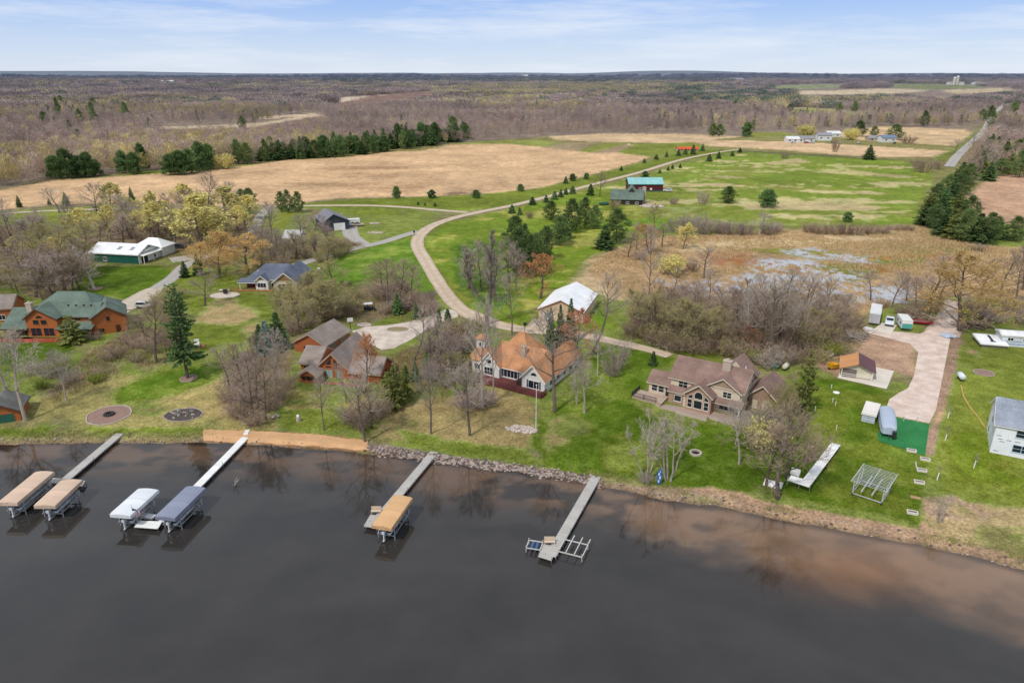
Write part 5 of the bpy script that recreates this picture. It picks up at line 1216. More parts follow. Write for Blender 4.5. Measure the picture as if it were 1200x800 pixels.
fill('brown_shrub','around the small white cabin',PW6,14,(2,4),16,1.2);fill('mauve_tree','around the small white cabin',PW6,6,(5,8),17,.8)
PW7=[(452,345),(505,330),(528,368),(470,378),(452,372)]
fill('mauve_shrub','in the scrub by the log house drive',PW7,12,(2,3.5),18,1.2)
PW8=[(500,450),(500,405),(545,378),(575,388),(552,420),(560,455),(540,470)]
fill('grey_shrub','in the scrub left of the white cottage',PW8,12,(2,3.5),19,1.2)
many('bare_tree','along the shoulder of the right-hand road',[(1140,176,158,14),(1150,166,148,13),(1162,154,138,12),(1170,146,130,12),(1118,180,164,12),(1180,136,122,10),(1190,126,113,10),(1168,168,148,14),(1178,160,142,14)])
many('spruce_tree','beyond the dense row along the right-hand road',[(1146,192,170,16),(1153,184,163,15),(1160,177,157,14),(1167,170,150,13),(1157,190,168,15),(1166,182,160,14),(1174,174,153,14)])
grow()
# ---------------------------------------------------------------- the far wood: one mass
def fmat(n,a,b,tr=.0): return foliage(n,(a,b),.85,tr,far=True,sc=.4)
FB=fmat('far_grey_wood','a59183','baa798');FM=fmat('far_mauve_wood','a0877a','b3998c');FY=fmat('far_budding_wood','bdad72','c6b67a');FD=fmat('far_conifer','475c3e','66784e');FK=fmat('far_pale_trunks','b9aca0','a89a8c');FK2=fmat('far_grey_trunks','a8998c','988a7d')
def far_tree(seed,H,W,n,leafw,clear=.25):
    r=random.Random(seed);m=MB()
    m.tube([(0,0,-.5),(r.gauss(0,.2),r.gauss(0,.2),H*.5),(r.gauss(0,.4),r.gauss(0,.4),H*.95)],[.17,.11,.04],4,0,False)
    for k in range(n):
        f=clear+(1-clear)*r.random();R=W*.5*(math.sin(math.pi*(.12+.8*(f-clear)/(1-clear)))**.6)*r.random()**.5
        a=r.random()*6.28;p=Vector((math.cos(a)*R,math.sin(a)*R,f*H));d=(Vector((math.cos(a)*.6,math.sin(a)*.6,.9))+rv(r,.35)).normalized()
        blade(m,p,p+d*r.uniform(.8,2.0),leafw*r.uniform(.6,1.4),r,1)
    return m
def far_conifer(seed,H,W):
    r=random.Random(seed);m=MB();m.tube([(0,0,-.5),(0,0,H*.95)],[.18,.03],4,0,False)
    for k in range(330):
        f=.08+.92*r.random();R=W*.5*(1-f)**.75*r.random()**.4;a=r.random()*6.28;p=Vector((math.cos(a)*R,math.sin(a)*R,f*H))
        blade(m,p,p+(Vector((math.cos(a),math.sin(a),.1))+rv(r,.3)).normalized()*r.uniform(.5,1.2),.4,r,1)
    return m
def far_clump(seed,H,W,mi):
    r=random.Random(seed);m=MB()
    for k in range(420):
        a=r.random()*6.28;R=W*.5*r.random()**.5;hh=H*(.65+.35*math.sin(3*a+R)**2)*(1-.25*(2*R/W)**3);p=Vector((math.cos(a)*R,math.sin(a)*R,hh*r.random()**.5))
        blade(m,p,p+(Vector((0,0,1))+rv(r,.5)).normalized()*r.uniform(1.5,3.5),r.uniform(.5,1.2),r,1)
    for k in range(14):
        a=r.random()*6.28;R=W*.5*r.random()**.5;m.tube([(math.cos(a)*R,math.sin(a)*R,-1),(math.cos(a)*R,math.sin(a)*R,H*.8)],[.25,.1],3,0,False)
    return m
pcol=bpy.data.collections.new('far_wood_models')
def pobj(name,mb,mats):
    o=bpy.data.objects.new(name,mb.mesh(name,mats));pcol.objects.link(o);return o
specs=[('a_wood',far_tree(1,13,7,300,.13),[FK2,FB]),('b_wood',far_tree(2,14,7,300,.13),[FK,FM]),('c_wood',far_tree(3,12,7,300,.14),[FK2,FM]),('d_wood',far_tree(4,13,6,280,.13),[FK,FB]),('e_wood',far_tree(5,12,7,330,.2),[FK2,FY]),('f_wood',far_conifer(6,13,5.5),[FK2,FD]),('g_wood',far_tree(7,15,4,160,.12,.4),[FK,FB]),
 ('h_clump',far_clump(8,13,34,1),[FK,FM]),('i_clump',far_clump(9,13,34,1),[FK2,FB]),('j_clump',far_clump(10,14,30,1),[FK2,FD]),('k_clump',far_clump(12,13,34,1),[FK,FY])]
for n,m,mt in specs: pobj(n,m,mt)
NOTREE=[z[4] for z in ZONES if z[0] in ('9fa05e','d2bd9a','7fa05c','8fa468','c9b48e','d6c1a6','cbb697','d0b79a','dab48a','d6b78f','dbb991','d6b68c','7d9f48','cfa687','8aa548')]+[[(635,171),(640,160),(800,155),(900,154),(1010,150),(1138,148),(1160,150),(1128,190),(1110,212),(1085,240),(760,222),(500,260),(300,262),(300,194),(420,182),(525,171),(570,167)],[(1110,200),(1122,181),(1140,164),(1152,152),(1160,138),(1172,124),(1186,112),(1197,103),(1202,104),(1192,113),(1178,126),(1168,140),(1160,154),(1148,168),(1130,184),(1122,200)]]
WOODP=poly_w([(-900,226),(0,222),(60,210),(150,203),(235,198),(330,187),(420,179),(527,168),(587,165),(640,160),(800,157),(900,156),(1010,155),(1138,152),(1120,196),(1135,215),(1175,205),(1205,197),(1400,215),(2300,215),(2300,89),(-900,89)])
def scatter(y0,y1,cell,seed,smax=1.15):
    r=np.random.default_rng(seed);n=int((smax*2)*(y1**2-y0**2)/2/(cell*cell))
    y=np.sqrt(r.random(n)*(y1**2-y0**2)+y0**2);x=(r.random(n)*2-1)*smax*y
    return x,y
PZY=poly_w([(470,114),(560,101),(700,98.5),(860,101),(820,111),(700,113),(560,117)]);PZC=poly_w([(780,102),(1000,105),(1010,122),(800,125)]);PZB=poly_w([(380,93),(860,93),(860,98),(380,98)])
fx_,fy_,fi_,fs_=[],[],[],[]
NOTREE+=[[(178,154),(300,149),(376,135),(384,150),(300,163),(200,167)],[(392,122),(430,113),(505,107),(512,118),(440,128),(396,131)],[(912,138),(925,126),(1000,128),(1012,139)],[(930,112),(940,106),(1050,103),(1185,102),(1190,109),(1120,121),(1050,117),(940,118)],[(905,101),(960,98),(1002,99),(960,108),(906,110)]]
NP_=[poly_w(p) for p in NOTREE]
for y0,y1,cell,seed,far in ((330,700,6.6,1,0),(700,1400,10,2,0),(1400,2600,19,3,1),(2600,5200,34,4,1),(5200,12000,80,5,1)):
    x,y=scatter(y0,y1,cell,seed,1.05 if y0<1400 else .95);r=np.random.default_rng(seed+50)
    k=sdist(x,y,WOODP)>1
    for P in NP_: k&=sdist(x,y,P)<(4 if not far else 8)*-1
    dens=fbm(x*.006+3,y*.004+1,4);k&=(dens>.40+.0*x)|(r.random(len(x))<.6)
    # low marsh clearings
    x,y=x[k],y[k];t=fbm(x*.004+11,y*.0025+7,4);q=r.random(len(x))
    yb=sst(.54,.66,t)*.35+.03;con=.02+.12*sst(.56,.68,fbm(x*.003+31,y*.0015+2,3))+.35*sst(3500,7000,y)
    con=con+.1*((x>200)&(y>800)&(y<2000))+.28*(sdist(x,y,PZC)>0)+.45*(sdist(x,y,PZB)>0);yb=yb+.55*(sdist(x,y,PZY)>0)
    if far: idx=np.where(q<con,9,np.where(q<con+yb,10,np.where(r.random(len(x))<.5,7,8)))
    else: idx=np.where(q<con*.7,5,np.where(q<con+yb,4,r.choice([0,1,2,3,6],len(x),p=[.25,.25,.3,.12,.08])))
    fx_.append(x);fy_.append(y);fi_.append(idx);fs_.append((.75+.5*r.random(len(x)))*(1 if y0<5000 else 1.5)*(.72+.5*fbm(x*.008,y*.006,3)))
fx_,fy_,fi_,fs_=map(np.concatenate,(fx_,fy_,fi_,fs_))
def scatter_obj(name,x,y,idx,sc,coll,label,cat,dz=-.1):
    n=len(x);me=bpy.data.meshes.new(name);me.vertices.add(n);z=hgt(x,y)+dz
    me.vertices.foreach_set('co',np.stack([x,y,z],-1).astype(np.float32).ravel())
    a=me.attributes.new('pick','INT','POINT');a.data.foreach_set('value',idx.astype(np.int32))
    a=me.attributes.new('size','FLOAT','POINT');a.data.foreach_set('value',sc.astype(np.float32))
    a=me.attributes.new('turn','FLOAT','POINT');a.data.foreach_set('value',np.random.default_rng(4).random(n).astype(np.float32)*6.28)
    me.update();o=link(name,me);tag(o,label,cat,None,'stuff')
    ng=bpy.data.node_groups.new(name,'GeometryNodeTree');ng.interface.new_socket('Geometry',in_out='INPUT',socket_type='NodeSocketGeometry');ng.interface.new_socket('Geometry',in_out='OUTPUT',socket_type='NodeSocketGeometry')
    N=ng.nodes.new;gi=N('NodeGroupInput');go=N('NodeGroupOutput');ip=N('GeometryNodeInstanceOnPoints');ci=N('GeometryNodeCollectionInfo')
    ci.inputs['Collection'].default_value=coll;ci.inputs['Separate Children'].default_value=True;ci.inputs['Reset Children'].default_value=True;ip.inputs['Pick Instance'].default_value=True
    def at(nm,ty):
        q=N('GeometryNodeInputNamedAttribute');q.data_type=ty;q.inputs['Name'].default_value=nm;return q.outputs['Attribute']
    cx=N('ShaderNodeCombineXYZ');L=ng.links.new;L(at('turn','FLOAT'),cx.inputs[2])
    L(gi.outputs[0],ip.inputs['Points']);L(ci.outputs[0],ip.inputs['Instance']);L(at('pick','INT'),ip.inputs['Instance Index']);L(cx.outputs[0],ip.inputs['Rotation']);L(at('size','FLOAT'),ip.inputs['Scale']);L(ip.outputs[0],go.inputs[0])
    md=o.modifiers.new('scatter','NODES');md.node_group=ng;return o
scatter_obj('far_wood',fx_,fy_,fi_,fs_,pcol,'bare brown and budding woodland stretching to the horizon','woodland')
print('far wood',len(fx_))
# ---------------------------------------------------------------- docks, lifts, boats
PL=M('grey_dock_planks','b5b0a8',.8,.12,2,pat='y',per=.3,dark=.72);PLW=M('white_dock_planks','e9e7e2',.7,.06,2,pat='y',per=.4,dark=.85)
POST=M('galvanised_post','84868a',.5,.1,metal=.5)
def frame_of(o,px,py):
    d=(px-o);d.z=0;return math.atan2(d.y,d.x)
def dock(label,p0,p1,w,plat=None,z=.65,mat=PL,cat='dock',posts=True,zb=-1.6,lenpost=6):
    a=flat(*p0,z);b=flat(*p1,z);d=b-a;L=d.length;ang=math.atan2(d.y,d.x)-math.pi/2
    t=thing('dock',label,cat,Vector((a.x,a.y,0)),ang)      # local +y runs out into the lake
    M_=Matrix.Rotation(-ang,3,'Z')
    dk=MB();n=max(2,int(L/3))
    for i in range(n): dk.box(-w/2,L*i/n+.012,z-.07,w/2,L*(i+1)/n-.012,z)
    part('deck',dk,mat,t)
    fr=MB()
    for s in (-1,1): fr.box(s*w/2-.05+(0 if s<0 else .012),0,z-.22,s*w/2+.05-(.012 if s<0 else 0),L,z-.074)
    part('side_rail',fr,ALU,t)
    ps=[]
    if posts:
        for i in range(n+1):
            for s in (-1,1): ps.append((s*(w/2+.07),min(L-.1,max(.15,L*i/n))))
    if plat:
        P=[M_@(flat(u,v,z)-a) for u,v in plat]
        m=MB().slab([(p.x,p.y,z-.006) for p in P],.1);pf=part('platform',m,mat,t)
        for p in P: ps.append((p.x,p.y))
    if zb>-3:
        for x,y in ps: part('post',MB().tube([(x,y,zb),(x,y,z+(.55 if (int(y*7)%3==0) else .12))],.035,6),POST,t)
    return t,M_,a
dock('long pale dock running to the tan canopies at the left',(140.5,507.5),(77,561),1.5,plat=[(62,559.5),(100,563),(96,569),(58,565)])
dock('white dock running to the white and blue canopies',(288,511.5),(190,611),1.35,plat=[(164,609.5),(190,610.5),(185,619),(157,617)],mat=PLW)
dock('grey dock running out to the orange-tan canopy',(509,529),(439,612),1.45,plat=[(434,602.5),(448,604),(441,618.5),(426,616)])
dock('straight grey dock with L-shaped end and open lift frames',(699,557.5),(645,651),1.45,plat=[(637,637),(652,639.5),(646.5,656.5),(630.5,651.5)])
single('floating_platform',MB().box(-1.3,-.5,.45,1.3,.5,.6).box(-1.2,-.4,.2,1.2,.4,.445),PLW,'small white platform between the white and blue canopies','platform',flat(172,604,.5)-Vector((0,0,.5)),-.25)
CT=M('tan_canopy','cdb29b',.8,.06,.8,pat='y',per=1.9,dark=.93);CW=M('white_canopy','d9dbdd',.7,.05,.8,pat='y',per=1.9,dark=.93);CB=M('blue_grey_canopy','868b9c',.7,.06,.8,pat='y',per=1.9,dark=.93);CO=M('orange_tan_canopy','d0a678',.8,.06,.8,pat='y',per=1.9,dark=.93)
def lift(label,fl,fr,br,mat,zc=2.3,boat=None):
    a=flat(*fl,zc);b=flat(*fr,zc);c=flat(*br,zc);W=(b-a).length;L=(c-b).length
    dy=(c-b);ang=math.atan2(dy.y,dy.x)-math.pi/2
    t=thing('boat_lift',label,'boat lift',Vector((a.x,a.y,0)),ang,'canopied boat lifts at the docks')
    cv=MB();n=9
    prof=[(W*i/n,zc+.58+.17*math.sin(math.pi*i/n)**.8) for i in range(n+1)]
    ys=[0,.45,L-.45,L];sh=[.12,0,0,.12]
    rows=[[(W/2+(p[0]-W/2)*(1-.02*(s>0)),y,p[1]-s) for p in prof] for y,s in zip(ys,sh)]
    V=[q for r in rows for q in r];k=n+1
    cv.add(V,[(i*k+j,i*k+j+1,(i+1)*k+j+1,(i+1)*k+j) for i in range(3) for j in range(n)])
    part('canopy',cv,mat,t,smooth=True)
    va=MB()                                                   # hanging valance all round
    e=.03
    for (x0,y0,x1,y1,s0,s1) in ((0,0,0,L,0,0),(W,0,W,L,0,0)):
        nn=14
        for i in range(nn):
            f0,f1=i/nn,(i+1)/nn;X0,Y0=x0+(x1-x0)*f0,y0+(y1-y0)*f0;X1,Y1=x0+(x1-x0)*f1,y0+(y1-y0)*f1
            va.quad((X0,Y0,zc+.0+.05*(i%2)),(X1,Y1,zc+.05*((i+1)%2)),(X1,Y1,zc+.585),(X0,Y0,zc+.585))
    for y in (0,L):
        for j in range(n):
            p,q=prof[j],prof[j+1];sx=lambda x:W/2+(x-W/2)*.98
            va.quad((sx(p[0]),y,zc+.04*(j%2)),(sx(q[0]),y,zc+.04*((j+1)%2)),(sx(q[0]),y,q[1]-.118),(sx(p[0]),y,p[1]-.118))
    part('valance',va,mat,t)
    for x in (.25,W-.25):
        for y in (1.4,L-1.6): part('post',MB().box(x-.06,y-.06,-1.6,x+.06,y+.06,zc+.4),ALU,t)
    f=MB()
    for x in (.25,W-.25): f.bar((x,.5,zc+.05),(x,L-.5,zc+.05),.07).bar((x,1.0,.75),(x,L-1.2,.75),.1,.14).bar((x,1.4,.75),(x,L*.5,zc),.05).bar((x,L-1.6,.75),(x,L*.5,zc),.05)
    for y in (1.4,L-1.6): f.bar((.25,y,.55),(W-.25,y,.55),.1,.14)
    for x in (.9,W-.9): f.bar((x,1.2,.68),(x,L-1.4,.68),.16,.1)
    part('frame',f,ALU,t)
    part('crank_wheel',MB().tube([(W-.12,L-1.6,1.5),(W-.04,L-1.6,1.5)],.38,14),ALU,t)
    if boat:
        bt=thing('pontoon_boat',boat,'boat',Vector((a.x,a.y,0))+Matrix.Rotation(ang,3,'Z')@Vector((W/2,0,0)),ang)
        hw=W/2-.65
        for s in (-1,1):
            part('pontoon',MB().tube([(s*(hw-.3),.9,.98),(s*(hw-.3),L-1.8,.98),(s*(hw-.3),L-1.2,1.1)],[.28,.28,.08],10),ALU,bt,True)
        part('floor',MB().box(-hw,1.0,1.28,hw,L-1.5,1.4),DARKM,bt)
        r=MB()
        for x in (-hw,hw): r.box(x-.03,1.1,1.4,x+.03,L-1.6,1.95)
        r.box(-hw,1.1,1.41,hw,1.16,1.95);part('fence',r,M('boat_fence','8d8f96',.4,.1),bt)
        part('seat',MB().box(-hw+.1,1.3,1.402,-hw+.8,3.2,1.85).box(hw-.8,3.5,1.402,hw-.1,L-2,1.85),M('boat_seat','9c9488',.7,.1),bt)
        part('outboard_motor',MB().box(-.2,.25,1.35,.2,.85,1.8).box(-.08,.35,.3,.08,.65,1.35).box(-.12,.2,.2,.12,.7,.32),M('white_cowling','c9cbcd',.4,.05),bt)
lift('left tan boat lift canopy cut by the left edge',(-2,592.5),(21.5,592.5),(65,555.5),CT,boat='pontoon boat under the left tan canopy')
lift('right tan boat lift canopy beside the long pale dock',(40,596),(64,597.5),(96.5,566.5),CT,boat='pontoon boat under the right tan canopy')
lift('white boat lift canopy left of the flag',(129,606),(153.7,608),(187,577),CW,boat='boat under the white canopy')
lift('blue-grey boat lift canopy at the white dock',(182,608.7),(205,611.5),(241.5,575),CB,boat='boat under the blue-grey canopy')
lift('orange-tan boat lift canopy at the grey dock',(436,619),(458.5,623.5),(483.5,587),CO,boat='boat under the orange-tan canopy')
def at(px,rz=0,z=None): 
    p=G(*px) if z is None else flat(*px,z);return p
BEN=M('beige_bench','cdb9a0',.7,.1)
def bench(label,px,rz,z=.655,cat='bench',mat=BEN,group=None):
    p=flat(*px,z);t=thing('bench',label,cat,p,rz)
    part('seat',MB().box(-.75,-.25,.38,.75,.25,.46),mat,t);part('backrest',MB().bar((-.75,.3,.75),(.75,.3,.75),.08,.5),mat,t)
    for s in (-.65,.65): part('leg',MB().box(s-.05,-.22,0,s+.05,.3,.38),mat,t)
bench('beige bench on the orange-tan canopy dock',(441,601),.0);bench('beige bench on the L-shaped dock end',(644,637),.0)
# open lift frames
PIPE=M('pale_pipe','c4bfb6',.5,.08);BLUE=M('blue_bunk','3f5f86',.6,.1)
def bars(name,label,cat,px,rz,segs,th,mat,z=0,extra=None):
    p=flat(*px,z) if z is not None else G(*px);t=thing(name,label,cat,Vector((p.x,p.y,p.z if z is None else 0)),rz)
    m=MB()
    for a,b in segs: m.bar(a,b,th)
    part('frame',m,mat,t)
    if extra: extra(t)
    return t
def lf(W,L,z):
    return [((0,0,z),(W,0,z)),((0,L,z),(W,L,z)),((0,0,z),(0,L,z)),((W,0,z),(W,L,z))]
def post4(t,W,L,z0,z1):
    for x in (0,W):
        for y in (0,L): part('post',MB().tube([(x,y,z0),(x,y,z1)],.06,8),PIPE,t)
rz4=math.radians(-22)
t=bars('boat_lift','empty pale pipe boat lift right of the L-shaped dock','boat lift',(654,651),rz4,lf(3.4,2.9,.75)+[((1.1,-.1,.9),(1.1,4.,.95)),((2.3,-.1,.9),(2.3,4.,.95)),((3.4,2.9,.8),(3.4,4.1,.85))],.12,PIPE);post4(t,3.4,2.9,-1.5,1.2)
t=bars('jet_ski_lift','small empty lift with blue bunks left of the L-shaped dock','jet ski lift',(616.5,646.5),math.radians(-14),lf(2.,1.8,.7),.11,PIPE);post4(t,2.,1.8,-1.5,1.05)
part('bunk',MB().box(.5,-.0,.5,.85,1.8,.62),BLUE,t);part('bunk',MB().box(1.15,0,.5,1.5,1.8,.62),BLUE,t)
# dock stored on the lawn
a=G(979,524);b=G(941,577);z=.75
t=thing('stored_dock','white L-shaped dock stored on wheels on the right lawn','dock',a,math.atan2((b-a).y,(b-a).x)-math.pi/2);L=(b-a).length
dk=MB()
for i in range(6): dk.box(-.75,L*i/6+.01,z-.1,.75,L*(i+1)/6-.01,z)
part('deck',dk,PLW,t);part('platform',MB().box(.76,L-1.9,z-.1,2.6,L,z-.003),PLW,t)
for x in (-.8,.82):
    part('wheel',MB().tube([(x-.09,L*.48,.28),(x+.09,L*.48,.28)],.28,12),DARKM,t)
    for y in (.3,L-.3): part('post',MB().tube([(x,y,-.3),(x,y,z+.3)],.05,6),ALU,t)
for x,y in ((.78,L*.3),(.78,L*.7),(2.6,L-.1)): part('post',MB().tube([(x,y,-.2),(x,y,z+.75)],.045,6),ALU,t)
bn=MB().box(1.5,L-2.6,z-.0,2.9,L-2.1,z+.45).box(1.5,L-2.7,z+.2,2.9,L-2.6,z+.95);part('bench',bn,PLW,t)
# boat lift stored on the lawn
a=G(997,580.5);t=thing('stored_boat_lift','empty aluminium boat lift frame with slatted top on the lawn','boat lift',a,math.radians(-40))
LG_=M('pale_aluminium','c3c6c4',.45,.08,metal=.3);W,L=4.4,6.6
f=MB()
for y in range(0,15): f.bar((-.3,L*y/14,2.5),(W+.3,L*y/14,2.5),.055)
for x in (-.3,W/2,W+.3): f.bar((x,-.1,2.53),(x,L+.1,2.53),.1)
part('top_frame',f,LG_,t)
f=MB()
for x in (.1,W-.1): f.bar((x,.2,.35),(x,L-1.5,.35),.12).bar((x,.2,1.2),(x,L-1.5,1.2),.1).bar((x,.3,.35),(x,L*.5,2.5),.06)
for y in (.3,L-1.6): f.bar((.1,y,.35),(W-.1,y,.35),.12)
for x in (1.4,2.9): f.bar((x,-.4,1.45),(x,L-1.,1.45),.16)
part('base_frame',f,LG_,t)
for x in (.1,W-.1):
    for y in (.3,L-1.6): part('post',MB().box(x-.07,y-.07,.0,x+.07,y+.07,2.5),LG_,t)
    part('wheel',MB().tube([(x-.1,.3,.25),(x+.1,.3,.25)],.25,12),DARKM,t);part('wheel',MB().tube([(x-.1,L-1.6,.25),(x+.1,L-1.6,.25)],.25,12),DARKM,t)
# flag on the dock end
p=flat(158.5,614,.6);t=thing('flag','american flag on a short pole at the white dock end','flag',p,.5)
part('pole',MB().tube([(0,0,-.6),(0,0,3.3)],.03,6),ALU,t)
fl=MB()
for i in range(13):                      # hanging limp: stripes run down the cloth
    x0,x1=.02+.075*i,.02+.075*(i+1);w0,w1=.1*math.sin(i*1.1),.1*math.sin((i+1)*1.1)
    fl.quad((x0,w0,1.0+.03*i),(x1,w1,1.0+.03*(i+1)),(x1,w1,2.75-.06*(i+1)),(x0,w0,2.75-.06*i),mi=i%2)
fl.quad((.02,-.13,2.0),(.5,-.13,1.95),(.5,-.13,2.5),(.02,-.13,2.74),mi=2)
part('cloth',fl,[M('flag_red','b8303c',.7,.05),M('flag_white','efece8',.7,.05),M('flag_blue','2a345c',.7,.05)],t)
# dead branch in the water
br=MB();r=random.Random(4)
for k in range(7):
    a_=r.random()*6.28;br.tube([(0,0,-.4),(math.cos(a_)*.7,math.sin(a_)*.7,.5+r.random()*.5),(math.cos(a_)*1.3,math.sin(a_)*1.3,.5+r.random()*1.)],[.06,.04,.015],5)
single('driftwood',br,BKP,'bare dead branch sticking out of the water right of the white dock','branch',flat(274,569,0))
# ---------------------------------------------------------------- vehicles
TYRE=M('tyre_rubber','1d1d1e',.8,.1);RIM=M('wheel_rim','9a9ca0',.4,.1,metal=.5);LAMP=M('lamp_glass','d8d6cc',.2,.05);TAIL=M('tail_lamp','8a1f1c',.3,.05)
def wheels(t,xs,hw,r=.36,w=.24):
    for x in xs:
        for s in (-1,1):
            wo=part('wheel',MB().tube([(x,s*hw-w/2,r),(x,s*hw+w/2,r)],r,14),TYRE,t);part('rim',MB().tube([(x,s*hw-w/2-.01,r),(x,s*hw+w/2+.01,r)],r*.58,10),RIM,wo)
def car(name,label,cat,px,rz,col,L=4.7,W=1.85,H=1.7,style='suv',group=None):
    t=thing(name,label,cat,G(*px)+Vector((0,0,.06)),rz,group);pm=M('paint_'+str(col),col,.3,.03,spec=.5);h=L/2
    if style=='suv': body=[(-h,.45),(h,.4),(h,.85),(h*.93,.98),(h*.45,1.08),(-h*.98,1.1),(-h,.9)];cab=[(h*.46,1.07),(h*.16,H),(-h*.82,H),(-h*.98,1.09)]
    else: body=[(-h,.5),(h,.45),(h,.9),(h*.93,1.05),(h*.4,1.12),(-h,1.12)];cab=[(h*.42,1.11),(h*.2,H),(-h*.2,H),(-h*.3,1.11)]
    b=MB();n=len(body);vs=[(x,-W/2,z) for x,z in body]+[(x,W/2,z) for x,z in body];b.add(vs,[tuple(range(n)),tuple(range(2*n-1,n-1,-1))]+[(i,n+i,n+(i+1)%n,(i+1)%n) for i in range(n)])
    vs=[(x,s*(W/2-.06-(.14 if z>1.3 else 0)),z) for s in (-1,1) for x,z in cab];b.add(vs,[(0,1,2,3),(7,6,5,4)]+[(i,4+i,4+(i+1)%4,(i+1)%4) for i in range(4)])
    part('body',b,pm,t)
    g=MB()
    cx=sum(x for x,z in cab)/4
    for s in (-1,1):
        q=[(cx+(x-cx)*.86,s*(W/2-.045-(.135 if z>1.3 else 0)),1.12+(z-1.12)*.86+.02) for x,z in cab];g.add(q,[(0,1,2,3)])
    for i,j in ((0,1),(2,3)):
        (xa,za),(xb,zb)=cab[i],cab[j];o=.02 if i==0 else -.02
        za2,zb2=za+(zb-za)*.12,zb-(zb-za)*.12 if i==0 else zb+(zb-za)*0
        if i==0: g.quad((xa+(xb-xa)*.1+o,-W/2+.16,za+(zb-za)*.1),(xa+(xb-xa)*.1+o,W/2-.16,za+(zb-za)*.1),(xa+(xb-xa)*.9+o,W/2-.24,za+(zb-za)*.9),(xa+(xb-xa)*.9+o,-W/2+.24,za+(zb-za)*.9))
        else: g.quad((xa+(xb-xa)*.1+o,-W/2+.24,za+(zb-za)*.1),(xa+(xb-xa)*.1+o,W/2-.24,za+(zb-za)*.1),(xa+(xb-xa)*.8+o,W/2-.16,za+(zb-za)*.8),(xa+(xb-xa)*.8+o,-W/2+.16,za+(zb-za)*.8))
    part('window',g,GLASS,t);wheels(t,(h*.62,-h*.62),W/2-.1)
    for s in (-1,1): part('headlight',MB().box(h-.03,s*W*.36-.18,.7,h+.015,s*W*.36+.18,.86),LAMP,t);part('tail_light',MB().box(-h-.015,s*W*.4-.1,.75,-h+.03,s*W*.4+.1,1.0),TAIL,t)
    part('bumper',MB().box(h-.02,-W/2+.05,.4,h+.07,W/2-.05,.58).box(-h-.07,-W/2+.05,.42,-h+.02,W/2-.05,.6),DARKM,t)
    if style!='suv': part('truck_bed',MB().box(-h+.12,-W/2+.12,1.08,-h*.32,W/2-.12,1.135),DARKM,t)
    return t
car('parked_car','pale silver SUV parked on the drive behind the log home','car',(170,360.5),.0,'c3c6c6')
car('pickup_truck','white pickup truck parked between trailers on the concrete pad','pickup truck',(1042,379.5),math.radians(-118),'d5dae2',5.4,2.0,1.85,'truck')
car('parked_car','pale tan car parked right of the camper','car',(420,265),.25,'bfae96')
car('parked_car','white car parked beside the dark red barn','car',(782,224.5),2.9,'d5d6da')
car('parked_car','dark car parked behind the green pole barn','car',(212,291),.3,'32343a')
car('parked_car','grey car half hidden behind the green pole barn','car',(203,289.5),.3,'8f9294')
def trailer(name,label,px,rz,L,W,H,mat,rmat,end=None,axle=(0,),win=0):
    t=thing(name,label,'trailer',G(*px)+Vector((0,0,.05)),rz)
    part('body',MB().box(-L/2,-W/2,.55,L/2,W/2,H),mat,t);part('roof',MB().slab([(-L/2-.04,-W/2-.04,H+.06),(L/2+.04,-W/2-.04,H+.06),(L/2+.04,W/2+.04,H+.06),(-L/2-.04,W/2+.04,H+.06)],.055),rmat,t)
    wheels(t,[a for a in axle],W/2-.12,.36,.22)
    part('drawbar',MB().bar((L/2,-.5,.5),(L/2+1.4,0,.5),.1).bar((L/2,.5,.5),(L/2+1.4,0,.5),.1),DARKM,t)
    if end: part('end_panel',MB().box(L/2+.001,-W/2+.06,.6,L/2+.05,W/2-.06,.6+(H-.6)*.62),end,t)
    for s in (-.28,.28):
        if not end: part('rear_door',MB().box(L/2+.001,s*W*.8-W*.19,.75,L/2+.03,s*W*.8+W*.19,H-.25),M('grey_trailer_door','a9aaad',.5,.08),t)
    for i in range(win):
        x=-L/2+L*(i+.5)/win
        for s in (-1,1): part('window',MB().box(x-.45,s*W/2-.02,1.3,x+.45,s*W/2+.02,1.9),GLASS,t)
    return t
rzt=math.radians(-118)
trailer('box_trailer','long grey-white box trailer, left of the pickup on the yard',(1024.5,375),rzt,9.5,2.5,3.0,M('grey_trailer','b3b3b4',.5,.08,pat='x',per=1.,dark=.85),M('trailer_roof','d4d3d2',.5,.05),axle=(-2,-1))
trailer('camper_trailer','white camper trailer with teal front, right of the pickup',(1058.5,383.5),math.radians(-105),5.6,2.4,2.6,M('camper_white','d8d7d3',.5,.05),M('camper_roof','d9d8d4',.5,.05),end=M('teal_panel','4f9a8f',.4,.05),axle=(-.4,),win=2)
trailer('camper_trailer','white camper parked beside the charcoal garage',(413,265),math.radians(20),6.2,2.5,3.,M('camper_white','d8d7d3',.5,.05),M('camper_roof','d9d8d4',.5,.05),end=M('camper_dark_end','4a4f58',.4,.05),axle=(-.5,.5),win=3)
paved('parking_pad',[(1022,388),(1044,391.5),(1051,381),(1033,378)],M('pale_concrete','d0c6b8',.85,.08),.07)
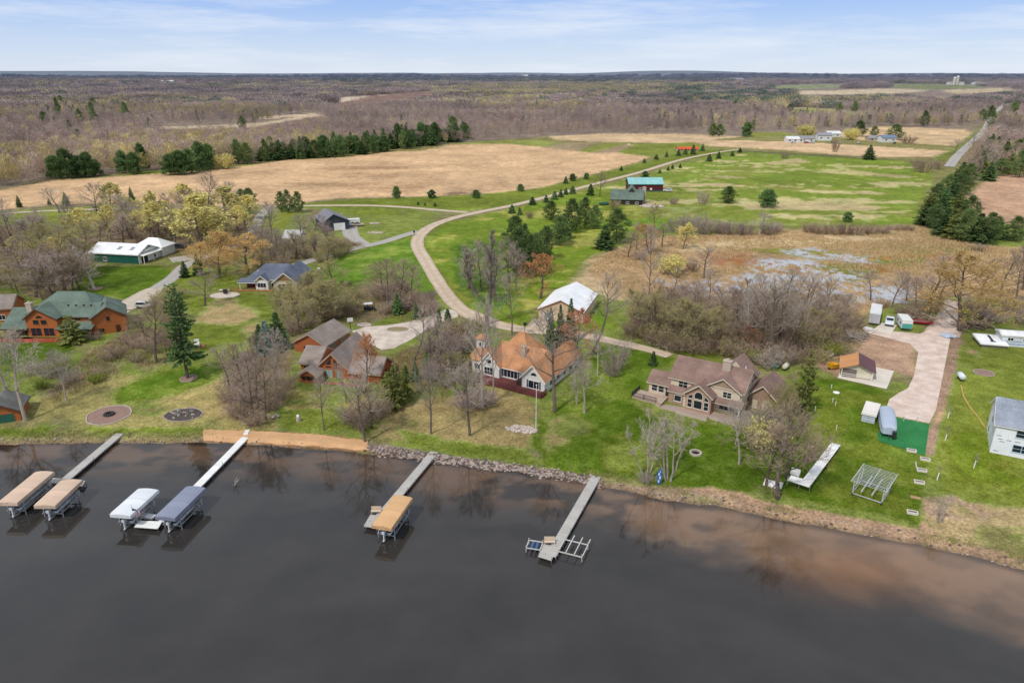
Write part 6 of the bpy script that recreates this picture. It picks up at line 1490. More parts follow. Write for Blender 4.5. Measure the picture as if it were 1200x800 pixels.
# small red boat, covered boats
def hull(L,W,H,seg=8):
    m=MB();rows=[]
    for i in range(seg+1):
        f=i/seg;w=W/2*(1-max(0,(f-.45)/.55)**2.2);x=-L/2+L*f;k=.1+.35*max(0,(f-.6)/.4)**2
        rows.append([(x,-w,H),(x,-w*.85,H*.4+k*.5),(x,0,k*H),(x,w*.85,H*.4+k*.5),(x,w,H)])
    V=[p for r in rows for p in r]
    fs=[(i*5+j,i*5+j+1,(i+1)*5+j+1,(i+1)*5+j) for i in range(seg) for j in range(4)]
    m.add(V,fs+[(0,1,2,3,4)]);return m,rows
t=thing('small_boat','small red boat lying at the edge of the gravel yard','boat',G(1081,380)+Vector((0,0,.1)),math.radians(-20))
m,rows=hull(4.6,1.7,.8);part('hull',m,M('red_hull','b02a30',.4,.08),t);m=MB().add([(p[0],p[1]*.9,.6) for r in rows for p in (r[0],r[4])],[(2*i,2*i+1,2*i+3,2*i+2) for i in range(8)]);part('deck',m,M('boat_grey_deck','77756f',.6,.1),t)
def covered(label,px,rz,L,W,H,mat,cat='boat',motor=True):
    t=thing('covered_boat',label,cat,G(*px)+Vector((0,0,.06)),rz)
    m=MB();n=8;rows=[]
    for f,s,k in ((0,.75,.25),(.05,.96,.1),(.4,1.,0),(.7,.98,.0),(.92,.9,.18),(1,.7,.4)):
        rows.append([(-L/2+L*f,W/2*s*math.sin(math.pi*(j/n-.5)),.75+(H-.75-k)*math.cos(math.pi*(j/n-.5))**.45) if 0<j<n else (-L/2+L*f,W/2*s*(-1 if j==0 else 1),.45) for j in range(n+1)])
    V=[p for r in rows for p in r];q=n+1
    m.add(V,[(i*q+j,i*q+j+1,(i+1)*q+j+1,(i+1)*q+j) for i in range(len(rows)-1) for j in range(n)]+[tuple(range(q)),tuple((len(rows)-1)*q+j for j in reversed(range(q)))])
    part('cover',m,mat,t)
    part('trailer_frame',MB().box(-L/2+.4,-W/2+.3,.3,L/2,-W/2+.45,.42).box(-L/2+.4,W/2-.45,.3,L/2,W/2-.3,.42).bar((L/2,0,.36),(L/2+1.2,0,.4),.1),DARKM,t)
    wheels(t,(-L*.12,),W/2-.15,.32,.2)
    if motor: part('outboard_motor',MB().box(L/2+.05,W*.16,.4,L/2+.75,W*.4,1.35).box(L/2+.15,W*.2,.05,L/2+.5,W*.34,.42),DARKM,t)
covered('long boat under a pale blue-grey cover on the turf mat',(1039,499),math.radians(-113),9.2,2.8,2.2,M('blue_grey_cover','a9b4c3',.6,.1,1.2))
covered('boat under a white cover left of the log home',(14,356),.1,5.5,2.2,1.9,M('white_blue_cover','c9ced6',.6,.1),motor=False)
covered('boat under a dark teal cover in front of the green-roofed cabin',(708,240.5),.1,5.,2.,1.5,M('teal_cover','2f5148',.6,.1),motor=False)
# utility cart
t=thing('utility_cart','black utility cart with white roof parked on the grass','utility vehicle',G(433,364)+Vector((0,0,.03)),math.radians(15));
part('body',MB().box(-1.5,-.75,.4,1.5,.75,.95).box(-1.5,-.7,.95,-.5,.7,1.25),M('black_plastic','232427',.5,.1),t);part('seat',MB().box(-.4,-.65,.955,.2,.65,1.15).box(-.5,-.65,1.15,-.35,.65,1.6),M('cart_seat','3c3a3a'),t)
part('roof',MB().box(-1.4,-.8,2.0,.9,.8,2.08),M('cart_roof','d8d8d6',.5,.05),t)
for x in (-1.3,.8):
    for y in (-.7,.7): part('roll_bar',MB().bar((x,y,.9),(x,y,2.0),.06),DARKM,t)
part('windscreen',MB().box(.86,-.66,1.1,.9,.66,1.9),GLASS,t);wheels(t,(-1,1),.72,.34,.26)
# ---------------------------------------------------------------- garden things
def disc(name,label,cat,px,r,mat,z=.04,rim=None,sq=1.,rz=0,extra=None,rimw=.2,rimh=.12):
    p=G(*px);t=thing(name,label,cat,p,rz);n=40
    zz=lambda x,y:float(hgt(p.x+x*math.cos(rz)-y*math.sin(rz),p.y+x*math.sin(rz)+y*math.cos(rz)))-p.z
    R=random.Random(int(px[0]));wob=[1+R.uniform(-.04,.04) for _ in range(n)]
    ring=[(r*w*math.cos(2*math.pi*k/n),sq*r*w*math.sin(2*math.pi*k/n)) for k,w in enumerate(wob)]
    m=MB();V=[(0,0,zz(0,0)+z)]+[(x*.5,y*.5,zz(x*.5,y*.5)+z) for x,y in ring]+[(x,y,zz(x,y)+z) for x,y in ring]
    m.add(V,[(0,1+k,1+(k+1)%n) for k in range(n)]+[(1+k,1+n+k,1+n+(k+1)%n,1+(k+1)%n) for k in range(n)]);part('bed',m,mat,t)
    if rim:
        m=MB()
        for k in range(n):
            (x0,y0),(x1,y1)=ring[k],ring[(k+1)%n];m.bar((x0,y0,zz(x0,y0)+z+rimh/2-.02),(x1,y1,zz(x1,y1)+z+rimh/2-.02),rimw,rimh)
        part('edging',m,rim,t)
    if extra: extra(t,zz)
    return t
MUL=M('red_brown_mulch','8d7266',.95,.25,3);MULD=M('dark_mulch','524944',.95,.3,3);ROCK=M('field_stone','a3968a',.9,.3,2)
def firepit(t,zz):
    m=MB()
    for k in range(14):
        a=2*math.pi*k/14;m.box(math.cos(a)*.75-.2,math.sin(a)*.75-.2,.02,math.cos(a)*.75+.2,math.sin(a)*.75+.2,.4)
    part('fire_ring',m,M('dark_block','45413f',.9,.2),t);part('ash',MB().tube([(0,0,.05),(0,0,.12)],.6,16),M('ash','2a2827',.95),t)
disc('fire_pit','round mulched fire pit circle with pale stone edge near the shore','fire pit',(128,486),3.9,MUL,rim=M('pale_edging','b0a59a',.9,.2),extra=firepit)
def bikes(t,zz):
    S=M('pale_wire_sculpture','9aa39f',.5,.1)
    for x,y,s in ((-.8,-.3,1),(1.2,1.0,.9)):
        m=MB();pts=[(x+s*.5*math.cos(q*math.pi/8),y,.75+s*.5*math.sin(q*math.pi/8)) for q in range(17)];m.tube(pts,.05,5,0,False).bar((x,y,0),(x,y,1.2*s),.07).bar((x-.5,y+.2,.1),(x+.5,y+.2,1.6*s),.06);part('wire_sculpture',m,S,t)
    m=MB();R=random.Random(3)
    for k in range(16): m.blob((R.uniform(-3,3),R.uniform(-1.6,1.6),.1),R.uniform(.12,.3),k)
    part('rock',m,ROCK,t)
disc('garden_bed','dark oval garden bed with wire sculptures above the shore','garden bed',(215,486),3.6,MULD,sq=.75,rim=ROCK,extra=bikes)
disc('tree_ring','brown mulch ring at the foot of the tall ragged spruce','mulch ring',(221,443.5),1.7,MUL,rim=ROCK)
disc('mulch_island','oval planted island in the pale concrete drive','garden bed',(466,386),2.6,M('planted_mulch','8a7c5c',.95,.3,2),sq=.6,rim=ROCK,z=.09)
disc('mulch_ring','brown mulch ring under the leaning birch','mulch ring',(112,338),2.,MUL)
def bedrocks(n,rx,ry,seed,smin=.15,smax=.42):
    def f(t,zz):
        m=MB();R=random.Random(seed)
        for k in range(n):
            a=R.random()*6.28;q=R.random()**.4;x,y=rx*q*math.cos(a),ry*q*math.sin(a);m.blob((x,y,zz(x,y)+.1),R.uniform(smin,smax),k+seed,n=6,m=4,sq=(1,.8,.7))
        part('rock',m,M('mixed_stone','b5a89c',.9,.45,1.5),t)
    return f
disc('rock_bed','oval bed of pale stones at the foot of the flagpole','rock bed',(611,503.5),3.1,MUL,sq=.42,rz=-.25,extra=bedrocks(130,2.9,1.3,1))
disc('rock_pile','heap of pale fieldstones beside the green-roofed cabin','rock pile',(764,242),6.0,MUL,sq=.7,extra=bedrocks(190,5.5,3.8,2,.3,.8))
disc('rock_pile','pale stone pile with a white chair at the drive head','rock pile',(427,381),2.0,MUL,sq=.8,extra=bedrocks(45,1.7,1.3,3))
disc('rock_pile','small stone pile on the lawn right of the asphalt drive','rock pile',(439,262),2.6,MUL,sq=.6,extra=bedrocks(50,2.2,1.2,4,.2,.5))
disc('rock_pile','low stone pile beside the asphalt drive junction','rock pile',(440,273),3.4,M('dry_stone_bed','a8977c',.95,.3,2),sq=.5,extra=bedrocks(60,3,1.4,5,.2,.5))
disc('gravel_patio','pale gravel patio left of the ranch house','patio',(263,346),4.2,M('patio_gravel','c2b3a4',.95,.2,3),sq=.75,rim=ROCK,extra=lambda t,zz:(part('grill',MB().box(-.6,.8,.3,.5,1.5,1.2).box(-.7,.75,1.202,.6,1.55,1.4),DARKM,t),part('picnic_table',MB().box(-2.6,2.6,.7,.2,3.6,.78).box(-2.4,2.8,0,-2.2,3.4,.7).box(-.2,2.8,0,0,3.4,.7),PIPE,t)))
disc('fire_ring','small stone fire ring on the lawn before the tan house','fire pit',(815,531.5),.9,M('ash','2a2827',.95),rim=M('pale_block','b7ab9c',.9,.2),rimh=.35,rimw=.3)
disc('fire_ring','small brown fire circle on the far right lawn','fire pit',(1153,437),1.9,MUL,rim=ROCK)
# flagpole
t=thing('flagpole','tall white flagpole without flag on the cottage lawn','flagpole',G(628,503));part('pole',MB().tube([(0,0,-.3),(0,0,8.8)],[.07,.045],8),WHITE,t);part('finial',MB().blob((0,0,8.9),.13,1,jit=0),WHITE,t)
# blue paddleboard standing between the trunks
p=G(772,568);t=thing('paddleboard','blue and white paddleboard standing among the multi-trunked trees','paddleboard',p,.15)
N_=20;prof=[(math.sin(math.pi*k/N_)**.6*.42,3.0*k/N_) for k in range(N_+1)]
m=MB();V=[(s*x,y0,z) for y0 in (-.05,.05) for x,z in prof for s in (-1,1)];q=2*(N_+1)
m.add(V,[(2*k,2*k+1,2*k+3,2*k+2) for k in range(N_)]+[(q+2*k+1,q+2*k,q+2*k+2,q+2*k+3) for k in range(N_)]+[(2*k,2*k+2,q+2*k+2,q+2*k) for k in range(N_)]+[(2*k+1,q+2*k+1,q+2*k+3,2*k+3) for k in range(N_)])
part('board',m,M('board_blue','2f6fb5',.4,.05),t);m=MB()
for z0,x,w,h in ((.5,-.12,.22,.5),(1.1,.08,.26,.55),(1.8,-.1,.26,.45),(2.3,.06,.16,.3)): m.box(x-w/2,-.062,z0,x+w/2,-.052,z0+h)
part('white_pattern',m,M('board_white','dfe3e8',.4,.03),t)
# tanks, domes
def tank(name,label,px,rz,L,r,mat,cat='tank',z0=.35):
    t=thing(name,label,cat,G(*px),rz)
    part('body',MB().tube([(-L/2,0,r+z0),(-L/2+r*.3,0,r+z0),(L/2-r*.3,0,r+z0),(L/2,0,r+z0)],[r*.55,r,r,r*.55],14),mat,t,True)
    for x in (-L*.28,L*.28): part('foot',MB().box(x-.12,-r*.6,-.1,x+.12,r*.6,z0+.25),DARKM,t)
    part('lid',MB().tube([(0,0,2*r+z0-.05),(0,0,2*r+z0+.12)],.18,10),mat,t)
tank('gas_tank','white gas tank standing on the right lawn',(1125.5,445),1.35,2.3,.6,M('tank_white','d2dae0',.4,.05))
tank('gas_tank','pale cream tank behind the tan house garage',(920,433),.9,2.2,.55,M('tank_cream','cfcab2',.4,.05))
single('garden_dome',MB().blob((0,0,.5),.85,2,jit=.05,sq=(1.1,.9,.9),n=12,m=8),M('teal_plastic','2e7f76',.5,.08),'rounded teal plastic dome behind the tan house garage','play dome',G(908,431),0,smooth=True)
t=thing('satellite_dish','white dish on a green base in the lawn by the ranch house','dish',G(374,319.5),.2);part('dish',MB().blob((0,0,1.),.75,2,jit=.03,sq=(1,.35,1),n=12,m=8),WHITE,t,True);part('base',MB().blob((-.8,.2,.25),.7,4,sq=(1,1,.6)),M('green_cover','2f6f55',.6),t)
t=thing('wheelbarrow','yellow tipped wheelbarrow beside the two-tone shed','wheelbarrow',G(976,432),.4);part('tray',MB().add([(-.9,-.6,.3),(.7,-.6,.3),(.7,.6,.3),(-.9,.6,.3),(-1.2,-.8,1.4),(1.,-.8,1.2),(1.,.8,1.2),(-1.2,.8,1.4)],[(0,1,2,3),(0,1,5,4),(1,2,6,5),(2,3,7,6),(3,0,4,7)]),M('yellow_plastic','d7a52c',.5,.06),t);part('handle',MB().bar((.6,-.5,.5),(2,-.4,.5),.07).bar((.6,.5,.5),(2,.4,.5),.07),DARKM,t);part('wheel',MB().tube([(-1.1,-.1,.2),(-1.1,.1,.2)],.22,10),TYRE,t)
# stepping planters along the lawn
PW=M('white_planter','cfc8bf',.7,.1);SOIL=M('planter_soil','5f4f45',.95,.2,3)
for i,(u,v,lab) in enumerate(((1068,528.5,'white rectangular planter box nearest the green turf mat'),(1084,538.5,'white planter box second from the turf, offset right'),(1080,551.5,'white planter box third from the turf, with upright slat'),(1077,565.5,'white planter box fourth from the turf'),(1069,601,'white planter box lowest, nearest the beach'))):
    t=thing('planter_box',lab,'planter',G(u,v),math.radians(-22),'planter boxes down the right lawn');m=MB()
    for a,b in (((-.75,-.4),(.75,-.25)),((-.75,.25),(.75,.4)),((-.75,-.247),(-.6,.247)),((.6,-.247),(.75,.247))): m.box(a[0],a[1],-.2,b[0],b[1],.32)
    part('box',m,PW,t);part('soil',MB().box(-.6,-.25,-.2,.6,.25,.22),SOIL,t)
    if i==2: part('slat',MB().bar((-.75,.3,.2),(-1.0,.6,1.2),.14),PW,t)
single('stepping_board',MB().box(-.7,-.35,-.1,.7,.35,.09),M('tan_board','a88868',.9,.2),'flat tan board sunk in the lawn below the planters','board',G(1073,583),math.radians(-20))
t=thing('play_goal','small white net goal at the edge of the turf mat','goal',G(1067,494),math.radians(-10));m=MB()
for a,b in (((-1.2,0,0),(-1.2,0,1.1)),((1.2,0,0),(1.2,0,1.1)),((-1.2,0,1.1),(1.2,0,1.1)),((-1.2,.9,0),(1.2,.9,0)),((-1.2,0,1.1),(-1.2,.9,0)),((1.2,0,1.1),(1.2,.9,0))): m.bar(a,b,.07)
part('frame',m,WHITE,t)
# saplings with white guards
for u,v,hh,lab in ((1141,548,2.2,'young sapling in a white guard left of the unfinished house'),(1107.5,516,2.6,'young sapling in a white guard right of the turf mat'),(1110.5,490,2.2,'young sapling in a white guard beside the gravel strip'),(1098,562,2.4,'leaning sapling in a white guard below the turf mat'),(1126.,0,0,'')):
    if not lab: continue
    t=thing('sapling',lab,'tree',G(u,v),.3,'saplings in white guards');part('tree_guard',MB().tube([(0,0,-.1),(.12,0,1.3)],.09,8),WHITE,t)
    m=MB();r=random.Random(u);m.tube([(0.1,0,1.2),(.2,0,hh)],[.04,.02],5)
    part('trunk',m,BK,t);m=MB()
    for k in range(60):
        z=r.uniform(1.2,hh);p=Vector((.15,0,z));d=(rv(r,1)+Vector((0,0,.8))).normalized();blade(m,p,p+d*r.uniform(.4,.9),.03,r)
    part('crown',m,TWG,t)
# lawn games, stakes
for i,(u,v) in enumerate(((974,455),(975.5,471),(979,475),(980,503),(955,481))):
    single('lawn_stake',MB().box(-.05,-.05,-.1,.05,.05,.75).box(-.09,-.07,.752,.09,.07,.82),WHITE,'thin white stake standing in the lawn left of the white shed','stake',G(u,v),0,'white stakes in the lawn left of the white shed')
single('lawn_disc',MB().tube([(0,0,-.05),(0,0,.12)],.62,20).tube([(0,0,.12),(0,0,.2)],[.5,.2],20),WHITE,'round white well cover in the lawn','well cover',G(980,460))
single('ground_board',MB().box(-1.,-1.0,-.05,1.0,1.0,.12).box(-.8,-.6,.122,-.1,.5,.2),PLW,'square white board lying under the brown shore tree','board',G(903,566.5),-.5)
single('ground_board',MB().box(-.5,-.95,-.05,.5,.95,.12).box(-.3,-.6,.122,.3,.6,.16),PLW,'narrow white board right of the square one on the shore','board',G(913,568.5),-.5)
single('lawn_stone',MB().blob((0,0,.2),.5,5).blob((.5,.2,.15),.35,6),M('tan_stone','b89f80',.9,.2),'tan boulder on the lawn right of the brown shore tree','boulder',G(949,525))
def chair(label,px,rz,mat,group=None):
    t=thing('lawn_chair',label,'chair',G(*px),rz,group)
    part('seat',MB().bar((-.3,-.4,.38),(-.3,.35,.28),.6,.06) if 0 else MB().slab([(-.32,-.4,.42),(.32,-.4,.42),(.32,.3,.3),(-.32,.3,.3)],.05),mat,t)
    part('backrest',MB().slab([(-.32,.3,.32),(.32,.3,.32),(.32,.65,1.1),(-.32,.65,1.1)],.05),mat,t)
    for s in (-.34,.34):
        part('armrest',MB().box(s-.07,-.4,.62,s+.07,.5,.66),mat,t)
        for y in (-.35,.35): part('leg',MB().box(s-.04,y-.04,-.05,s+.04,y+.04,.62),mat,t)
GC=M('weathered_grey_wood','a39b92',.85,.15)
chair('grey lawn chair with slanting back by the shore thicket, left one',(319,491),2.6,GC,'grey chairs by the shore thicket');chair('grey lawn chair with slanting back by the shore thicket, right one',(325,489.5),2.9,GC,'grey chairs by the shore thicket')
t=thing('garden_ornament','grey stump with white ornament on the log house lawn','ornament',G(350,493),0);part('stump',MB().tube([(0,0,-.1),(0,0,.8)],[.5,.4],10),BKP,t);part('ornament',MB().blob((0,0,1.05),.28,3),WHITE,t)
t=thing('statue','white garden statue right of the log house trees','statue',G(467,466),0);part('figure',MB().tube([(0,0,.4),(0,0,1.0),(0,0,1.45)],[.32,.22,.12],8).blob((0,0,1.6),.18,4),WHITE,t);part('plinth',MB().box(-.4,-.4,-.1,.4,.4,.42),GC,t)
t=thing('garden_platform','small orange wooden platform with white seat right of the spruce','platform',G(231,407),.35);part('platform',MB().box(-1.8,-1.2,-.2,1.8,1.2,.35),CD,t);part('seat',MB().box(-.5,-.1,.352,.6,.6,.9).box(-.5,.5,.9,.6,.62,1.9),WHITE,t)
t=thing('kayak','blue kayak lying behind the log garage','kayak',G(341,388),.25);m,_=hull(3.6,.75,.5);part('hull',m,M('kayak_blue','3c5f8a',.4,.06),t);part('cockpit',MB().box(-.7,-.2,.42,.5,.2,.505),DARKM,t)
t=thing('mailbox','black mailbox on a post at the asphalt drive','mailbox',G(485.5,275.5),.2);part('post',MB().box(-.08,-.08,-.2,.08,.08,1.1),DARKM,t);part('box',MB().prism([(-.35,1.102),(.35,1.102),(.35,1.6),(.2,1.85),(-.2,1.85),(-.35,1.6)],'y',-.6,.6),DARKM,t)
t=thing('yard_lamp','dark lamp post behind the orange-roofed cottage','lamp',G(615,391),.2);part('post',MB().tube([(0,0,-.2),(0,0,2.2)],.07,6),DARKM,t);part('lamp_head',MB().box(-.3,-.3,2.202,.3,.3,2.8).box(-.4,-.4,2.802,.4,.4,2.9),DARKM,t)
t=thing('basketball_hoop','dark basketball hoop with white backboard behind the log garage','hoop',G(411,388),.4);part('pole',MB().tube([(0,0,-.1),(0,0,3.2)],.09,6),DARKM,t);part('backboard',MB().box(-.7,-.4,2.6,.7,-.33,3.6),WHITE,t)
for u,v,lab in ((1112,395,'grey-blue tarped heap beside the yard lane'),(968,416,'white tarped heap left of the two-tone shed'),(1016,387,'pale tarped heap left of the box trailer')):
    m=MB();r=random.Random(u)
    for k in range(6): m.blob((r.uniform(-.9,.9),r.uniform(-.7,.7),.35),r.uniform(.5,.9),k,n=7,m=4,sq=(1.2,1,.7))
    single('tarped_heap',m,M('tarp_blue_grey','aab4c2',.6,.15) if u==1112 else M('tarp_white','c9c6c2',.6,.15),lab,'heap',G(u,v))
def brush(label,px,W,H,n,mat,rz=0):
    m=MB();r=random.Random(n)
    for k in range(n):
        p=Vector((r.gauss(0,W*.25),r.gauss(0,W*.14),abs(r.gauss(0,H*.4))));d=Vector((r.gauss(0,1),r.gauss(0,1),r.gauss(0,.3))).normalized()*r.uniform(.5,2.2);m.tube([p-d,p+d],r.uniform(.04,.13),5)
    single('brush_pile',m,mat,label,'brush pile',G(*px),rz)
brush('brown brush pile beside the red boat',(1076,374),9,2,150,TWB,-.2);brush('dark brush pile behind the low flat shed',(1143,383),8,1.8,140,TWB);brush('grey log heap at the edge of the wet wood',(1004,396),9,1.,90,BKP,.6)
brush('mixed scrap heap above the two-tone shed',(985,412),7,.7,60,BKP,.3);brush('pale branches beside the lane at the wet wood',(783,407),7,.7,50,BKP,-.3)
brush('brown branch heap beside the asphalt drive',(417,287),4,1.,50,TWB);brush('brown branch heap left along the asphalt drive',(398,291),4,1.,46,TWB)
# hose line across the right lawn
pts=[G(*q)+Vector((0,0,.08)) for q in ((1126,452),(1129,465),(1137,478),(1146,489),(1154,501))];single('drain_pipe',MB().tube(pts,.16,6),M('ochre_straw','b59a56',.9,.2),'ochre drain line curving over the lawn to the unfinished house','pipe')
# pale sheet steps at dock two
for i,(u,v,lab) in enumerate(((288.5,509.5,'pale stepping slab nearest the white dock on the orange sand'),(289.8,506.5,'pale stepping slab farther from the white dock on the orange sand'))):
    single('stepping_slab',MB().box(-.4,-.4,-.1,.4,.4,.1),PLW,lab,'slab',G(u,v)+Vector((0,0,.28)),.3)
# ---------------------------------------------------------------- riprap, reeds
def rocks_stuff():
    r=np.random.default_rng(8);m=MB();line=[(431,524),(470,530),(507,536),(550,541.5),(600,547.5),(650,555),(690,562.5),(703,566)];P=[G(*q) for q in line]
    cum=[0]
    for a,b in zip(P,P[1:]): cum.append(cum[-1]+(b-a).length)
    for k in range(1700):
        s=r.random()*cum[-1];i=max(j for j in range(len(P)-1) if cum[j]<=s);p=P[i].lerp(P[i+1],(s-cum[i])/(cum[i+1]-cum[i]))
        w=1.0+.9*math.sin(s*.35)**2;y=p.y+r.normal(-.1,.33)*w;x=p.x+r.normal(0,.3);z=float(hgt(x,y));q=r.uniform(.12,.34)
        m.blob((x,y,z+q*.25),q,k,mi=int(r.random()*3),n=5,m=3,sq=(1.1,.9,.75))
    o=single('riprap_stones',m,[M('pale_riprap','a3968c',.9,.2),M('pink_riprap','8f7a70',.9,.2),M('dark_riprap','625852',.9,.2)],'band of pale riprap stones along the middle shore','stones');o['kind']='stuff'
    m=MB()
    for k in range(420):
        x=r.uniform(-120,-36) if k<250 else r.uniform(10,75);y=float(np.interp(x,SX,SY))+abs(r.normal(.5,.9));z=float(hgt(x,y));q=r.uniform(.08,.26);m.blob((x,y,z+q*.2),q,k,mi=int(r.random()*3),n=5,m=3,sq=(1.1,.9,.7))
    o=single('shore_stones',m,[M('pale_riprap','a3968c',.9,.2),M('pink_riprap','8f7a70',.9,.2),M('dark_riprap','625852',.9,.2)],'scattered small stones along the muddy shore edge','stones');o['kind']='stuff'
rocks_stuff()
def blades_obj(name,x,y,hmin,hmax,w,mats,label,cat,seed,per=5,spread=.35):
    r=np.random.default_rng(seed);n=len(x);x=np.repeat(x,per)+r.normal(0,spread,n*per);y=np.repeat(y,per)+r.normal(0,spread,n*per);z=hgt(x,y)-.03
    N=len(x);h=r.uniform(hmin,hmax,N);a=r.random(N)*6.28;lx,ly=r.normal(0,.35,N)*h,r.normal(0,.35,N)*h
    dx,dy=np.cos(a)*w,np.sin(a)*w
    V=np.stack([np.stack([x-dx,y-dy,z],-1),np.stack([x+dx,y+dy,z],-1),np.stack([x+lx,y+ly,z+h],-1)],1).reshape(-1,3)
    me=bpy.data.meshes.new(name);me.vertices.add(3*N);me.vertices.foreach_set('co',V.astype(np.float32).ravel());me.loops.add(3*N);me.loops.foreach_set('vertex_index',np.arange(3*N,dtype=np.int32));me.polygons.add(N);me.polygons.foreach_set('loop_start',np.arange(0,3*N,3,dtype=np.int32))
    for m in mats: me.materials.append(m)
    me.polygons.foreach_set('material_index',r.integers(0,len(mats),N).astype(np.int32));me.update(calc_edges=True);o=link(name,me);tag(o,label,cat,None,'stuff');return o
def inzone(poly,n,seed):
    P=poly_w(poly);r=np.random.default_rng(seed);x=r.uniform(P[:,0].min(),P[:,0].max(),n);y=r.uniform(P[:,1].min(),P[:,1].max(),n);k=sdist(x,y,P)>0;return x[k],y[k]
x,y=inzone([(690,325),(700,302),(760,280),(900,270),(1080,265),(1160,288),(1240,300),(1240,345),(1130,345),(1060,350),(1000,370),(940,352),(740,350)],26000,1)
k=(fbm(x*.11,y*.11,3)>.42)
for zc_ in [z for z in ZONES if z[3]]: k&=~((sdist(x,y,poly_w(zc_[4]))>-1)&(np.random.default_rng(1).random(len(x))<.6))
x,y=x[k],y[k]
blades_obj('marsh_grass',x,y,.35,.95,.09,[foliage('marsh_tan',('dcc7a2','cbb28a'),.9),foliage('marsh_olive',('ada26a','bba978'),.9),foliage('marsh_rust',('c39c72','b08c6a'),.9)],'tan and rust marsh grass around the pools','marsh grass',2)
X_=[];Y_=[]
for i,(poly,n) in enumerate((([(85,435),(110,408),(160,385),(210,385),(225,410),(195,425),(150,430),(110,452),(60,475),(45,462)],5000),([(262,440),(290,400),(345,420),(335,450),(330,475),(300,498),(268,490)],3000),([(0,300),(0,262),(120,248),(250,246),(300,250),(330,270),(320,310),(240,310),(105,300),(80,350),(0,348)],16000),([(440,425),(470,410),(550,392),(555,440),(520,470),(460,465)],3500),([(400,345),(440,325),(500,345),(530,372),(470,380),(400,378),(330,372)],5000),([(735,392),(742,350),(1000,345),(1015,388),(1000,422),(890,428),(790,408)],16000),([(318,300),(340,285),(420,280),(430,292),(350,308)],2500))):
    x,y=inzone(poly,n,20+i);X_.append(x);Y_.append(y)
x,y=np.concatenate(X_),np.concatenate(Y_);k=fbm(x*.2,y*.2,3)>.42
blades_obj('undergrowth',x[k],y[k],.25,.8,.05,[foliage('dry_stems',('8f7a66','a08a70'),.9),foliage('dead_grass',('a59266','8d7d55'),.9),foliage('new_grass',('7d8c3c','6e8236'),.9)],'dry brown undergrowth and weeds below the bare trees','undergrowth',3,per=4)
x=np.random.default_rng(6).uniform(-150,110,5200);y=np.interp(x,SX,SY)+np.random.default_rng(7).normal(2.4,1.0,5200);k=(fbm(x*.2,y*.3,3)>.47)&~((x>-54)&(x<12))
blades_obj('shore_grass',x[k],y[k],.15,.5,.04,[foliage('dead_grass',('a59266','8d7d55'),.9),foliage('shore_green',('72883a','809045'),.9)],'tufts of grass and reeds along the shore edge','grass',9,per=6,spread=.25)
# ---------------------------------------------------------------- far buildings
def far_house(name,label,cat,px,rz,w,d,h,wall,roof,rh=2.2,roofcol=None):
    p=G(*px);t=thing(name,label,cat,p,rz);b=MB().prism([(0,-.8),(d,-.8),(d,h),(d/2,h+rh),(0,h)],'x',0,w);part('wall',b,wall,t)
    r=MB();k=rh/(d/2);r.slab([(-.4,-.5,h-.5*k+.25),(w+.4,-.5,h-.5*k+.25),(w+.4,d/2,h+rh+.25),(-.4,d/2,h+rh+.25)],.2);r.slab([(-.4,d/2+.01,h+rh+.24),(w+.4,d/2+.01,h+rh+.24),(w+.4,d+.5,h-.5*k+.25),(-.4,d+.5,h-.5*k+.25)],.2);part('roof',r,roof,t)
    for i in range(max(1,int(w/5))):
        x=w*(i+.5)/max(1,int(w/5));part('window',MB().box(x-.7,-.06,h*.4,x+.7,-.001,h*.4+1.2),GLASS,t)
WF=M('far_white_wall','d2d2d0',.7,.06);GF=M('far_grey_roof','8b8a8e',.8,.1);RF=M('far_red_wall','7a3a34',.7,.1);TF=M('far_tan_wall','b5a48c',.7,.1)
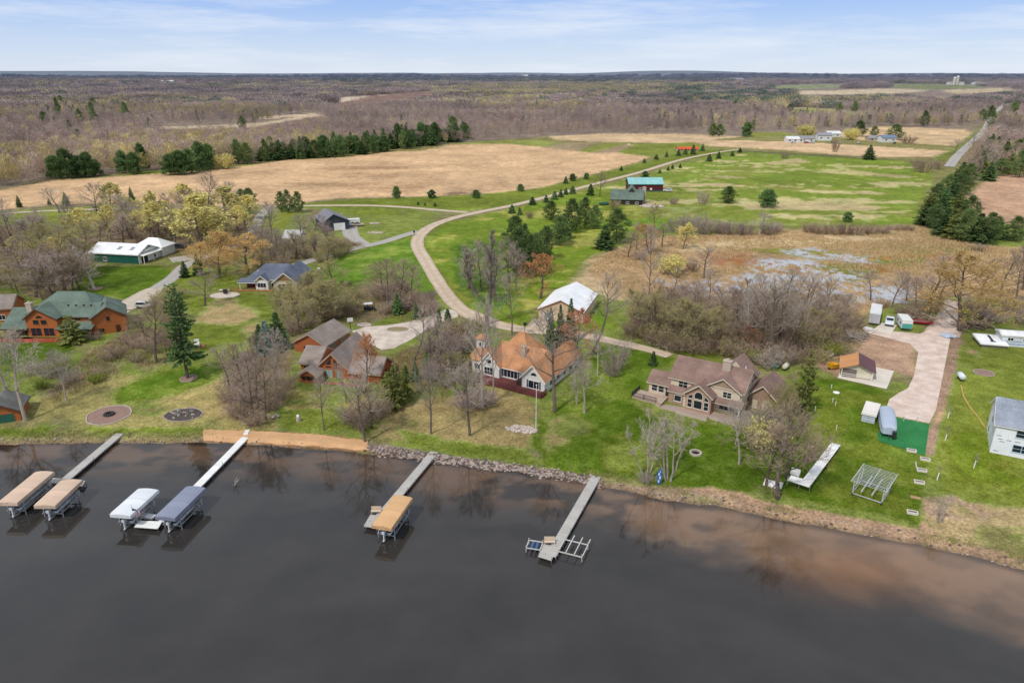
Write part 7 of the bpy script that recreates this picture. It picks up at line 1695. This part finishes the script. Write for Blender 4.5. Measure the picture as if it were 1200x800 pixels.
for lab,px,rz,w,d,h,wl,rf,nm,ct in (
 ('long white shed leftmost in the far farmstead',(922,167),.0,16,8,3,WF,WF,'farm_shed','shed'),('white shed with low roof second in the far farmstead',(938,167),.1,14,9,3.4,WF,GF,'farm_shed','shed'),
 ('grey and white farmhouse in the middle of the far farmstead',(958,165),-.1,13,9,5,WF,GF,'farm_house','house'),('low pale workshop behind the far farmstead',(970,161),.1,14,9,3.5,WF,WF,'farm_shed','shed'),
 ('blue-roofed house among dark pines in the far farmstead',(1034,167),.1,14,10,4,WF,M('far_blue_roof','6f7c92',.7,.1),'farm_house','house'),('grey-roofed house left of the dark pines',(1018,166),0,12,8,3,TF,GF,'farm_house','house'),
 ('white metal building beyond the far right strips',(1088,132),0,30,14,4.5,WF,WF,'farm_building','building'),
 ('pale barn beside the far silos',(1112,99.5),0,60,20,8,WF,GF,'far_barn','barn'),('long low white dairy barn right of the silos',(1142,99.5),0,75,24,7,WF,M('far_teal_roof','9fb8bf',.6,.05),'far_barn','barn'),
 ('white house in the left forest clearing',(133,117),.2,34,12,5,WF,WF,'far_house','house'),('white house high in the left forest',(188,98),.1,50,20,8,WF,WF,'far_house','house'),('white house in the forest right of the middle',(857,96),.1,60,24,12,WF,GF,'far_house','house'),
 ('bright white building on the horizon forest',(606,90.5),0,90,30,12,WF,WF,'far_building','building'),('grey house roof beyond the right fields',(1008,101),0,45,16,6,WF,GF,'far_house','house'),('small house on the right ridge',(845,111),.1,22,10,5,WF,GF,'far_house','house')):
    p=G(*px);far_house(nm,lab,ct,px,rz,w,d,h,wl,rf,2.2 if p.y<1200 else h*.4)
for i,(u,lab) in enumerate(((1117.5,'left pale silo of the far farm pair'),(1121,'right pale silo of the far farm pair'))):
    t=thing('farm_silo',lab,'silo',G(u,99.6),0,'silos on the far farm');part('body',MB().tube([(0,0,-1),(0,0,26+4*i)],5,16),M('silo_concrete','bdb8b0',.8,.1),t);part('dome',MB().tube([(0,0,26+4*i),(0,0,28.5+4*i),(0,0,30+4*i)],[5,3.6,.6],16),WF,t)
for i,(u,v,c,lab) in enumerate(((930,168,'c9c9c9','white vehicle at the left of the far farmstead'),(945,168.2,'9a3a34','red vehicle in front of the far farmstead'),(952,168.4,'b9bcc0','silver vehicle in front of the far farmhouse'),(976,168,'5a6470','grey vehicle right of the far farmhouse'),(985,168.3,'cfcfcf','white vehicle right of the grey one in the far farmstead'),(1006,168.6,'c4c4c4','white vehicle below the grey-roofed far house'),(1048,168.5,'33363c','dark vehicle below the blue-roofed far house'))):
    car('parked_car',lab,'car',(u,v),.2*i,c)
# orange-roofed stand by the lane
far_house('farm_stand','low shed with bright orange roof at the lane bend','shed',(795,177.5),.1,17,7,1.6,TF,M('bright_orange_roof','c9552a',.6,.08),1.6)
single('white_marker',MB().box(-.7,-.3,-.2,.7,.3,1.1),WHITE,'small white propane locker in the far strips','locker',G(737,170))
